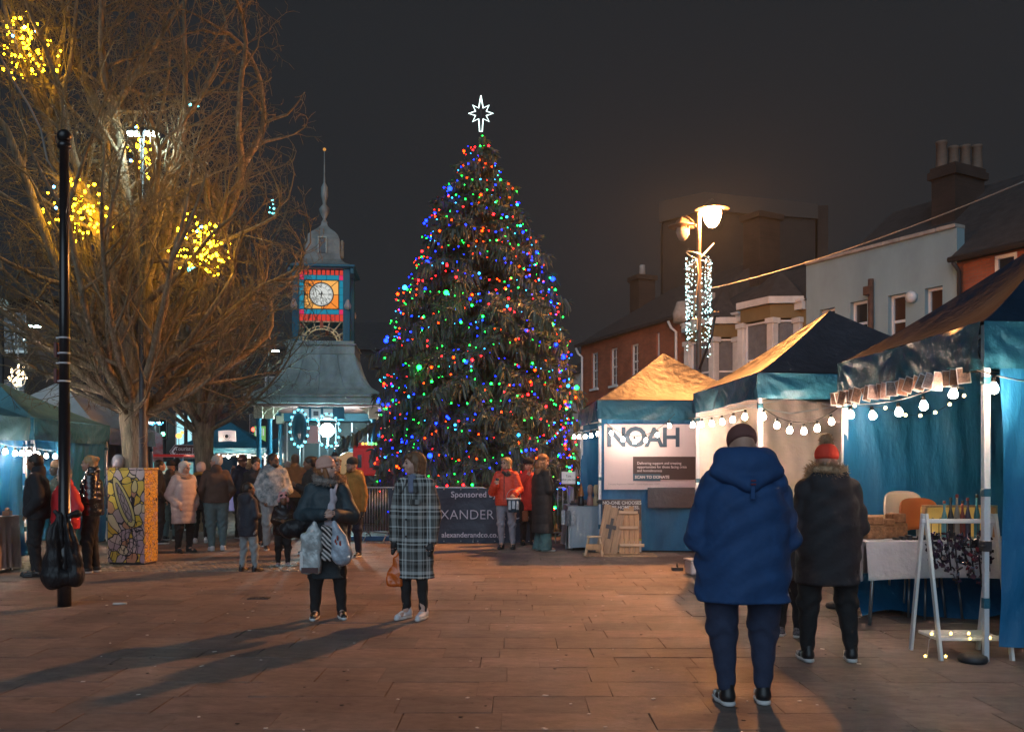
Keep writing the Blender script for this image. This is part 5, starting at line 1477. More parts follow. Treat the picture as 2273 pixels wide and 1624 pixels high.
def pallet_goods():
    y0 = 15.55
    X = lambda px, y=15.6: gx(px, y)
    # printed board
    t = thing('printed_board', 'brown printed board reading NO-ONE CHOOSES TO BE HOMELESS beside the pallets', 'sign board', (X(1381, 15.80), 15.80, .0), R(2))
    tilt_ = R(-3)
    W = .42; H = .95
    bo = MB(); bo.bbox(-W * .82, W * .82, -.012, .012, .02, H, .003); pn = bo.build('board', mat('board_brown', (.055, .035, .033), .5), t); pn.rotation_euler = (tilt_, 0, 0)
    b = MB(); b.box(-W * .80, W * .80, -.016, -.0125, .26, .58); b.build('photo_area', mat('sunset_print', (.07, .13, .17), .4, var=.3, vs=4, col2=(.42, .17, .08), stretch=(.6, 1, 2)), pn)
    b = MB(); b.box(-.1, W * .80, -.019, -.0165, .03, .22); b.box(-.1, W * .80, -.019, -.0165, .221, .255, 1); b.build('white_strip', [M_white, mat('lime_print', (.5, .55, .08), .6)], pn)
    text('lettering', 'NO-ONE CHOOSES\nTO BE HOMELESS.', .082, M_white, pn, (0, -.02, .845), off=.001, sx=.95)
    text('lettering', 'BUT YOU CAN HELP', .035, mat('gold_print', (.5, .35, .1), .6), pn, (0, -.02, .735))
    # arched plank door
    t = thing('arched_plank_door', 'small arched pale plank door with cross battens leaning on the charity stall', 'plank door', (X(1394), 15.42, .03), R(-2))
    lean = R(-9); root = MB(); n = 4; w = .088
    for i in range(n):
        x = -.176 + i * w; hh = .80 - .09 * ((i - 1.5) / 1.5) ** 2 * 1.2 + (.03 if i == 2 else 0)
        b = MB(); b.bbox(x + .003, x + w - .003, -.012, .012, 0, hh, .004); q_ = b.build('plank', M_wood, t); q_.rotation_euler = (lean, 0, 0)
    for z, wd in ((.12, .42), (.42, .32), (.68, .32)):
        b = MB(); b.bbox(-.17, -.17 + wd, -.06, -.0125, z, z + .05, .004); q_ = b.build('batten', mat('pale_wood2', (.58, .42, .27), .6), t); q_.rotation_euler = (lean, 0, 0)
    # pallet with cross cut out
    t = thing('leaning_pallet', 'tilted plank panel with a cut out cross leaning left of the arched door', 'plank panel', (X(1343), 15.45, .03), R(-12))
    for i in range(3):
        b = MB(); b.bbox(-.18 + i * .125, -.06 + i * .125, -.012, .012, 0, .84 - .03 * i, .004); q_ = b.build('plank', mat('grey_tan_wood', (.38, .25, .15), .65, var=.3, vs=5, stretch=(8, 1, .6)), t); q_.rotation_euler = (R(-10), R(10), 0)
    b = MB(); b.bbox(-.025, .025, -.018, -.0125, .26, .62, .002); b.bbox(-.09, .09, -.0185, -.013, .43, .50, .002); q_ = b.build('cross', M_dark, t); q_.rotation_euler = (R(-10), R(10), 0)
    # low trestle and ground sheet
    t = thing('small_trestle', 'low pale timber trestle on the ground before the charity stall', 'trestle', (X(1318, 15.2), 15.15, .03), R(-8))
    for sx in (-1, 1):
        b = MB(); b.bar((sx * .14, -.12, 0), (sx * .09, 0, .30), .03, .035); b.build('leg', mat('pale_wood2', (.58, .42, .27), .6), t)
        b = MB(); b.bar((sx * .14, .12, 0), (sx * .09, 0, .30), .03, .035); b.build('leg', mat('pale_wood2', (.58, .42, .27), .6), t)
    b = MB(); b.bbox(-.12, .12, -.05, .05, .30, .325, .004); b.build('top', mat('pale_wood2', (.58, .42, .27), .6), t)
    b = MB(); b.bbox(-.13, .13, -.10, -.085, .10, .2, .003); b.build('rail', M_wood, t)
    b = MB(); b.bbox(-.62, .62, -.26, .28, .003, .026, .005)
    tag(b.build('base_board', mat('grey_tan_wood', (.38, .25, .15), .65), None, (X(1375, 15.4), 15.42, 0), (0, 0, R(-2))), 'flat wooden board on the ground under the leaning plank doors', 'board')
pallet_goods()
# clear pouch on the charity wall
b = MB(); b.bbox(-.42, .42, -.006, .006, -.18, .18, .004)
tag(b.build('clear_pouch', mat('clear_vinyl', (.03, .065, .10), .25, spec=.6, bump=.3, bs=9), None, (gx(1490, 15.9), 15.90, zz(1104, 15.9)), (0, 0, R(2))), 'clear plastic pouch taped below the white charity banner', 'pouch')
# plastic crate and stool beside the middle stall post
x = gx(1538, 12.9); t = thing('plastic_crate', 'clear plastic storage box at the foot of the middle stall post', 'storage box', (x + .08, 12.7, 0), R(8))
mcl = mat('clear_plastic', (.45, .42, .42), .2, spec=.7)
b = MB(); b.bbox(-.2, .2, -.14, .14, .005, .2, .02); b.build('tub', mcl, t); b = MB(); b.bbox(-.215, .215, -.155, .155, .201, .225, .008); b.build('lid', mat('clear_lid', (.55, .52, .52), .3), t)
x = gx(1505, 13.2); b = MB(); b.bbox(-.1, .06, -.05, .05, 0, .05, .006); b.tube([(-.02, -.04, .05), (-.02, .0, .11), (-.02, .04, .05)], .01, 6)
tag(b.build('tent_weight', M_dark, None, (x, 13.15, .004)), 'black iron tent weight left of the middle stall front post', 'weight')

# ---------------------------------------------------------------- nearest stall: table, goods, rack
cloth_table('long folding table with white cloth inside the nearest stall', 3.34, 6.2, 8.55, 9.2, .80, .44, M_clothwhite, 9, R(1), lbl_cloth='white cloth half covering the long table in the nearest stall')
def fn(U, V): return 3.5 + 2.6 * U, 9.35 + .12 * np.sin(U * 9) - .35 * V, .46 - .44 * V + .05 * np.sin(U * 14) * V
o = sheet('under_sheet', fn, 30, 10, M_tealwall); tag(o, 'blue sheet bunched below the long white clothed table', 'sheet')
def goods():
    def at(px, py, d): return wp(px, py, d)
    h = .806
    wick = mat('wicker', (.28, .13, .06), .7, bump=.8, bs=30, var=.35, vs=22)
    for (px, y, w_, hh, lab) in ((1935, 8.85, .10, .22, 'stacked brown wicker box at the left end of the table'), (1965, 8.95, .075, .19, 'brown wicker box with dark ribbon behind the black coat'), (1988, 9.0, .085, .24, 'upright wicker basket next to the cream chair')):
        t = thing('wicker_box', lab, 'basket', (gx(px, y), y, h), R(10))
        b = MB(); b.bbox(-w_, w_, -.08, .08, 0, hh * .62, .01); b.build('body', wick, t)
        b = MB(); b.bbox(-w_ * .9, w_ * .9, -.07, .07, hh * .62 + .002, hh, .01); b.build('lid', wick, t)
    t = thing('wood_crates', 'small open wooden crate stacked behind the wicker boxes', 'crate', (gx(1950, 9.1), 9.1, h))
    b = MB()
    for z in (0, .06, .12, .18): b.bbox(-.16, .16, -.05, -.035, z, z + .045, .004)
    b.build('slat', M_wood, t); b = MB(); b.bbox(-.16, -.14, -.034, .1, 0, .24, .004); b.bbox(.14, .16, -.034, .1, 0, .24, .004); b.build('side', M_wood, t)
    # moulded chairs behind the table
    for (px, lab, c, dx, z0) in ((2010, 'cream moulded plastic chair behind the stall table', (.62, .50, .38), 0, .92), (2045, 'orange brown moulded chair overlapping the cream chair', (.42, .12, .04), 0, .85)):
        y = 9.35 if px == 2010 else 9.22
        t = thing('moulded_chair', lab, 'chair', (gx(px, y), y, 0), R(8)); m_ = mat('chair_%d' % px, c, .35)
        w_ = .22
        def fn(U, V): 
            return (U - .5) * 2 * w_ * (1 - .12 * (V - .5) ** 2 * 4), .05 * (1 - ((U - .5) * 2) ** 2) + .05 * V, z0 + .02 + .32 * V - .05 * np.abs((U - .5) * 2) ** 4
        o = sheet('backrest', fn, 12, 8, m_, t); md = o.modifiers.new('s', 'SOLIDIFY'); md.thickness = .012
        b = MB(); b.bbox(-.21, .21, -.40, .02, .44, .462, .01); b.build('seat', m_, t)
        for sx in (-1, 1):
            for yy in (-.34, .0): b = MB(); b.tube([(sx * .17, yy, .44), (sx * .2, yy * 1.1, .01)], .011, 6); b.build('leg', M_steel, t)
        b = MB(); b.tube([(0, .05, .45), (0, .07, z0 + .04)], .014, 6); b.build('back_support', M_steel, t)
    # row of slim bottles on a lit shelf
    t = thing('lit_shelf', 'yellow lit wooden shelf behind the hanging ornaments', 'shelf', (gx(2135, 9.0), 9.05, h))
    b = MB(); b.bbox(-.36, .36, -.05, .05, .30, .32, .004); b.build('top_board', M_wood, t)
    b = MB(); b.bbox(-.36, .36, .05, .07, 0, .30, .004); b.build('back_board', mat('yellow_card', (.55, .38, .10), .7, emit=(1, .6, .15), es=.18), t)
    for sx in (-.36, .34): b = MB(); b.bbox(sx, sx + .02, -.05, .048, 0, .299, .003); b.build('side', M_wood, t)
    rr = random.Random(6)
    cs = [(.12, .3, .35), (.03, .03, .035), (.35, .3, .28), (.25, .06, .05), (.08, .07, .12), (.05, .2, .25)]
    labs = ['pale blue bottle at the left of the lit shelf', 'dark bottle second on the lit shelf', 'clear bottle third on the lit shelf', 'red capped bottle in the middle of the lit shelf', 'near black bottle fifth on the lit shelf', 'turquoise bottle beside the stall post']
    for i, px in enumerate((2094, 2108, 2122, 2134, 2146, 2166)):
        t = thing('bottle', labs[i], 'bottle', (gx(px, 8.93), 8.93 - .02, h)); m_ = mat('bottle_%d' % i, cs[i], .2)
        hh = .36 + .03 * (i % 3); b = MB(); b.lathe([(.026, 0), (.028, .02), (.028, hh * .55), (.012, hh * .75), (.011, hh * .95)], 12); b.build('body', m_, t)
        b = MB(); b.lathe([(.014, hh * .951), (.014, hh * 1.02), (.01, hh * 1.03)], 10); b.build('cap', M_dark if i % 2 else mat('red_cap', (.35, .05, .05), .5), t)
    b = MB()
    for i in range(7): b.bbox(-.2 + i * .06, -.155 + i * .06, -.04, .04, 0, .02 + .012 * (i % 3), .003)
    tag(b.build('dark_goods', M_dark, None, (gx(2030, 8.72), 8.72, h)), 'flat dark packets laid on the table before the chairs', 'packets')
goods()
def rack():
    y = 7.25; x0 = gx(2052, y); x1 = gx(2205, y)
    t = thing('clothes_rack', 'white wooden display rack with hanging ornaments before the table', 'display rack', (x0, y, 0))
    W = x1 - x0
    for (x, y0_, y1_) in ((0, -.0, -.24), (0, .0, .20), (W, 0, -.24), (W, 0, .20)):
        b = MB(); b.bar((x + (.012 if y1_ < 0 else -.012), y0_, 1.13), (x + (.02 if y1_ < 0 else -.02), y1_, .0), .022, .04, up=(0, 1, 0)); b.build('leg', M_white, t)
    b = MB(); b.bbox(-.03, W + .03, -.016, .016, 1.055, 1.09, .005); b.build('top_rail', M_white, t)
    b = MB(); b.bbox(0.02, W - .02, -.19, .16, .145, .17, .005); b.build('shelf', M_white, t)
    # small star lights over the shelf
    u = thing('star_fairy_lights', 'tiny warm star lights trailed over the rack shelf', 'string lights', (x0, y - .2, 0))
    pts = [(-.07, 0, .02), (-.06, -.01, .16), (.0, 0, .20), (.10, -.01, .19), (.17, .0, .215), (.26, .0, .19), (.29, 0, .185), (.40, .0, .18), (.5, 0, .19), (.56, 0, .18)]
    b = MB(); b.tube(pts, .003, 4); b.build('wire', M_clothwhite, u)
    st = MB()
    for (x, yy, z) in ((-.085, 0, .03), (-.04, -.01, .205), (.07, -.01, .03), (.105, -.02, .21), (.245, -.02, .21), (.255, -.02, .17), (.41, -.02, .175), (.55, -.02, .21)):
        n = 10; vs = [(x + (.016 if i % 2 == 0 else .007) * math.sin(2 * math.pi * i / n), yy, z + (.016 if i % 2 == 0 else .007) * math.cos(2 * math.pi * i / n)) for i in range(n)] + [(x, yy - .008, z), (x, yy + .008, z)]
        st.add(vs, [(i, (i + 1) % n, 10) for i in range(n)] + [((i + 1) % n, i, 11) for i in range(n)])
    stuff(st.build('star_bulbs', glow('star_bulb', (1, .66, .16), 9), u))
    # hanging sparkly ornaments, each on a hook
    rr = random.Random(14)
    for i in range(8):
        xx = .055 + i * .062; ln = rr.uniform(.26, .40) + (.08 if i in (5, 6) else 0)
        h = thing('hanging_ornament', ['smallest glittering ribbon ornament at the rack left end', 'second glittering ribbon ornament on the rack, dark plum', 'third glittering ribbon ornament on the rack with silver loops', 'fourth glittering ribbon ornament, hung before the yellow shelf', 'fifth glittering ribbon ornament with a broad dark bow', 'long glittering ornament reaching lowest with red sequins', 'second longest glittering ornament, next to the stall post', 'last ribbon ornament hanging partly behind the stall post'][i], 'ornament', (x0 + xx, y, 1.04))
        b = MB(); b.tube([(0, 0, -.06), (0, 0, .045), (.012, 0, .06), (.02, 0, .05)], .003, 5); b.build('hook', M_dark, h)
        rb = MB(); cc = [mat('sequin_plum', (.10, .05, .09), .25, metal=.6), mat('sequin_silver', (.35, .33, .38), .2, metal=.8), mat('sequin_dark', (.03, .03, .04), .25, metal=.5), mat('sequin_red', (.35, .05, .07), .25, metal=.5)]
        for k in range(30):
            z = -.06 - ln * rr.random(); w_ = .035 * (1 - abs((-.06 - z) / ln - .4)) + .012
            M = Matrix.Translation((rr.uniform(-w_, w_) + .04 * ((-.06 - z)), rr.uniform(-w_, w_), z)) @ Matrix.Rotation(rr.uniform(0, 3), 4, 'X') @ Matrix.Rotation(rr.uniform(0, 3), 4, 'Z')
            s = rr.uniform(.008, .02); rb.box(-s, s, -s * .3, s * .3, -s, s, rr.choice((0, 0, 1, 2, 2, 3 if i == 5 else 0)), M)
        rb.tube([(0, 0, -.06), (.02, .01, -.06 - ln * .5), (.035, 0, -.06 - ln)], .008, 6, 2)
        rb.build('ribbon', cc, h)
rack()
# folded white groundsheet under the near side wall
def fn(U, V): return 3.95 + .9 * U, 6.85 - .55 * V * U + .05 * np.sin(U * 7), .02 + .10 * (1 - V) * (1 - U * .5)
o = sheet('groundsheet', fn, 14, 8, M_clothwhite); tag(o, 'loose white groundsheet corner under the near blue wall', 'groundsheet')
# left stall table
cloth_table('table with pinkish white cloth cut by the left edge', -8.1, -7.28, 12.7, 13.3, .80, .05, mat('pink_white_cloth', (.5, .42, .40), .75, bump=.3, bs=5), 13, lbl_cloth='pinkish white cloth on the table cut by the left edge')
for i, (xx, c) in enumerate(((-7.42, (.4, .25, .15)), (-7.55, (.5, .4, .35)), (-7.36, (.3, .12, .06)))):
    b = MB(); b.bbox(-.05, .05, -.05, .05, 0, .07 + .05 * (i % 2), .006); b.lathe([(.03, .069 + .05 * (i % 2)), (.035, .10 + .05 * (i % 2)), (.01, .12 + .05 * (i % 2))], 10)
    tag(b.build('gift_box', mat('gift_%d' % i, c, .6), None, (xx, 12.9 + .12 * i, .806)), ['tan gift box on the left edge table', 'pale gift box at the back of the left edge table', 'brown lidded gift box at the corner of the left edge table'][i], 'box')
# ================================================================ painted utility box
def painted_box():
    x, y = gx(292, 14.0), 14.05
    t = thing('painted_utility_box', 'tall utility box covered in yellow and lilac outlined mural painting', 'utility box', (x, y, 0), R(-14))
    m = bpy.data.materials.new('mural'); m.use_nodes = True; N = m.node_tree.nodes; L = m.node_tree.links
    p = N['Principled BSDF']; p.inputs['Roughness'].default_value = .45
    tc = N.new('ShaderNodeTexCoord'); nz = N.new('ShaderNodeTexNoise'); nz.inputs['Scale'].default_value = 2.6; nz.inputs['Detail'].default_value = 2
    L.new(tc.outputs['Object'], nz.inputs['Vector'])
    vm = N.new('ShaderNodeVectorMath'); vm.operation = 'SCALE'; vm.inputs['Scale'].default_value = .28; L.new(nz.outputs['Color'], vm.inputs[0])
    va = N.new('ShaderNodeVectorMath'); va.operation = 'ADD'; L.new(tc.outputs['Object'], va.inputs[0]); L.new(vm.outputs[0], va.inputs[1])
    def layer(scale, cols):
        v = N.new('ShaderNodeTexVoronoi'); v.inputs['Scale'].default_value = scale; L.new(va.outputs[0], v.inputs['Vector'])
        e = N.new('ShaderNodeTexVoronoi'); e.feature = 'DISTANCE_TO_EDGE'; e.inputs['Scale'].default_value = scale; L.new(va.outputs[0], e.inputs['Vector'])
        r = N.new('ShaderNodeValToRGB'); r.color_ramp.interpolation = 'CONSTANT'
        sp = N.new('ShaderNodeSeparateColor'); L.new(v.outputs['Color'], sp.inputs[0]); L.new(sp.outputs[0], r.inputs[0])
        els = r.color_ramp.elements; els[0].color = (*cols[0], 1); els[0].position = 0; els[1].color = (*cols[1], 1); els[1].position = 1 / len(cols)
        for i in range(2, len(cols)): q = els.new(i / len(cols)); q.color = (*cols[i], 1)
        th = N.new('ShaderNodeMath'); th.operation = 'LESS_THAN'; th.inputs[1].default_value = .045; L.new(e.outputs['Distance'], th.inputs[0])
        mx = N.new('ShaderNodeMix'); mx.data_type = 'RGBA'; L.new(th.outputs[0], mx.inputs[0]); L.new(r.outputs[0], mx.inputs[6]); mx.inputs[7].default_value = (.03, .02, .03, 1)
        return mx.outputs[2]
    a = layer(6.5, [(.80, .50, .06), (.58, .42, .44), (.74, .58, .40), (.50, .34, .40), (.85, .58, .10), (.66, .50, .48), (.62, .28, .16)])
    b_ = layer(22, [(.8, .48, .06), (.75, .52, .14), (.6, .40, .30), (.7, .42, .08)])
    sp = N.new('ShaderNodeSeparateXYZ'); L.new(tc.outputs['Object'], sp.inputs[0])
    th = N.new('ShaderNodeMath'); th.operation = 'GREATER_THAN'; th.inputs[1].default_value = .324; L.new(sp.outputs[0], th.inputs[0])
    mx = N.new('ShaderNodeMix'); mx.data_type = 'RGBA'; L.new(th.outputs[0], mx.inputs[0]); L.new(a, mx.inputs[6]); L.new(b_, mx.inputs[7])
    L.new(mx.outputs[2], p.inputs['Base Color'])
    W, D, H = .33, .17, 1.47
    b = MB(); b.bbox(-W, W, -D, D, .04, H, .012); b.bbox(-W - .012, W + .012, -D - .012, D + .012, H + .001, H + .03, .008)
    c = b.build('cabinet', m, t)
    b = MB(); b.bbox(-W + .02, W - .02, -D + .02, D - .02, -.01, .039, .004); b.build('plinth', M_dark, t)
    # large painted figure: boat shaped leaf with inner outlines, drawn as raised paint
    out = MB(); fil = MB()
    def curve(pts, r=.006, y=-D - .004): out.tube([(x_, y, z_) for x_, z_ in pts], r, 5)
    def leaf(cx_, cz_, ln, wd, ang, y, r):
        pts = []
        for i in range(41):
            a_ = 2 * math.pi * i / 40; u = math.cos(a_) * ln; v = math.sin(a_) * wd * (1 - .25 * math.cos(a_))
            pts.append((cx_ + u * math.sin(ang) + v * math.cos(ang), cz_ + u * math.cos(ang) - v * math.sin(ang)))
        curve(pts, r, y); return pts
    ml = mat('mural_sand', (.72, .55, .24), .5); me_ = mat('mural_lilac', (.50, .36, .36), .5)
    P1_ = leaf(-.04, .98, .42, .115, R(-24), -D - .006, .007); P2_ = leaf(-.03, .97, .33, .060, R(-24), -D - .010, .005)
    for q_ in (-.2, -.07, .06, .19): leaf(-.03 - q_ * .4, .97 + q_, .07, .028, R(-24 + 70 * q_), -D - .012, .004)
    fil.add([(x_, -D - .0035, z_) for x_, z_ in P1_[:-1]], [tuple(range(40))], 0); fil.add([(x_, -D - .0065, z_) for x_, z_ in P2_[:-1]], [tuple(range(40))], 1)
    P3_ = leaf(.16, 1.22, .10, .055, R(5), -D - .006, .006); fil.add([(x_, -D - .0035, z_) for x_, z_ in P3_[:-1]], [tuple(range(40))], 0)
    rr = random.Random(2)
    for k in range(9):
        cx_, cz_ = rr.uniform(-.26, .26), rr.uniform(.12, .62); curve([(cx_ + .07 * math.cos(a_) * (1 + .3 * math.sin(3 * a_)), cz_ + .09 * math.sin(a_)) for a_ in np.linspace(0, 5.0, 14)], .005)
    for k in range(6):
        curve([(-.25 + k * .09, .1), (-.2 + k * .09 + .03 * math.sin(k), .3), (-.12 + k * .06, .55)], .0045)
    out.build('painted_outline', mat('mural_black', (.02, .015, .02), .5), c); fil.build('painted_shape', [ml, me_], c)
painted_box()

# ================================================================ crowd barriers with the sponsor banner
def barrier(label, p0, p1, h=1.1, nb=16, group='steel crowd barriers round the fir'):
    p0 = Vector((*p0, 0)); p1 = Vector((*p1, 0)); L_ = (p1 - p0).length; ang = math.atan2(p1.y - p0.y, p1.x - p0.x)
    t = thing('crowd_barrier', label, 'barrier', tuple(p0), ang, group)
    b = MB(); r = .019
    b.tube([(0.0, 0, .12), (0, 0, h - .08), (.02, 0, h - .02), (.08, 0, h), (L_ - .08, 0, h), (L_ - .02, 0, h - .02), (L_, 0, h - .08), (L_, 0, .12)], r, 8)
    b.tube([(0, 0, .2), (L_, 0, .2)], .015, 8); b.build('frame', M_steel, t)
    for i in range(1, nb): q = MB(); q.tube([(L_ * i / nb, 0, .2), (L_ * i / nb, 0, h)], .0075, 6); q.build('bar', M_steel, t)
    for x in (.25, L_ - .25): q = MB(); q.tube([(x, -.25, .01), (x, -.23, .04), (x, 0, .2), (x, .23, .04), (x, .25, .01)], .014, 6); q.build('foot', M_steel, t)
    return t
Yb = 18.15
barrier('steel crowd barrier left of the sponsor banner with bars showing', (gx(790, Yb + .3), Yb + .35), (gx(884, Yb), Yb + .15))
barrier('steel crowd barrier under the left half of the sponsor banner', (gx(888, Yb), Yb + .1), (gx(1080, Yb), Yb))
barrier('steel crowd barrier under the right half of the sponsor banner', (gx(1084, Yb), Yb), (gx(1260, Yb), Yb - .05))
barrier('steel crowd barrier turned away beside the charity stall', (gx(1272, 17.9), 17.9), (gx(1262, 19.8), 19.8))
def sponsor():
    y = Yb - .05; x0, x1 = gx(862, y), gx(1200, y); zt, zb = zz(1082, y), zz(1203, y); W, H = x1 - x0, zt - zb
    t = thing('sponsor_banner', 'dark blue sponsor banner tied along the barriers before the fir', 'banner', (x0, y - .02, 0))
    def fn(U, V):
        return W * U + .05 * V * np.exp(-U / .05), -.03 - .035 * np.sin(U * 11 + V) * (.2 + V) + wrinkle(U * 5, V, 77, .014) - .08 * V * (1 - V) * np.exp(-U / .06), zt - V * H - .015 * np.abs(np.sin(U * 16))
    sheet('cloth', fn, 70, 14, mat('navy_vinyl', (.022, .035, .062), .5, bump=.3, bs=6), t)
    ink = mat('banner_pale_ink', (.55, .53, .62), .6)
    X = lambda px: gx(px, y - .06) - x0
    text('lettering', 'Sponsored by', .165, ink, t, (X(1052), -.10, zz(1097, y)), off=.002)
    text('lettering', 'ALEXANDER & CO', .27, ink, t, (X(1053), -.10, zz(1142, y)), off=-.003, sx=.98, spacing=1.03)
    text('lettering', 'alexanderandco.co.uk', .145, ink, t, (X(1051), -.10, zz(1186, y)), off=.002)
    b = MB()
    for i in range(9):
        for z in (zt - .03, zb + .03): b.ball((W * (i + .3) / 9, -.07, z), .014, 8, 4)
    b.build('eyelet', M_steel, t)
    # big pale swoosh of the logo at the left
    b = MB(); c = [(.0, .0), (.09, .18), (.20, .40), (.30, .62), (.33, .66), (.27, .50), (.16, .26), (.06, .03)]
    px0 = X(866); b.add([(px0 + u * .9, -.115 - .01 * v, zb + .12 + v * 1.1) for u, v in c], [tuple(range(8))]); b.build('logo_swoosh', ink, t)
sponsor()
# blue trunking and boards on the ground below the fir
b = MB(); b.bbox(-1.2, 1.6, -.08, .08, .004, .09, .01); tag(b.build('cable_ramp', mat('blue_ramp', (.02, .10, .22), .4), None, (gx(850, 18.6), 18.6, 0)), 'low blue cable ramp on the ground behind the left barrier', 'cable ramp')

# ================================================================ tourist sign
def tourist():
    d = 25.0; p = wp(408, 1002, d)
    t = thing('tourist_sign', 'brown Tourist Information fingerpost sign pointing left', 'sign', (p.x, d, 0))
    s = d / F; w, h = 32 * s, 15.5 * s
    b = MB(); b.lathe([(.055, 0), (.05, p.z + 1.3)], 10, (.03, .07, 0)); b.build('post', M_dark, t)
    def arrow(k, y0, y1, m, nm, par):
        pts = [(-w * k, 0), (-w * k + h * .75, h * k), (w * k, h * k), (w * k, -h * k), (-w * k + h * .75, -h * k)]
        b = MB(); vs = [(x, y0, p.z + z) for x, z in pts] + [(x, y1, p.z + z) for x, z in pts]
        b.add(vs, [(4, 3, 2, 1, 0), (5, 6, 7, 8, 9)] + [(i, (i + 1) % 5, 5 + (i + 1) % 5, 5 + i) for i in range(5)]); return b.build(nm, m, par)
    bd = arrow(1.0, -.01, .02, M_dirtywhite, 'board', t); arrow(.94, -.014, -.0105, mat('tourist_brown', (.075, .03, .03), .5), 'face', bd)
    text('lettering', 'Tourist\nInformation', h * .80, mat('sign_white', (.6, .62, .62), .6, emit=(.5, .5, .5), es=.12), bd, (-.02, -.02, p.z), sx=.95)
    b = MB(); z = p.z; x = -w * .86
    b.add([(x, -.018, z), (x + .1, -.018, z + h * .62), (x + .15, -.018, z + h * .62), (x + .06, -.018, z), (x + .15, -.018, z - h * .62), (x + .1, -.018, z - h * .62)], [(0, 5, 4, 3, 2, 1)]); b.build('chevron', _mats['sign_white'], bd)
    b = MB(); x = w * .78
    b.tube([(x - .06, -.02, z - .1), (x + .06, -.02, z - .1), (x + .06, -.02, z + .1), (x - .06, -.02, z + .1), (x - .06, -.02, z - .1)], .007, 4); b.build('symbol_frame', _mats['sign_white'], bd)
    text('lettering', 'i', h * 1.0, _mats['sign_white'], bd, (x, -.02, p.z), off=.003)
tourist()

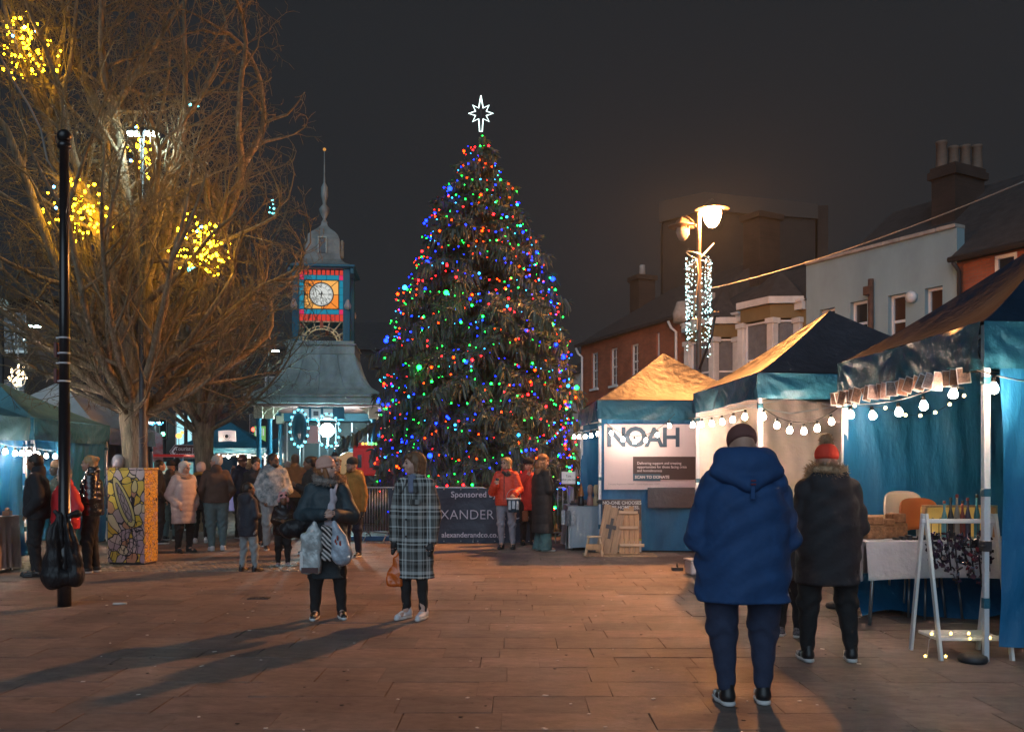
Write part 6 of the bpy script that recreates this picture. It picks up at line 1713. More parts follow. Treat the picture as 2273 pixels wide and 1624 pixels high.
# ================================================================ red hut, cabinets, traffic lights and other far things
def far_things():
    d = 23.5; x0, x1 = gx(783, d), gx(842, d); zt = zz(992, d)
    t = thing('red_food_hut', 'bright red food hut with a row of coloured bulbs on its roof', 'food hut', ((x0 + x1) / 2, d, 0)); w = (x1 - x0) / 2
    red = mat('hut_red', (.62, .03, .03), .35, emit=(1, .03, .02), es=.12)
    b = MB(); b.bbox(-w, w, 0, .6, 1.30, zt, .02); b.build('body', red, t); b = MB(); b.bbox(-w + .03, w - .03, .02, .58, .05, 1.299, .02); b.build('base_cabinet', M_dark, t)
    b = MB(); b.bbox(-w - .04, w + .04, -.05, .65, zt + .001, zt + .05, .01); b.build('roof', red, t)
    for (xa, xb) in ((-w + .08, -.06), (.04, w - .08)):
        b = MB(); b.bbox(xa, xb, -.03, -.002, 1.34, zt - .1, .006); f_ = b.build('door_panel', red, t)
        b = MB(); b.bbox(xa + .05, xb - .05, -.036, -.031, 1.5, zt - .2, .002); b.build('pane', mat('hut_pane', (.03, .05, .06), .1), f_)
    cl = [((1, .1, .1), 'red'), ((1, .6, .1), 'amber'), ((.2, 1, .2), 'green')]
    for i in range(7):
        b = MB(); b.ball((-w + .1 + i * .085, -.03, zt + .09), .036, 10, 6); c, nm = cl[0 if i < 2 else 1 if i < 4 else 2]; b.build('roof_bulb', glow('hut_%s' % nm, c, 2.2), t)
    # traffic light with green lamp
    for (px, py, c, nm, lab, d) in ((426, 0, 0, 0, 0, 0),):
        pass
    p = wp(409 - 0, 960, 40)
    def signal(px, py, d, col, nm, lab):
        p = wp(px, py, d); t = thing('traffic_light', lab, 'traffic light', (p.x, p.y, 0))
        b = MB(); b.tube([(0, .1, 0), (0, .1, p.z + .3)], .05, 8); b.build('post', M_dark, t)
        b = MB(); b.bbox(-.14, .14, -.1, .08, p.z - .25, p.z + .75, .02); b.build('head', M_black, t)
        b = MB(); b.ball((0, -.12, p.z), .10, 10, 6, sc=(1, .5, 1)); b.build('lens', glow(nm, col, 6), t)
        b = MB(); b.tube([(-.16, -.13, p.z - .22), (.16, -.13, p.z - .22), (.16, -.13, p.z + .7), (-.16, -.13, p.z + .7), (-.16, -.13, p.z - .22)], .012, 4); b.build('rim', M_white, t)
    signal(364, 963, 42, (.2, 1, .55), 'signal_green', 'green traffic light beyond the market behind the big trunk')
    signal(564, 953, 42, (1, .08, .05), 'signal_red', 'red traffic light left of the green hoarding')
    p = wp(577, 964, 41); b = MB(); b.bbox(-.26, .26, -.02, .02, -.38, .38, .01)
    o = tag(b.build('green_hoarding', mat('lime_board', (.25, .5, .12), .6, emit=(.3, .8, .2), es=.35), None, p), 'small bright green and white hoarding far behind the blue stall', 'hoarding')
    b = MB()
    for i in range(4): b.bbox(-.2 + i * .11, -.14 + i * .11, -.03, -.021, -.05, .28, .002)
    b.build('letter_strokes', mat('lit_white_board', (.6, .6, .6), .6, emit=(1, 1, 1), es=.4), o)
    # glass food display (cyan lit) with red canopy edge
    d = 24; p = wp(355, 1035, d)
    t = thing('food_trailer', 'glass fronted food trailer with a red canopy edge lit icy white', 'food trailer', (p.x, d, 0), R(4))
    b = MB(); b.bbox(-.62, .62, 0, 1.2, .35, 1.2, .03); b.build('body', mat('trailer_white', (.4, .5, .5), .4), t)
    b = MB(); b.bbox(-.6, .6, .02, 1.0, 1.201, 1.66, .02); b.build('display_case', mat('display_glow', (.15, .3, .3), .2, emit=(.35, .9, .95), es=.28, var=.6, vs=5), t)
    b = MB(); b.bbox(-.66, .66, -.12, 1.1, 1.80, 1.86, .02); b.build('canopy', mat('hut_red', (.62, .03, .03), .35), t)
    for sx in (-.6, .6): b = MB(); b.tube([(sx, 0, 1.2), (sx, 0, 1.8)], .015, 6); b.build('post', M_steel, t)
    b = MB(); rr = random.Random(4)
    for i in range(26): b.bbox(*(lambda x, z: (x, x + .06, -.012, .012, z, z + rr.uniform(.04, .1)))(rr.uniform(-.58, .5), rr.uniform(1.24, 1.5)), .004)
    b.build('food_pack', mat('pack_glow', (.4, .3, .2), .5, emit=(.8, .8, .6), es=.35, var=.6, vs=9), t)
    # glowing orange duck shaped lantern
    p = wp(403, 984 - 14, 27)
    p = wp(405, 968, 27)
    t = thing('glowing_ornament', 'small glowing orange bird ornament above the food trailer', 'ornament', tuple(wp(405 - 8, 985 - 18, 27)))
    b = MB(); b.ball((0, 0, 0), .10, 12, 8, sc=(1, .7, .8)); b.ball((.1, 0, .1), .05, 10, 6); b.build('body', glow('orange_lantern', (1, .45, .12), 2.2), t)
    b = MB(); b.tube([(0, 0, -.08), (0, 0, -.6)], .01, 5); b.build('stick', M_dark, t)
    # blue lit sign at the end of the left row
    p = wp(384 - 0, 962 - 23, 25)
    b = MB()
    p = wp(343, 940, 26)
    for i in range(9): b.ball(((i - 4) * .06, 0, .03 * math.sin(i * 1.7)), .02, 8, 5)
    o = b.build('blue_light_cluster', glow('blue_cluster', (.08, .5, 1), 9), None, p); tag(o, 'short cluster of blue lights at the far end of the left row', 'string lights'); stuff(o)
    # white van with red stripe at the end of the grey stall
    d = 25; p = wp(333, 985, d); t = thing('promo_flag', 'tall white and red printed feather flag behind the big trunk', 'flag', (p.x, d, 0))
    b = MB(); b.tube([(0, 0, 0), (0, 0, 2.6)], .015, 6); b.build('pole', M_steel, t)
    def fn(U, V): return .02 + .34 * U, .03 * np.sin(V * 5), 1.0 + 1.55 * V - .12 * U
    sheet('flag_cloth', fn, 6, 14, mat('flag_print', (.45, .48, .5), .7, var=.3, vs=3, col2=(.5, .1, .08), stretch=(1, 1, 2)), t)
    # tall dark bin and glass panels near the floodlight
    p = wp(758, 1000, 25.2); b = MB(); b.lathe([(.15, 0), (.19, 1.45), (.2, 1.5), (.17, 1.52)], 14); tag(b.build('patio_heater_base', mat('smoky_glass', (.05, .06, .07), .15), None, (p.x, p.y, .6)), 'tall dark tapered vessel right of the floodlight', 'vessel')
    # round lit cream arch of a stand left of the red hut
    p = wp(775, 1035, 24.2); t = thing('vintage_cart', 'cream rounded vintage cart front lit warm beside the red hut', 'cart', (p.x, p.y, 0))
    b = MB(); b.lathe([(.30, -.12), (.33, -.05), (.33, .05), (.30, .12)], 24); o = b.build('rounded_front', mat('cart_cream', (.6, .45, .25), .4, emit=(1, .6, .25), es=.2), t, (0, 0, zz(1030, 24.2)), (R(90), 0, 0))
    b = MB(); b.bbox(-.30, .30, -.05, .3, .25, zz(1030, 24.2), .02); b.build('body', mat('cart_dark', (.06, .05, .04), .5), t)
    # long lit counter under the blue far stall
    d = 28.3; p = wp(530, 1030, d); t = thing('lilac_counter', 'lilac draped counter with an orange flower print under the far blue stall', 'counter', (p.x, p.y, 0))
    def fn(U, V): return -.75 + 1.5 * U, .02 * np.sin(U * 40), 1.25 - 1.1 * V
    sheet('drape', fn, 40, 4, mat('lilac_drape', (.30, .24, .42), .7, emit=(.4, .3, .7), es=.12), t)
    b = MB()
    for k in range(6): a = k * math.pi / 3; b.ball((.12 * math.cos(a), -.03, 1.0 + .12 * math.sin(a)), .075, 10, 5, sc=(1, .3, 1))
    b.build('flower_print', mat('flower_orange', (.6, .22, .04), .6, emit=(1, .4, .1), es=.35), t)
far_things()
# ================================================================ people
SK_FAIR = mat('skin_fair', (.50, .28, .20), .55); SK_PALE = mat('skin_pale', (.55, .34, .27), .55)
SK_BROWN = mat('skin_brown', (.20, .095, .055), .55); SK_DARK = mat('skin_deep', (.07, .035, .025), .5)
M_eye = mat('eye', (.02, .015, .015), .2); M_lip = mat('lips', (.30, .08, .07), .5); M_glassframe = mat('spectacle_frame', (.02, .02, .025), .3)
M_fur_tan = mat('tan_fur', (.42, .27, .16), .95, var=.4, vs=60); M_fur_grey = mat('grey_fur', (.25, .22, .20), .95, var=.4, vs=60)
def cloth(name, col, rough=.85, bump=.35, bs=26, var=.15, **k): return mat(name, col, rough, bump=bump, bs=bs, var=var, vs=5, **k)
M_hair_brown = mat('hair_brown', (.16, .085, .045), .6, var=.4, vs=30, stretch=(5, 5, .6)); M_hair_dark = mat('hair_dark', (.018, .013, .011), .5)
M_hair_blond = mat('hair_blond', (.42, .26, .12), .6, var=.35, vs=30, stretch=(5, 5, .6)); M_hair_grey = mat('hair_grey', (.42, .40, .38), .6, var=.3, vs=30, stretch=(5, 5, .6))
M_hair_ginger = mat('hair_ginger', (.30, .12, .045), .6, var=.4, vs=30, stretch=(5, 5, .6))
M_sole = mat('shoe_sole', (.6, .6, .6), .6)

def rotm(yaw, pitch=0.0, roll=0.0):
    return np.array((Matrix.Rotation(yaw, 3, 'Z') @ Matrix.Rotation(pitch, 3, 'X') @ Matrix.Rotation(roll, 3, 'Y')))
def fur(name, pts, nrm, ln, m, parent, n, seed=0, rad=.006):
    rs = np.random.RandomState(seed); pts = np.asarray(pts); nrm = np.asarray(nrm)
    i = rs.randint(0, len(pts), n); P = pts[i] + rs.normal(size=(n, 3)) * .008; N_ = nrm[i] + rs.normal(size=(n, 3)) * .45
    N_ /= np.linalg.norm(N_, axis=1, keepdims=True); L_ = ln * rs.uniform(.5, 1.2, n)[:, None]
    o = obj(name, prisms(name, P - N_ * .01, P + N_ * L_, rad * .8, .0008, m, 3), parent); stuff(o); return o

def person(label, px, d, h=1.7, face=0, *, w=1.0, skin=SK_FAIR, head=(0, 0), bend=0, lean=0,
           top=None, hem=.50, topw=1.0, puff=0, coll=.5, flare=.0, stiff=.012, sleeve=1.0, hood=None, hoodm=None,
           leg=None, legw=1.0, wide=0, ankle=.055, shoe=None, sole=None, boot=False, feet=None, knees=None,
           armL=('down',), armR=('down',), glove=None, hair=None, hairm=None, hat=None, hatm=None, res=.014, face_on=True,
           glasses=False, beard=None, extra=None, seed=0, stripes=False, group=None, x=None, shirt=None):
    """face: direction the body looks, degrees: 0 camera, 90 picture right, 180 away, -90 picture left. px: picture column."""
    X = gx(px, d) if x is None else x
    t = thing('person', label, 'person', (X, d, 0), R(face), group)
    hw = .086 * h * w ** .5; hipz = .515 * h
    rb = R(bend)
    def up(p):        # bend the upper body forward about the hips, lean to the side
        p = np.array(p, float)
        if p[2] > hipz and (bend or lean):
            z = p[2] - hipz; y = p[1]
            p[1] = y * math.cos(rb) - z * math.sin(rb); p[2] = hipz + z * math.cos(rb) + y * math.sin(rb); p[0] += lean * z
        return p
    rx, ry = .088 * h * w, .062 * h * w
    S = {s: up((s * hw * 1.02, .0, .805 * h)) for s in (-1, 1)}
    def arm(pose, s):
        k = pose[0]
        if k == 'down': E, W = (s * (hw + .032 * h), .02, .625 * h), (s * (hw + .030 * h), -.03, .475 * h)
        elif k == 'pocket': E, W = (s * (hw + .060 * h), .035 * h, .63 * h), (s * (hw + .012 * h), -.055 * h, .52 * h)
        elif k == 'hold': E, W = (s * (hw + .035 * h), .0, .635 * h), (s * .035 * h, -.135 * h, .63 * h)
        elif k == 'phone': E, W = (s * (hw + .03 * h), -.02 * h, .63 * h), (s * .03 * h, -.15 * h, .70 * h)
        elif k == 'back': E, W = (s * (hw + .05 * h), .06 * h, .64 * h), (s * .05 * h, .09 * h, .52 * h)
        elif k == 'mouth': E, W = (s * (hw + .03 * h), -.07 * h, .66 * h), (s * .035 * h, -.115 * h, .80 * h)
        else: E, W = pose[1], pose[2]; E = tuple(q * h for q in E); W = tuple(q * h for q in W)
        return up(E), up(W)
    A = {1: arm(armL, 1), -1: arm(armR, -1)}          # armL is the person's own left (+x in local, facing -y)
    hy, hp = R(head[0]), R(head[1])
    HC = up((0, -.018 * h, .932 * h)); RH = rotm(hy, hp - rb * .4); k_ = h / 1.72 * 1.0
    if h < 1.45: k_ *= 1.0 + (1.45 - h) * .45
    def H(p): return HC + RH @ (np.array(p) * k_)
    def he(f, c, r, k=.012, cut=False): f.ell(H(c), np.array(r) * k_, k, RH, cut)
    # ---- feet and legs
    if feet is None: feet = [(.058 * h * w, .0), (-.058 * h * w, .0)]
    hipx = .052 * h * w
    legs_ = []
    for i, s in enumerate((1, -1)):
        fx, fy = feet[i]; hp_ = np.array((s * hipx, 0, .50 * h)); ft = np.array((fx, fy, .045 * h)); kn = (hp_ + ft) / 2 + np.array((0, -.018 * h, .0)); kn[2] = .275 * h
        if knees: kn = kn + np.array(knees[i]) * h
        legs_.append((hp_, kn, ft))
    # ---- body: one continuous surface
    f = Field()
    he(f, (0, .012, .022), (.076, .094, .088)); he(f, (0, -.022, -.04), (.060, .070, .078), .02); he(f, (0, -.062, -.092), (.028, .024, .022), .03)
    f.cap(H((0, -.085, .012)), H((0, -.108, -.028)), .009 * k_, .014 * k_, .014); f.cap(H((-.032, -.078, .020)), H((.032, -.078, .020)), .011 * k_, None, .02)
    for s in (-1, 1):
        he(f, (s * .077, .012, -.015), (.010, .020, .032), .006); he(f, (s * .036, -.055, -.038), (.030, .030, .028), .02)
        he(f, (s * .032, -.099, -.002), (.015, .013, .010), .012, True)
    he(f, (0, -.090, -.066), (.024, .013, .006), .008); he(f, (0, -.090, -.076), (.019, .012, .006), .008)
    nb = up((0, .012 * h, .82 * h)); f.cap(H((0, .018, -.06)), nb, .050 * k_, .055 * h / 1.7 * 1.05, .03)
    if res <= .0145 or h > 1.3:
        f.cap(up((0, 0, .775 * h)), up((0, 0, .56 * h)), rx * .74, rx * .68, .04, .68); f.cap((0, 0, .56 * h), (0, 0, .52 * h), rx * .68, rx * .70, .05, .72)
    for s in (-1, 1):
        E, W = A[s]; f.cap(S[s], E, .030 * h, .023 * h, .03); f.cap(E, W, .022 * h, .016 * h, .02)
        dv = (W - E) / max(np.linalg.norm(W - E), 1e-6)
        # hand: palm, four fingers, thumb
        q = h / 1.7; fwd = np.array((0, -1., 0)); side = np.cross(dv, fwd); 
        if np.linalg.norm(side) < .2: side = np.cross(dv, (0, 0, 1.))
        side /= np.linalg.norm(side); pn = np.cross(side, dv)
        if pn @ np.array((-s * 1.0, -.3, -.2)) < 0: pn = -pn
        # palm normal points inward; fingers spread along 'wide'
        wide_ = np.cross(pn, dv); curl = .9
        p0 = W + dv * .02 * q; p1 = W + dv * .085 * q
        f.cap(p0 - wide_ * .012 * q, p1 - wide_ * .020 * q, .018 * q, .014 * q, .012); f.cap(p0 + wide_ * .012 * q, p1 + wide_ * .020 * q, .018 * q, .014 * q, .012)
        for n_, (o_, l_) in enumerate(((-.030, .062), (-.010, .072), (.011, .068), (.030, .052))):
            a0 = p1 + wide_ * o_ * q - dv * .01; a1 = a0 + (dv * .85 + pn * .35) * l_ * .55 * q; a2 = a1 + (dv * .25 + pn * .9) * l_ * .5 * q
            f.cap(a0, a1, .0095 * q, .0088 * q, .003); f.cap(a1, a2, .0088 * q, .0075 * q, .003)
        tp = p0 - wide_ * .026 * q; t1 = tp + (dv * .6 - wide_ * .45 + pn * .5) * .04 * q; f.cap(tp, t1, .0125 * q, .0105 * q, .008); f.cap(t1, t1 + (dv * .8 + pn * .5 + wide_ * .1) * .03 * q, .0105 * q, .009 * q, .004)
    for (a, k, b) in legs_:
        f.cap(a, k, .050 * h * w ** .5, .034 * h, .03); f.cap(k, b, .032 * h, .020 * h, .02); f.cap(b, b + np.array((0, -.07 * h, -.018 * h)), .018 * h, .014 * h, .02)
    body = f.build('body', skin, t, h=res)
    # ---- face details
    if face_on:
        for s in (-1, 1):
            b = MB(); b.ball((0, 0, 0), .0085 * k_, 8, 6, sc=(1.25, .7, .75)); b.build('eye', M_eye, t, H((s * .032, -.086, -.003)))
            b = MB(); b.tube([H((s * .016, -.095, .018)), H((s * .032, -.096, .023)), (H((s * .047, -.086, .017)))], .003 * k_, 4); b.build('eyebrow', hairm or M_hair_dark, t)
        b = MB(); b.tube([H((-.022, -.097, -.071)), H((0, -.104, -.069)), H((.022, -.097, -.071))], [.002 * k_, .005 * k_, .002 * k_], 6); b.build('mouth', M_lip, t)
    if glasses:
        b = MB()
        for s in (-1, 1):
            b.tube([H((s * .033 + .024 * math.cos(a), -.106, -.003 + .019 * math.sin(a))) for a in np.linspace(0, 2 * math.pi, 13)], .0022 * k_, 4)
            b.tube([H((s * .057, -.104, .002)), H((s * .078, -.03, .004)), H((s * .080, .01, .0))], .002 * k_, 4)
        b.tube([H((-.010, -.108, 0)), H((.010, -.108, 0))], .002 * k_, 4); b.build('glasses', M_glassframe, t)
    if beard is not None:
        f = Field(); he(f, (0, -.048, -.078), (.062, .060, .052), .02); he(f, (0, -.075, -.095), (.034, .036, .034), .02)
        he(f, (0, -.11, -.064), (.026, .022, .010), .006, True); he(f, (0, -.09, .012), (.085, .06, .058), .012, True)
        f.build('beard', beard, t, h=.008)
    # ---- trousers
    if leg is not None:
        f = Field()
        for (a, k, b) in legs_:
            r2 = (.030 + .02 * wide) * h * legw; f.cap(a, k, .058 * h * w ** .5 * legw, .044 * h * legw * w ** .4, .03)
            f.cap(k, b + np.array((0, .004 * h, (ankle - .045) * h)), .044 * h * legw * w ** .4, r2, .03)
        f.cap((0, .0, .53 * h), (0, .0, .50 * h), rx * .88, rx * .84, .05, .72)
        wf = lambda X_, Y_, Z_: .0065 * np.sin(Z_ * 48 + 3 * np.sin(X_ * 26 + seed) + 2 * np.sin(Y_ * 21)) * (.4 + 1.0 * np.exp(-((Z_ - .27 * h) / .06) ** 2) + .4 * np.exp(-((Z_ - ankle * h - .03) / .06) ** 2))
        f.build('trousers', leg, t, h=max(res, .012), disp=wf, zmin=ankle * h * .75)
    # ---- shoes
    for i, (a, k, b) in enumerate(legs_):
        if shoe is None: break
        q = h / 1.7; ang = R((8 if i == 0 else -8)); M3 = np.array(Matrix.Rotation(ang, 3, 'Z'))
        def L3(x_, y_, z_): return np.array((b[0], b[1], 0)) + M3 @ np.array((x_, y_, z_)) * q
        f = Field(); f.cap(L3(0, .03, .055), L3(0, -.07, .045), .042 * q, .038 * q, .02); f.cap(L3(0, -.07, .042), L3(0, -.15, .034), .040 * q, .032 * q, .02)
        f.cap(L3(0, .02, .06), L3(0, .02, .115 if not boot else .24), .040 * q, .040 * q, .03)
        so = f.build('shoe', shoe, t, h=.010 if res < .013 else .013, zmin=.018)
        if stripes:
            for s2 in (-1, 1):
                for q_ in (-.10, -.075, -.02, .02):
                    b_ = MB(); b_.bar(L3(s2 * .041, q_, .036), L3(s2 * .036, q_ - .018, .066), .004, .010); b_.build('stripe', M_sole, so)
        f = Field(); f.cap(L3(0, .035, .020), L3(0, -.07, .020), .044 * q, .044 * q, .03); f.cap(L3(0, -.07, .020), L3(0, -.155, .020), .044 * q, .034 * q, .03)
        f.build('sole', sole or M_sole, so, h=.009 if res < .013 else .012, zmin=.002, zmax=.032)
    # ---- coat or jumper
    if top is not None:
        f = Field(); tx, ty = rx * topw, .70
        RB = np.array(Matrix.Rotation(rb, 3, 'X')); dp = min(tx * .72, .118 * h * topw)
        f.box(up((0, .002, .690 * h)), (tx * .93, dp, .125 * h), .04, rot=RB, rd=min(tx * .55, dp * .8))
        for s in (-1, 1): f.cap(up((s * hw * .85, .0, .775 * h)), up((s * .02, .006 * h, .835 * h)), .036 * h, .034 * h, .04)
        zl = max(min(hem, .52), .30) * h
        f.cap(up((0, 0, .66 * h)), (0, 0, .53 * h), tx * 1.06, tx * 1.05 * (1 + flare * .3), .05, ty + .05)
        if hem < .52: f.cap((0, 0, .53 * h), (0, .0, (hem - .02) * h), tx * 1.05 * (1 + flare * .3), tx * (1.05 + flare), .05, ty + .06)
        for s in (-1, 1):
            E, W = A[s]; k2 = W - (W - E) / max(np.linalg.norm(W - E), 1e-6) * .012
            ra = .037 * h * topw ** .6 * w ** .4 * sleeve
            f.cap(S[s] - np.array((s * .012, 0, .012)), E, ra * 1.10, ra * 1.0, .014); f.cap(E, k2, ra * .98, ra * .80, .014)
        c0 = up((0, .012 * h, .835 * h)); f.cap(up((0, .004, .80 * h)), c0 + np.array((0, 0, .03 * h * coll)), .062 * h, .050 * h * (1 + .15 * coll), .03, .95)
        if hood == 'down':
            f.cap(up((-.055 * h, .045 * h, .845 * h)), up((.055 * h, .045 * h, .845 * h)), .040 * h, None, .03); f.ell(up((0, .062 * h, .81 * h)), (.085 * h, .040 * h, .055 * h), .03)
            f.cap(up((-.06 * h, .03 * h, .85 * h)), up((-.045 * h, -.03 * h, .825 * h)), .032 * h, .022 * h, .03); f.cap(up((.06 * h, .03 * h, .85 * h)), up((.045 * h, -.03 * h, .825 * h)), .032 * h, .022 * h, .03)
        if hood == 'up':
            he(f, (0, .025, .01), (.105, .120, .125), .03); f.cap(H((0, .03, -.08)), up((0, .02, .80 * h)), .095 * k_, .10 * k_, .05); he(f, (0, -.10, -.01), (.078, .085, .10), .02, True)
        sd = seed * 1.7
        if puff:
            sp = puff
            def ds(X_, Y_, Z_): return -.008 * np.abs(np.sin(math.pi * (Z_ + .15 * Y_) / sp)) ** .6 + .005 + .002 * np.sin(40 * X_ + 31 * Z_ + sd) * np.sin(37 * Y_)
        else:
            def ds(X_, Y_, Z_):
                a = np.arctan2(Y_, X_)
                return stiff * (.30 * np.sin(a * 5 + 4 * Z_ + sd) * np.clip((hipz * 1.25 - Z_) * 2.2, .15, 1) + .28 * np.sin(24 * Z_ + 14 * X_ + sd) * np.sin(17 * Y_ - 9 * Z_ + sd) + .22 * np.sin(41 * Z_ + 22 * X_ + 3 * np.sin(15 * Y_)))
        he(f, (0, -.010, -.01), (.068, .082, .088), .01, True)
        coat = f.build('coat' if hem < .46 else 'jacket', top, t, h=res, disp=ds, zmin=hem * h if hem < .6 else None)
    # ---- gloves
    if glove is not None:
        for s in (-1, 1):
            E, W = A[s]; dv = (W - E) / np.linalg.norm(W - E); f = Field(); q = h / 1.7
            f.cap(W - dv * .02, W + dv * .09 * q, .033 * q, .036 * q, .01); f.cap(W + dv * .08 * q, W + dv * .15 * q + np.array((0, -.02, 0)), .030 * q, .020 * q, .02)
            f.cap(W + dv * .04 * q, W + dv * .085 * q + np.array((-s * .02, -.045, 0)), .018 * q, .013 * q, .01)
            f.build('glove', glove, t, h=.010)
    # ---- hair
    if hair:
        f = Field(); he(f, (0, .020, .030), (.086, .100, .092), .01)
        if hair == 'short': he(f, (0, .045, -.02), (.076, .072, .070), .02)
        if hair in ('bob', 'long'):
            for s in (-1, 1): f.cap(H((s * .066, .015, .02)), H((s * .072, .010, -.085)), .030 * k_, .026 * k_, .02)
            f.cap(H((0, .055, .02)), H((0, .060, -.085)), .070 * k_, .062 * k_, .02); f.cap(H((-.05, -.062, .066)), H((.05, -.062, .066)), .028 * k_, None, .02)
        if hair == 'long':
            for s in (-1, 1): f.cap(H((s * .070, .0, -.06)), H((s * .072, -.03, -.22)), .028 * k_, .016 * k_, .02)
            f.cap(H((0, .06, -.06)), H((0, .07, -.24)), .066 * k_, .04 * k_, .03)
        if hair == 'bun': he(f, (0, .06, -.02), (.07, .06, .07), .02); he(f, (0, .105, .065), (.042, .040, .040), .015)
        if hair == 'messy': f.cap(H((0, .05, .02)), H((0, .075, -.11)), .080 * k_, .080 * k_, .03); f.cap(H((-.07, .02, 0)), H((-.085, .02, -.12)), .035 * k_, .04 * k_, .03); f.cap(H((.07, .02, 0)), H((.085, .02, -.12)), .035 * k_, .04 * k_, .03)
        he(f, (0, -.088, -.024), (.062, .052, .084), .015, True)
        if hair in ('short', 'bun'): he(f, (0, -.05, -.075), (.085, .07, .07), .02, True)
        hs = lambda X_, Y_, Z_: .003 * np.sin(np.arctan2(Y_ - HC[1], X_ - HC[0]) * 22 + Z_ * 20 + seed) + .002 * np.sin(Z_ * 90 + X_ * 80)
        f.build('hair', hairm, t, h=.009 if res < .013 else .012, disp=hs)
    # ---- hats
    if hat:
        f = Field(); he(f, (0, .016, .050), (.094, .108, .098), .01)
        if hat in ('beanie', 'bobble', 'cuffed'):
            f.p.append(('b', H((0, .010, -.07)), np.array((.2, .2, .085)) * k_, RH, .01, .01, True))
            if hat != 'beanie': pass
        if hat == 'furhat': he(f, (0, .01, .065), (.115, .125, .075), .02); f.p.append(('b', H((0, 0, -.075)), np.array((.2, .2, .085)) * k_, RH, .01, .01, True))
        if hat == 'hoodhat': he(f, (0, .03, .0), (.096, .108, .12), .02); he(f, (0, -.095, -.03), (.068, .06, .085), .015, True)
        Ri = RH.T
        def rib(X_, Y_, Z_):
            dx, dy = X_ - HC[0], Y_ - HC[1]; return .0022 * np.sin(np.arctan2(dy, dx) * 34)
        ho = f.build('hat', hatm, t, h=.009 if res < .013 else .012, disp=rib if hat in ('cuffed', 'bobble', 'beanie') else None)
        if hat in ('cuffed', 'bobble'):
            f = Field(); f.p.append(('e', H((0, .010, .022)), np.array((.098, .112, .060)) * k_, RH, None, .01, False))
            f.p.append(('b', H((0, .01, -.055)), np.array((.2, .2, .06)) * k_, RH, .01, .006, True)); f.p.append(('b', H((0, .01, .120)), np.array((.2, .2, .07)) * k_, RH, .01, .006, True))
            f.build('hat_cuff', hatm, ho, h=.009, disp=rib)
    if extra: extra(dict(t=t, H=H, RH=RH, HC=HC, A=A, S=S, h=h, k=k_, up=up, rx=rx))
    return t

def add_fur_collar(c, m, n=900, r=.10, z=-.13, ln=.045, front=True):
    H = c['H']; P = []; N_ = []
    for i in range(160):
        a = 2 * math.pi * i / 160
        for q in (-.5, 0, .5):
            p = H((r * math.sin(a), .02 - r * .95 * math.cos(a) * -1 * 1.0 if False else .025 + r * math.cos(a), z + .03 * math.cos(a) + q * .05)); P.append(p); N_.append(np.array((math.sin(a), math.cos(a), .35 + q)))
    fur('fur_trim', P, N_, ln, m, c['t'], n, 3, .005)
    f = Field(); k = c['k']
    for i in range(14):
        a = 2 * math.pi * i / 14; a2 = 2 * math.pi * (i + 1) / 14
        f.cap(H((r * math.sin(a), .025 + r * math.cos(a), z + .03 * math.cos(a))), H((r * math.sin(a2), .025 + r * math.cos(a2), z + .03 * math.cos(a2))), .032 * k, None, .01)
    f.build('fur_collar', m, c['t'], h=.012, disp=lambda X, Y, Z: .004 * np.sin(X * 90 + Z * 60) * np.sin(Y * 80 - Z * 70))
def pompom(c, m, pos=(0, .02, .165), r=.042):
    rs = np.random.RandomState(2); N_ = rs.normal(size=(500, 3)); N_ /= np.linalg.norm(N_, axis=1, keepdims=True); P = c['H'](pos) + N_ * r * .75
    o = fur('pompom', P, N_, r * .5, m, c['t'], 700, 4, .005); b = MB(); b.ball((0, 0, 0), r * .9, 12, 8); b.build('pompom_core', m, c['t'], c['H'](pos))

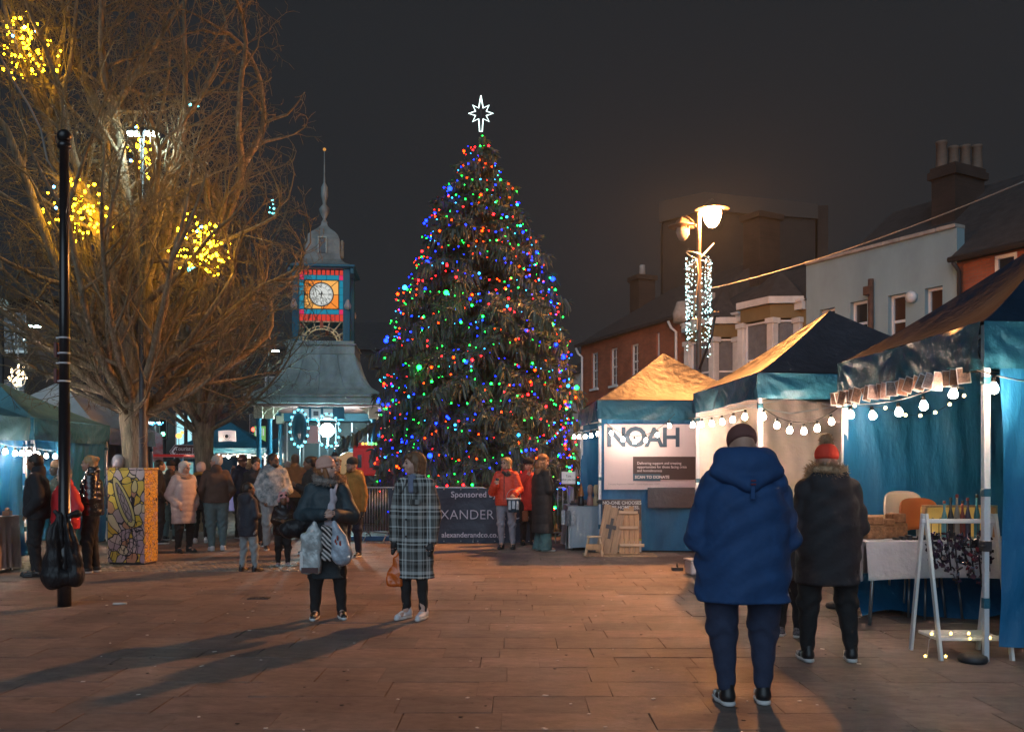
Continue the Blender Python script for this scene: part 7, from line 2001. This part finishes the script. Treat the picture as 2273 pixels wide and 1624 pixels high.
def plaid_mat():
    m = bpy.data.materials.new('plaid_wool'); m.use_nodes = True; N = m.node_tree.nodes; L = m.node_tree.links
    p = N['Principled BSDF']; p.inputs['Roughness'].default_value = .95
    tc = N.new('ShaderNodeTexCoord'); sp = N.new('ShaderNodeSeparateXYZ'); L.new(tc.outputs['Object'], sp.inputs[0])
    # horizontal coordinate runs round the body
    ay = N.new('ShaderNodeMath'); ay.operation = 'MULTIPLY'; ay.inputs[1].default_value = .75; L.new(sp.outputs[1], ay.inputs[0])
    ax_ = N.new('ShaderNodeMath'); ax_.operation = 'ADD'; L.new(sp.outputs[0], ax_.inputs[0]); L.new(ay.outputs[0], ax_.inputs[1])
    def stripes(src, scale, els):
        a = N.new('ShaderNodeMath'); a.operation = 'MULTIPLY'; a.inputs[1].default_value = scale; L.new(src, a.inputs[0])
        f = N.new('ShaderNodeMath'); f.operation = 'FRACT'; L.new(a.outputs[0], f.inputs[0])
        r = N.new('ShaderNodeValToRGB'); r.color_ramp.interpolation = 'CONSTANT'; L.new(f.outputs[0], r.inputs[0])
        e = r.color_ramp.elements; e[0].position = 0; e[0].color = (els[0][1],) * 3 + (1,); e[1].position = els[1][0]; e[1].color = (els[1][1],) * 3 + (1,)
        for q in els[2:]: z = e.new(q[0]); z.color = (q[1],) * 3 + (1,)
        return r.outputs[0]
    pat = [(0, .34), (.17, .02), (.22, .36), (.26, .02), (.32, .02), (.38, .62), (.43, .02), (.47, .58), (.55, .10), (.68, .24), (.74, .02), (.78, .40), (.82, .10), (.90, .02)]
    pat2 = [(0, .05), (.10, .34), (.20, .02), (.30, .55), (.34, .02), (.40, .52), (.50, .12), (.60, .02), (.70, .14), (.78, .02), (.82, .45), (.86, .08)]
    h_ = stripes(ax_.outputs[0], 3.5, pat); v_ = stripes(sp.outputs[2], 3.1, pat2)
    mx = N.new('ShaderNodeMix'); mx.data_type = 'RGBA'; mx.inputs[0].default_value = .5; L.new(h_, mx.inputs[6]); L.new(v_, mx.inputs[7])
    g = N.new('ShaderNodeGamma'); g.inputs[1].default_value = 1.0; L.new(mx.outputs[2], g.inputs[0])
    t_ = N.new('ShaderNodeMix'); t_.data_type = 'RGBA'; t_.blend_type = 'MULTIPLY'; t_.inputs[0].default_value = 1; t_.inputs[7].default_value = (1.0, 1.06, 1.05, 1); L.new(g.outputs[0], t_.inputs[6])
    L.new(t_.outputs[2], p.inputs['Base Color'])
    nb = N.new('ShaderNodeTexNoise'); nb.inputs['Scale'].default_value = 160; L.new(tc.outputs['Object'], nb.inputs['Vector']); bm = N.new('ShaderNodeBump'); bm.inputs['Strength'].default_value = .35; bm.inputs['Distance'].default_value = .003
    L.new(nb.outputs['Fac'], bm.inputs['Height']); L.new(bm.outputs[0], p.inputs['Normal'])
    return m
C_black = cloth('black_cloth', (.016, .016, .018)); C_blackj = cloth('black_jacket', (.020, .020, .024)); C_jean = cloth('teal_jeans', (.10, .17, .19)); C_greyj = cloth('grey_joggers', (.24, .27, .28))
C_navy = cloth('navy_cloth', (.015, .022, .045)); C_shoe = mat('black_shoe', (.015, .015, .017), .4); C_white_shoe = mat('white_trainer', (.62, .62, .66), .5, bump=.2, bs=60)
C_brown = cloth('brown_jacket', (.075, .05, .04))

# ---- foreground pair on the right
def ex_blue(c):
    t, H, h, up = c['t'], c['H'], c['h'], c['up']
    # collapsed hood edge, toggle and storm seams on the back
    m = _mats['royal_blue_parka']
    f = Field(); f.cap(up((-.105 * h, .045 * h, .845 * h)), up((0, .10 * h, .795 * h)), .030 * h, .026 * h, .03); f.cap(up((.105 * h, .045 * h, .845 * h)), up((0, .10 * h, .795 * h)), .030 * h, .026 * h, .03)
    f.cap(up((-.070 * h, .025 * h, .888 * h)), up((.070 * h, .025 * h, .888 * h)), .045 * h, None, .04); f.ell(up((0, .050 * h, .865 * h)), (.11 * h, .050 * h, .065 * h), .03)
    f.build('hood', m, t, h=.011, disp=lambda X, Y, Z: .003 * np.sin(30 * Z + 20 * X) * np.sin(28 * X))
    b = MB(); b.bbox(-.014, .014, -.004, .004, -.075, .03, .003); b.build('hood_tab', m, t, up((0, .132 * h, .79 * h)))
    for z in (.0, .022): 
        b = MB(); b.bbox(-.016, .016, -.003, .003, -.004, .004, .001); b.build('tab_stitch', mat('dark_red_thread', (.16, .02, .03), .7), t, up((0, .138 * h, .80 * h)) + np.array((0, 0, z)))
    
person('large figure in a royal blue hooded parka and navy joggers seen from behind', 1650, 5.75, 1.75, 180, w=1.60, skin=SK_FAIR, head=(0, 30),
       top=cloth('royal_blue_parka', (.013, .060, .178), .8, bs=18), hem=.375, topw=1.10, coll=.9, flare=.02, sleeve=1.12, stiff=.030,
       leg=cloth('navy_joggers', (.026, .038, .080), .9), legw=1.02, ankle=.07, shoe=C_shoe, stripes=True, feet=[(.115, .03), (-.125, .0)], armL=('x', (.158, -.005, .60), (.06, -.14, .63)), armR=('x', (-.158, -.005, .60), (-.06, -.14, .63)),
       hat='beanie', hatm=mat('maroon_knit', (.17, .07, .06), .9, bump=.3, bs=60), res=.012, face_on=False, extra=ex_blue, seed=1)
def ex_pom(c):
    pompom(c, M_fur_tan, (0, .03, .165), .046); add_fur_collar(c, M_fur_tan, 1500, .125, -.105, .05)
    f = Field(); f.cap(c['H']((0, .06, -.06)), c['H']((0.03, .085, -.13)), .05, .03, .02); f.build('hair', M_hair_grey, c['t'], h=.01)
person('figure in a black coat with tan fur hood and red bobble hat, seen from behind', 1838, 7.0, 1.665, 176, w=1.38, head=(-24, 4), top=cloth('black_parka', (.022, .022, .027), .8), hem=.36, topw=1.12, hood='down', sleeve=1.1, stiff=.026,
       leg=C_black, legw=1.0, ankle=.06, shoe=C_shoe, stripes=True, feet=[(.165, .02), (-.175, .0)], armL=('hold',), armR=('hold',), hat='beanie', hatm=mat('red_knit', (.75, .06, .03), .9, bump=.4, bs=70),
       res=.012, face_on=False, extra=ex_pom, seed=2)
person('small dark clothed child half hidden between the blue parka and black coat', 1752, 8.0, 1.22, 150, w=1.0, top=cloth('child_dark_coat', (.03, .03, .04)), hem=.42, topw=1.15, leg=C_black, shoe=mat('patterned_boot', (.12, .11, .12), .7, var=.8, vs=60),
       hair='short', hairm=M_hair_dark, face_on=False, armL=('pocket',), armR=('pocket',), seed=3)
# ---- central couple
def ex_beige(c):
    t, H, h, up = c['t'], c['H'], c['h'], c['up']
    f = Field(); f.cap(up((.045, -.125, .80 * h)), up((.06, -.150, .74 * h)), .020, .028, .02); f.cap(up((.06, -.150, .75 * h)), up((.02, -.165, .60 * h)), .032, .052, .02, .5); f.cap(up((.05, -.14, .76 * h)), up((.10, -.10, .84 * h)), .022, .012, .02)
    f.build('scarf', cloth('lilac_scarf', (.52, .46, .52)), t, h=.009, disp=lambda X, Y, Z: .004 * np.sin(X * 120 + Z * 20))
    f = Field(); f.cap(H((-.075, -.03, -.02)), H((-.068, -.075, -.20)), .022, .010, .01); f.cap(H((-.075, -.01, -.05)), H((-.09, -.05, -.17)), .018, .008, .01); f.build('hair_lock', M_hair_ginger, t, h=.008)
    add_fur_collar(c, M_fur_grey, 900, .11, -.125, .045)
person('woman in a ribbed peach beanie and long dark coat, laughing, holding carrier bags', 726, 8.98, 1.60, 12, w=1.12, skin=SK_PALE, head=(52, -8), top=cloth('dark_teal_coat', (.026, .048, .062), .6, bs=14), hem=.255, topw=1.14, coll=.9, flare=.02, sleeve=1.15, puff=0, stiff=.016,
       leg=C_black, legw=.98, ankle=.05, shoe=C_shoe, feet=[(.145, .0), (-.115, .0)], armL=('x', (.155, -.03, .635), (.045, -.145, .65)), armR=('x', (-.155, .0, .64), (-.02, -.150, .655)), hairm=M_hair_ginger, hair='short', hat='cuffed', hatm=mat('peach_knit', (.66, .38, .30), .9, bump=.5, bs=60),
       res=.010, extra=ex_beige, seed=4)
def ex_plaid(c):
    t, up, h = c['t'], c['up'], c['h']
    f = Field(); f.cap(up((.0, -.055, .84 * h)), up((.02, -.11, .77 * h)), .05, .035, .02); f.build('scarf', cloth('blue_grey_scarf', (.16, .19, .28)), t, h=.009)
    f = Field(); f.cap(up((-.06, -.10, .83 * h)), up((-.10, -.13, .765 * h)), .022, .028, .02, .6); f.cap(up((.05, -.10, .83 * h)), up((.08, -.14, .765 * h)), .022, .028, .02, .6); f.build('lapel', _plaid, t, h=.010)
    for z in (.60, .50):
        b = MB(); b.lathe([(.010, 0), (.012, .004), (.008, .007)], 10); b.build('button', M_black, t, up((-.01, -.172, z * h)), (R(90), 0, 0))
    b = MB(); b.bbox(-.055, .055, -.008, .008, -.02, .03, .004); b.build('pocket_flap', _plaid, t, up((.075, -.155, .70 * h)), (R(-6), 0, R(10)))
_plaid = plaid_mat()
person('woman with a brown bob in a long checked coat and white trainers', 922, 8.98, 1.66, -22, w=1.04, skin=SK_PALE, head=(-48, 0), top=_plaid, hem=.245, topw=1.12, coll=.9, flare=.09, sleeve=1.12, stiff=.012,
       leg=C_black, legw=.84, ankle=.05, shoe=C_white_shoe, feet=[(.088, .0), (-.085, -.03)], armL=('down',), armR=('x', (-.125, .0, .63), (-.120, -.035, .48)), glove=mat('black_glove', (.02, .02, .022), .6, bump=.4, bs=50), hair='bob', hairm=M_hair_brown,
       res=.010, extra=ex_plaid, seed=5)
# ---- group by the sponsor banner
def ex_redpuff(c):
    t, up, h = c['t'], c['up'], c['h']
    b = MB(); b.tube([up((-.02, -.125, .83 * h)), up((-.02, -.158, .72 * h)), (-.02, -.158, .62 * h), (-.02, -.150, .485 * h)], .007, 6); b.build('zip', M_black, t)
    f = Field(); f.cap(up((.02, -.02, .85 * h)), up((.07, -.10, .81 * h)), .04, .035, .02); f.cap(up((-.05, -.07, .835 * h)), up((.03, -.11, .80 * h)), .03, .03, .02); f.build('scarf', cloth('dark_print_scarf', (.04, .03, .03)), t, h=.012)
person('woman in an orange red quilted jacket with glasses, holding a cup and a collecting bucket', 1124, 16.7, 1.70, -8, w=1.12, skin=SK_FAIR, head=(-34, -4), top=cloth('red_puffer', (.62, .055, .025), .55, bs=20), hem=.475, topw=1.12, puff=.052, coll=1.0, sleeve=1.12,
       leg=cloth('grey_jeans', (.25, .24, .28)), legw=.92, ankle=.065, shoe=C_shoe, boot=True, sole=M_black, feet=[(.12, .0), (-.09, -.02)], armL=('x', (.145, -.02, .64), (.11, -.15, .60)), armR=('x', (-.15, -.03, .62), (-.095, -.15, .70)), hair='bob', hairm=M_hair_blond, glasses=True,
       res=.012, extra=ex_redpuff, seed=6)
person('young woman in a round black fur hat and red scarf drinking from a glass', 1172, 17.6, 1.68, 10, w=1.0, skin=SK_FAIR, head=(-12, 8), top=cloth('red_coat', (.45, .04, .03)), hem=.40, topw=1.05, leg=C_black, shoe=C_shoe, boot=True, sole=M_black, armL=('down',), armR=('mouth',),
       hair='long', hairm=M_hair_brown, hat='furhat', hatm=mat('black_fur', (.012, .012, .013), .95, bump=.8, bs=60), res=.012, seed=7)
def ex_blackcoat(c):
    H = c['H']; f = Field(); he = None
    f.cap(H((0, .03, -.04)), c['up']((0, .05, .82 * c['h'])), .09, .10, .03); f.ell(H((0, .05, .02)), (.10, .10, .10), .02); f.build('copper_hood', mat('copper_scarf', (.26, .12, .06), .7, bump=.5, bs=20, var=.3, vs=12), c['t'], h=.012, disp=lambda X, Y, Z: .006 * np.sin(Z * 60 + X * 30))
person('figure in an ankle length black quilted coat and wide teal trousers, facing the stall', 1204, 16.3, 1.74, 112, w=1.22, skin=SK_FAIR, head=(10, 18), top=cloth('long_black_quilt', (.020, .018, .020), .75), hem=.19, topw=1.18, puff=.17, coll=.6, flare=.05, sleeve=1.1,
       leg=cloth('wide_teal_trousers', (.05, .12, .13)), wide=2.2, ankle=.02, shoe=mat('tan_shoe', (.3, .15, .1), .6), armL=('phone',), armR=('phone',), hair='messy', hairm=M_hair_ginger, face_on=True, res=.012, extra=ex_blackcoat, seed=8)

# ---- left group beside the pole
def ex_logo(c):
    b = MB(); b.bbox(-.02, .02, -.003, .003, -.03, .02, .002); b.build('chest_logo', M_white, c['t'], c['up']((.085, -.135, .72 * c['h'])), (R(-4), 0, R(18)))
person('young man with dark swept hair in a black padded jacket, standing in left profile', 82, 12.45, 1.70, -70, w=1.15, skin=SK_BROWN, head=(-16, 4), top=C_blackj, hem=.47, topw=1.18, coll=1.0, sleeve=1.12, stiff=.016, leg=C_black, legw=1.0, shoe=C_shoe, sole=M_black, feet=[(.07, .02), (-.07, -.04)],
       armL=('pocket',), armR=('pocket',), hair='short', hairm=M_hair_dark, res=.012, extra=ex_logo, seed=9)
person('man in a tan beanie behind the red jacket, mostly hidden by the pole', 130, 13.3, 1.60, -40, w=1.0, skin=SK_DARK, top=C_black, hem=.48, leg=C_black, shoe=C_shoe, hat='beanie', hatm=mat('tan_knit', (.34, .19, .10), .9, bump=.3, bs=60), armL=('pocket',), armR=('pocket',), seed=10)
person('older woman in a bright red coat, grey hat and glasses right behind the black pole', 146, 12.5, 1.50, -38, w=1.38, skin=SK_PALE, head=(-12, 6), top=cloth('scarlet_coat', (.60, .022, .028), .6), hem=.44, topw=1.12, coll=.8, leg=cloth('dark_blue_jeans', (.02, .05, .11)), shoe=C_shoe,
       armL=('pocket',), armR=('pocket',), hair='short', hairm=M_hair_grey, hat='cuffed', hatm=mat('grey_blue_knit', (.16, .20, .24), .9), glasses=True, res=.012, seed=11)
person('blonde woman with a messy bun in a glossy black puffer, left profile', 203, 12.9, 1.68, -68, w=1.15, skin=SK_FAIR, head=(-16, -2), top=mat('glossy_black_puffer', (.012, .012, .014), .22, spec=.8, bump=.5, bs=12), hem=.49, topw=1.18, puff=.085, coll=1.2, sleeve=1.15,
       leg=C_black, legw=1.05, shoe=C_shoe, feet=[(.06, -.05), (-.06, .05)], armL=('hold',), armR=('hold',), hair='bun', hairm=M_hair_blond, res=.012, seed=12)
def ex_furhood(c): add_fur_collar(c, M_fur_tan, 700, .12, -.14, .05)
person('figure in white hood, navy jacket and brown fur collar left of the painted box', 262, 15.2, 1.70, 165, w=1.1, top=C_navy, hem=.48, topw=1.15, leg=cloth('light_grey_trousers', (.33, .31, .31)), wide=.3, shoe=C_shoe, hat='hoodhat', hatm=cloth('white_hood', (.55, .50, .50)), armL=('hold',), armR=('hold',), face_on=False, extra=ex_furhood, seed=13)
# ---- crowd between the painted box and the couple
def ex_bob(c): add_fur_collar(c, mat('beige_fur', (.45, .33, .26), .95), 500, .115, -.15, .04)
person('white haired woman in a long pale quilted coat and glasses near the painted box', 408, 16.0, 1.62, 55, w=1.22, skin=SK_FAIR, head=(18, 6), top=cloth('pale_quilt', (.52, .43, .42), .7), hem=.32, topw=1.2, puff=.10, coll=.6, flare=.02, sleeve=1.2, leg=C_black, shoe=C_shoe, boot=True, sole=M_black,
       armL=('pocket',), armR=('pocket',), hair='bob', hairm=mat('white_hair', (.62, .58, .54), .7), glasses=True, res=.012, extra=ex_bob, seed=14)
person('grey haired man in a dark brown zip jacket, blue jeans and white trainers, back turned', 480, 16.35, 1.74, 205, w=1.18, skin=SK_FAIR, head=(55, 0), top=C_brown, hem=.50, topw=1.15, leg=C_jean, legw=1.1, shoe=C_white_shoe, feet=[(.08, .02), (-.12, -.02)], armL=('pocket',), armR=('pocket',), hair='short', hairm=M_hair_grey, res=.012, seed=15)
person('dark haired man in a black jacket stooping to look down beside the boy', 566, 17.2, 1.74, 20, w=1.1, skin=SK_FAIR, head=(10, 30), bend=16, top=C_blackj, hem=.46, topw=1.1, leg=C_black, shoe=C_shoe, armL=('down',), armR=('down',), hair='short', hairm=M_hair_dark, seed=16)
person('small boy in a navy padded coat and grey joggers, back three quarters turned', 550, 13.05, 1.28, 150, w=1.08, skin=SK_BROWN, head=(-35, 0), top=cloth('boy_navy_coat', (.018, .024, .038), .7), hem=.40, topw=1.18, hood='down', leg=C_greyj, legw=1.05, shoe=C_shoe, sole=M_black, feet=[(.09, .02), (-.12, -.03)],
       armL=('hold',), armR=('hold',), hair='short', hairm=M_hair_dark, res=.011, seed=17)
tie = mat('tie_dye', (.08, .12, .14), .9, col2=(.55, .56, .56), var=.1, vs=11, bump=.2, bs=20)
person('bearded man with glasses in a speckled grey and white tie dye hoodie', 607, 16.5, 1.76, 25, w=1.22, skin=SK_BROWN, head=(32, 4), top=tie, hem=.46, topw=1.18, hood='down', sleeve=1.2, leg=C_greyj, legw=1.1, shoe=C_shoe, armL=('x', (.15, .0, .62), (.11, -.12, .60)), armR=('pocket',), hair='short', hairm=M_hair_dark, glasses=True, beard=M_hair_dark, res=.012, seed=18)
def ex_ears(c):
    for s in (-1, 1):
        b = MB(); b.ball((0, 0, 0), .042, 12, 8, sc=(.7, 1, 1)); b.build('ear_muff', mat('pink_fluff', (.55, .33, .34), .95, bump=.5, bs=60), c['t'], c['H']((s * .088, 0, -.02)))
        b = MB(); b.ball((0, 0, 0), .022, 8, 6); b.build('hat_ear', mat('pink_knit', (.58, .30, .32), .9), c['t'], c['H']((s * .055, 0, .135)))
person('little girl in a pink eared hat, ear muffs and sparkly dark jacket', 628, 13.8, 1.10, 18, w=1.12, skin=SK_BROWN, head=(12, -8), top=mat('sparkle_black', (.02, .018, .022), .25, metal=.5, bump=.9, bs=60, spec=.9), hem=.43, topw=1.22, leg=C_black, legw=1.1, shoe=mat('pink_trainer', (.5, .35, .36), .6), armL=('hold',), armR=('hold',),
       hat='cuffed', hatm=mat('pink_knit', (.58, .30, .32), .9), hair='long', hairm=M_hair_dark, res=.011, extra=ex_ears, seed=19)
person('man in a tan and ochre jacket facing the lit stalls behind the tie dye hoodie', 655, 19.5, 1.80, 200, w=1.15, head=(15, 0), top=cloth('ochre_tan_jacket', (.30, .14, .05)), hem=.48, topw=1.15, leg=C_black, shoe=C_shoe, hair='short', hairm=M_hair_brown, armL=('pocket',), armR=('pocket',), face_on=False, seed=20)
person('dark haired woman in a black jumper eating, in left profile behind the peach beanie', 690, 15.6, 1.70, -55, w=1.08, skin=SK_BROWN, head=(-20, 6), top=C_black, hem=.48, topw=1.15, leg=C_black, shoe=C_shoe, armL=('phone',), armR=('phone',), hair='bun', hairm=M_hair_dark, res=.012, seed=21)
def ex_spot(c): pompom(c, mat('dark_pompom', (.05, .05, .055), .95), (0, .02, .165), .035)
person('woman in a black and white bobble hat and brown coat behind the peach beanie', 742, 14.2, 1.66, 40, w=1.15, skin=SK_FAIR, head=(15, 0), top=cloth('umber_coat', (.10, .06, .035)), hem=.36, topw=1.15, leg=C_black, shoe=C_shoe, armL=('pocket',), armR=('pocket',), hat='cuffed', hatm=mat('spotted_knit', (.04, .04, .045), .9, col2=(.55, .53, .5), var=.1, vs=26),
       hair='long', hairm=M_hair_brown, res=.012, extra=ex_spot, seed=22)
person('bearded man in a black beanie, glasses and ochre work jacket beside the barrier', 783, 15.2, 1.66, -20, w=1.15, skin=SK_FAIR, head=(-22, 4), top=cloth('ochre_jacket', (.32, .16, .035)), hem=.46, topw=1.18, hood='down', leg=C_navy, shoe=C_shoe, armL=('down',), armR=('pocket',), glove=mat('black_glove', (.02, .02, .022), .6, bump=.4, bs=50),
       hat='beanie', hatm=mat('charcoal_knit', (.03, .03, .03), .9), glasses=True, beard=M_hair_brown, res=.012, seed=23)
# ---- farther heads
person('man in a dark knitted beanie looking left under the far blue stall', 536, 19.2, 1.76, 60, w=1.05, skin=SK_BROWN, top=C_navy, hem=.46, leg=C_black, shoe=C_shoe, hat='bobble', hatm=mat('maroon_dark_knit', (.07, .03, .03), .9), armL=('pocket',), armR=('pocket',), seed=24)
person('blond figure in a fur trimmed coat behind the stooping man', 552, 20.5, 1.74, -150, w=1.05, top=C_brown, hem=.4, leg=C_black, shoe=C_shoe, hair='messy', hairm=M_hair_blond, armL=('x', (.19, -.05, .68), (.16, -.14, .84)), armR=('pocket',), face_on=False, extra=ex_furhood, seed=25)
person('figure in a dark coat and black cap behind the white haired woman', 352, 17.8, 1.66, 120, w=1.1, top=C_black, hem=.42, leg=C_black, shoe=C_shoe, hair='short', hairm=M_hair_dark, face_on=False, armL=('pocket',), armR=('pocket',), seed=26)
person('figure in a brown jacket and blue jeans standing right of the painted box', 378, 18.6, 1.64, 170, w=1.1, top=C_brown, hem=.47, leg=C_jean, shoe=C_shoe, hat='beanie', hatm=mat('charcoal_knit', (.03, .03, .03), .9), face_on=False, armL=('pocket',), armR=('pocket',), seed=27)
person('figure with a pale round hood and mustard scarf left of the grey haired man', 446, 18.0, 1.60, 190, w=1.15, top=C_black, hem=.42, leg=C_black, shoe=C_white_shoe, hat='hoodhat', hatm=cloth('pale_hood', (.5, .42, .44)), face_on=False, armL=('hold',), armR=('hold',), extra=lambda c: add_fur_collar(c, mat('mustard_fur', (.35, .22, .06), .95), 300, .12, -.14, .03), seed=28)
person('tall dark haired figure far behind, left of the grey haired man', 392, 21.5, 1.74, 175, w=1.0, top=cloth('slate_coat', (.05, .06, .07)), hem=.42, leg=C_black, shoe=C_shoe, hair='short', hairm=M_hair_dark, face_on=False, armL=('pocket',), armR=('pocket',), seed=29)
person('blonde child sized figure with long hair behind the ochre tan jacket', 640, 21.5, 1.66, 190, w=1.0, top=C_navy, hem=.42, leg=C_black, shoe=C_shoe, hair='long', hairm=mat('ash_hair', (.3, .26, .22), .7), face_on=False, armL=('pocket',), armR=('pocket',), seed=30)

# ---------------------------------------------------------------- things people carry
def bag(label, loc, fn, m, h=.011, disp=None, name='carrier_bag', rot=0, zmin=None):
    f = Field(); fn(f); o = f.build(name, m, None, h=h, disp=disp, loc=loc, zmin=zmin); o.rotation_euler = (0, 0, rot); tag(o, label, 'bag'); return o
crk = lambda X, Y, Z: .007 * np.sin(31 * X + 17 * Z) * np.sin(23 * Z - 13 * X + 9 * Y) + .004 * np.sin(60 * X + 44 * Z)
D = 8.70
def carried():
    p = wp(695, 1245, D)
    def clear(f): f.cap((.02, 0, .36), (-.01, 0, .20), .03, .09, .04, .5); f.box((-.02, 0, .08), (.095, .055, .20), .05, rd=.03)
    o = bag('clear and white carrier bag hanging at the left of the beanie woman', p, clear, mat('clear_bag', (.42, .46, .47), .15, spec=.9, bump=.6, bs=12, var=.35, vs=6), disp=crk)
    b = MB(); b.bbox(-.10, .06, -.066, -.060, -.105, -.055, .002); b.build('brown_strip', mat('brown_strip', (.08, .03, .03), .4), o)
    b = MB(); b.bbox(-.115, -.085, -.062, -.056, -.08, .10, .002); b.build('white_label', M_white, o)
    p = wp(727, 1205, D + .02)
    def strp(f): f.box((0, 0, .0), (.055, .04, .17), .03, rd=.02)
    m = bpy.data.materials.new('striped_bag'); m.use_nodes = True; N = m.node_tree.nodes; L = m.node_tree.links; q = N['Principled BSDF']; q.inputs['Roughness'].default_value = .3
    tc = N.new('ShaderNodeTexCoord'); w_ = N.new('ShaderNodeTexWave'); w_.inputs['Scale'].default_value = 13; w_.inputs['Distortion'].default_value = 1.5; w_.bands_direction = 'DIAGONAL'
    L.new(tc.outputs['Object'], w_.inputs['Vector']); r = N.new('ShaderNodeValToRGB'); r.color_ramp.interpolation = 'CONSTANT'; r.color_ramp.elements[0].color = (.01, .01, .012, 1); r.color_ramp.elements[1].color = (.55, .50, .48, 1); r.color_ramp.elements[1].position = .62
    L.new(w_.outputs['Fac'], r.inputs[0]); L.new(r.outputs[0], q.inputs['Base Color'])
    bag('black and white striped paper bag between the two carrier bags', p, strp, m, disp=crk)
    p = wp(757, 1215, D)
    def pale(f): f.cap((-.07, 0, .26), (-.02, 0, .10), .022, .075, .05, .55); f.ell((.0, 0, -.04), (.095, .065, .135), .05); f.cap((.0, 0, .02), (.05, 0, -.09), .06, .06, .04)
    o = bag('pale blue printed carrier bag with red shapes at the right of the beanie woman', p, pale, mat('printed_bag', (.36, .42, .50), .3, spec=.7, bump=.6, bs=14, var=.3, vs=8), disp=crk)
    rr = random.Random(3); b = MB()
    for i in range(7):
        x_, z_ = rr.uniform(-.045, .045), rr.uniform(-.1, .1); s = rr.uniform(.012, .02); b.ball((x_, -.062 + .3 * x_ * x_ * 10, z_), s, 8, 5, sc=(.6, .35, 1.6))
    b.build('printed_shape', mat('print_red', (.35, .05, .03), .4), o)['kind'] = 'stuff'
    # handles
    for (a, c) in (((698, 1180), (722, 1140)), ((742, 1175), (730, 1142))):
        pass
    # dark quilted bag held out at the left
    p = wp(655, 1170, 8.9)
    bag('crumpled glossy black bag bulging out left of the beanie woman', p, lambda f: (f.cap((.16, 0, .06), (.02, 0, .0), .05, .10, .05, .7), f.ell((-.04, 0, -.02), (.13, .09, .085), .05)), mat('black_plastic', (.012, .012, .015), .22), disp=crk)
    # orange bag of the checked coat woman
    p = wp(877, 1268, 8.95)
    def orb(f): f.cap((.055, 0, .26), (.03, 0, .08), .012, .045, .03, .6); f.cap((.03, 0, .10), (.005, 0, -.06), .045, .072, .04, .6); f.box((.0, 0, -.07), (.080, .045, .075), .03, rd=.025)
    bag('bright orange plastic carrier bag hanging from the checked coat woman', p, orb, mat('orange_plastic', (.62, .12, .015), .25, spec=.8, bump=.6, bs=13, var=.2, vs=7), disp=crk)
    # paper cup in the red jacket hand, bucket with handle
    p = wp(1104 - 0, 1066, 16.42); t = thing('paper_cup', 'dark paper cup in the raised hand of the quilted jacket woman', 'cup', tuple(p))
    b = MB(); b.lathe([(.028, -.05), (.037, .045)], 14); b.build('cup_body', M_navycup, t); b = MB(); b.lathe([(.029, -.064), (.028, -.051)], 14); b.build('base', M_white, t)
    p = wp(1140, 1118, 16.38); t = thing('bucket', 'dark blue collecting bucket with white labels held by the quilted jacket woman', 'bucket', tuple(p))
    b = MB(); b.lathe([(.095, -.15), (.10, -.14), (.128, .09), (.13, .10)], 20); b.build('pail', mat('bucket_navy', (.015, .05, .08), .35), t)
    b = MB(); b.lathe([(.136, .08), (.14, .09), (.136, .108), (.12, .11)], 20); b.build('rim', M_white, t)
    b = MB(); b.tube([(.13 * math.cos(a), 0, .10 + .17 * math.sin(a)) for a in np.linspace(0, math.pi, 15)], .004, 5); b.build('handle', M_steel, t)
    for a in range(3):
        b = MB(); an = R(-90 + (a - 1) * 34); M = Matrix.Rotation(an + R(90), 4, 'Z'); b.bbox(-.028, .028, -.130, -.122, -.10 + .02 * (a % 2), .06, .002, 0, M); b.build('label', mat('bucket_label', (.5, .55, .6), .6, var=.4, vs=30), t)
    # small tan handbag by the fur hat woman
    p = wp(1166, 1145, 17.2); bag('small tan handbag at the hip of the fur hat woman', p, lambda f: f.box((0, 0, 0), (.06, .04, .10), .02, rd=.02), mat('tan_leather', (.22, .10, .04), .5), name='handbag')
    # glass at the mouth
    p = wp(1150, 1066, 17.25); b = MB(); b.lathe([(.02, -.05), (.034, .0), (.03, .05)], 12); tag(b.build('drinking_glass', mat('drink_glass', (.2, .2, .22), .1, spec=.9), None, p, (R(30), 0, 0)), 'drinking glass raised to the mouth of the fur hat woman', 'glass')
M_navycup = mat('cup_navy', (.02, .03, .05), .4)
carried()
bpy.data.scenes.remove(_tsc)
# thin night air: the lamps glow in it and far blacks lift
b = MB(); b.box(-45, 45, -3, 75, -1.0, 17.5)
hm = bpy.data.materials.new('night_air'); hm.use_nodes = True; hn = hm.node_tree.nodes
for n_ in list(hn): hn.remove(n_)
ho = hn.new('ShaderNodeOutputMaterial'); pv = hn.new('ShaderNodeVolumePrincipled'); pv.inputs['Density'].default_value = .0006; pv.inputs['Color'].default_value = (.75, .88, 1, 1); pv.inputs['Anisotropy'].default_value = .3
hm.node_tree.links.new(pv.outputs[0], ho.inputs['Volume']); stuff(b.build('haze', hm))
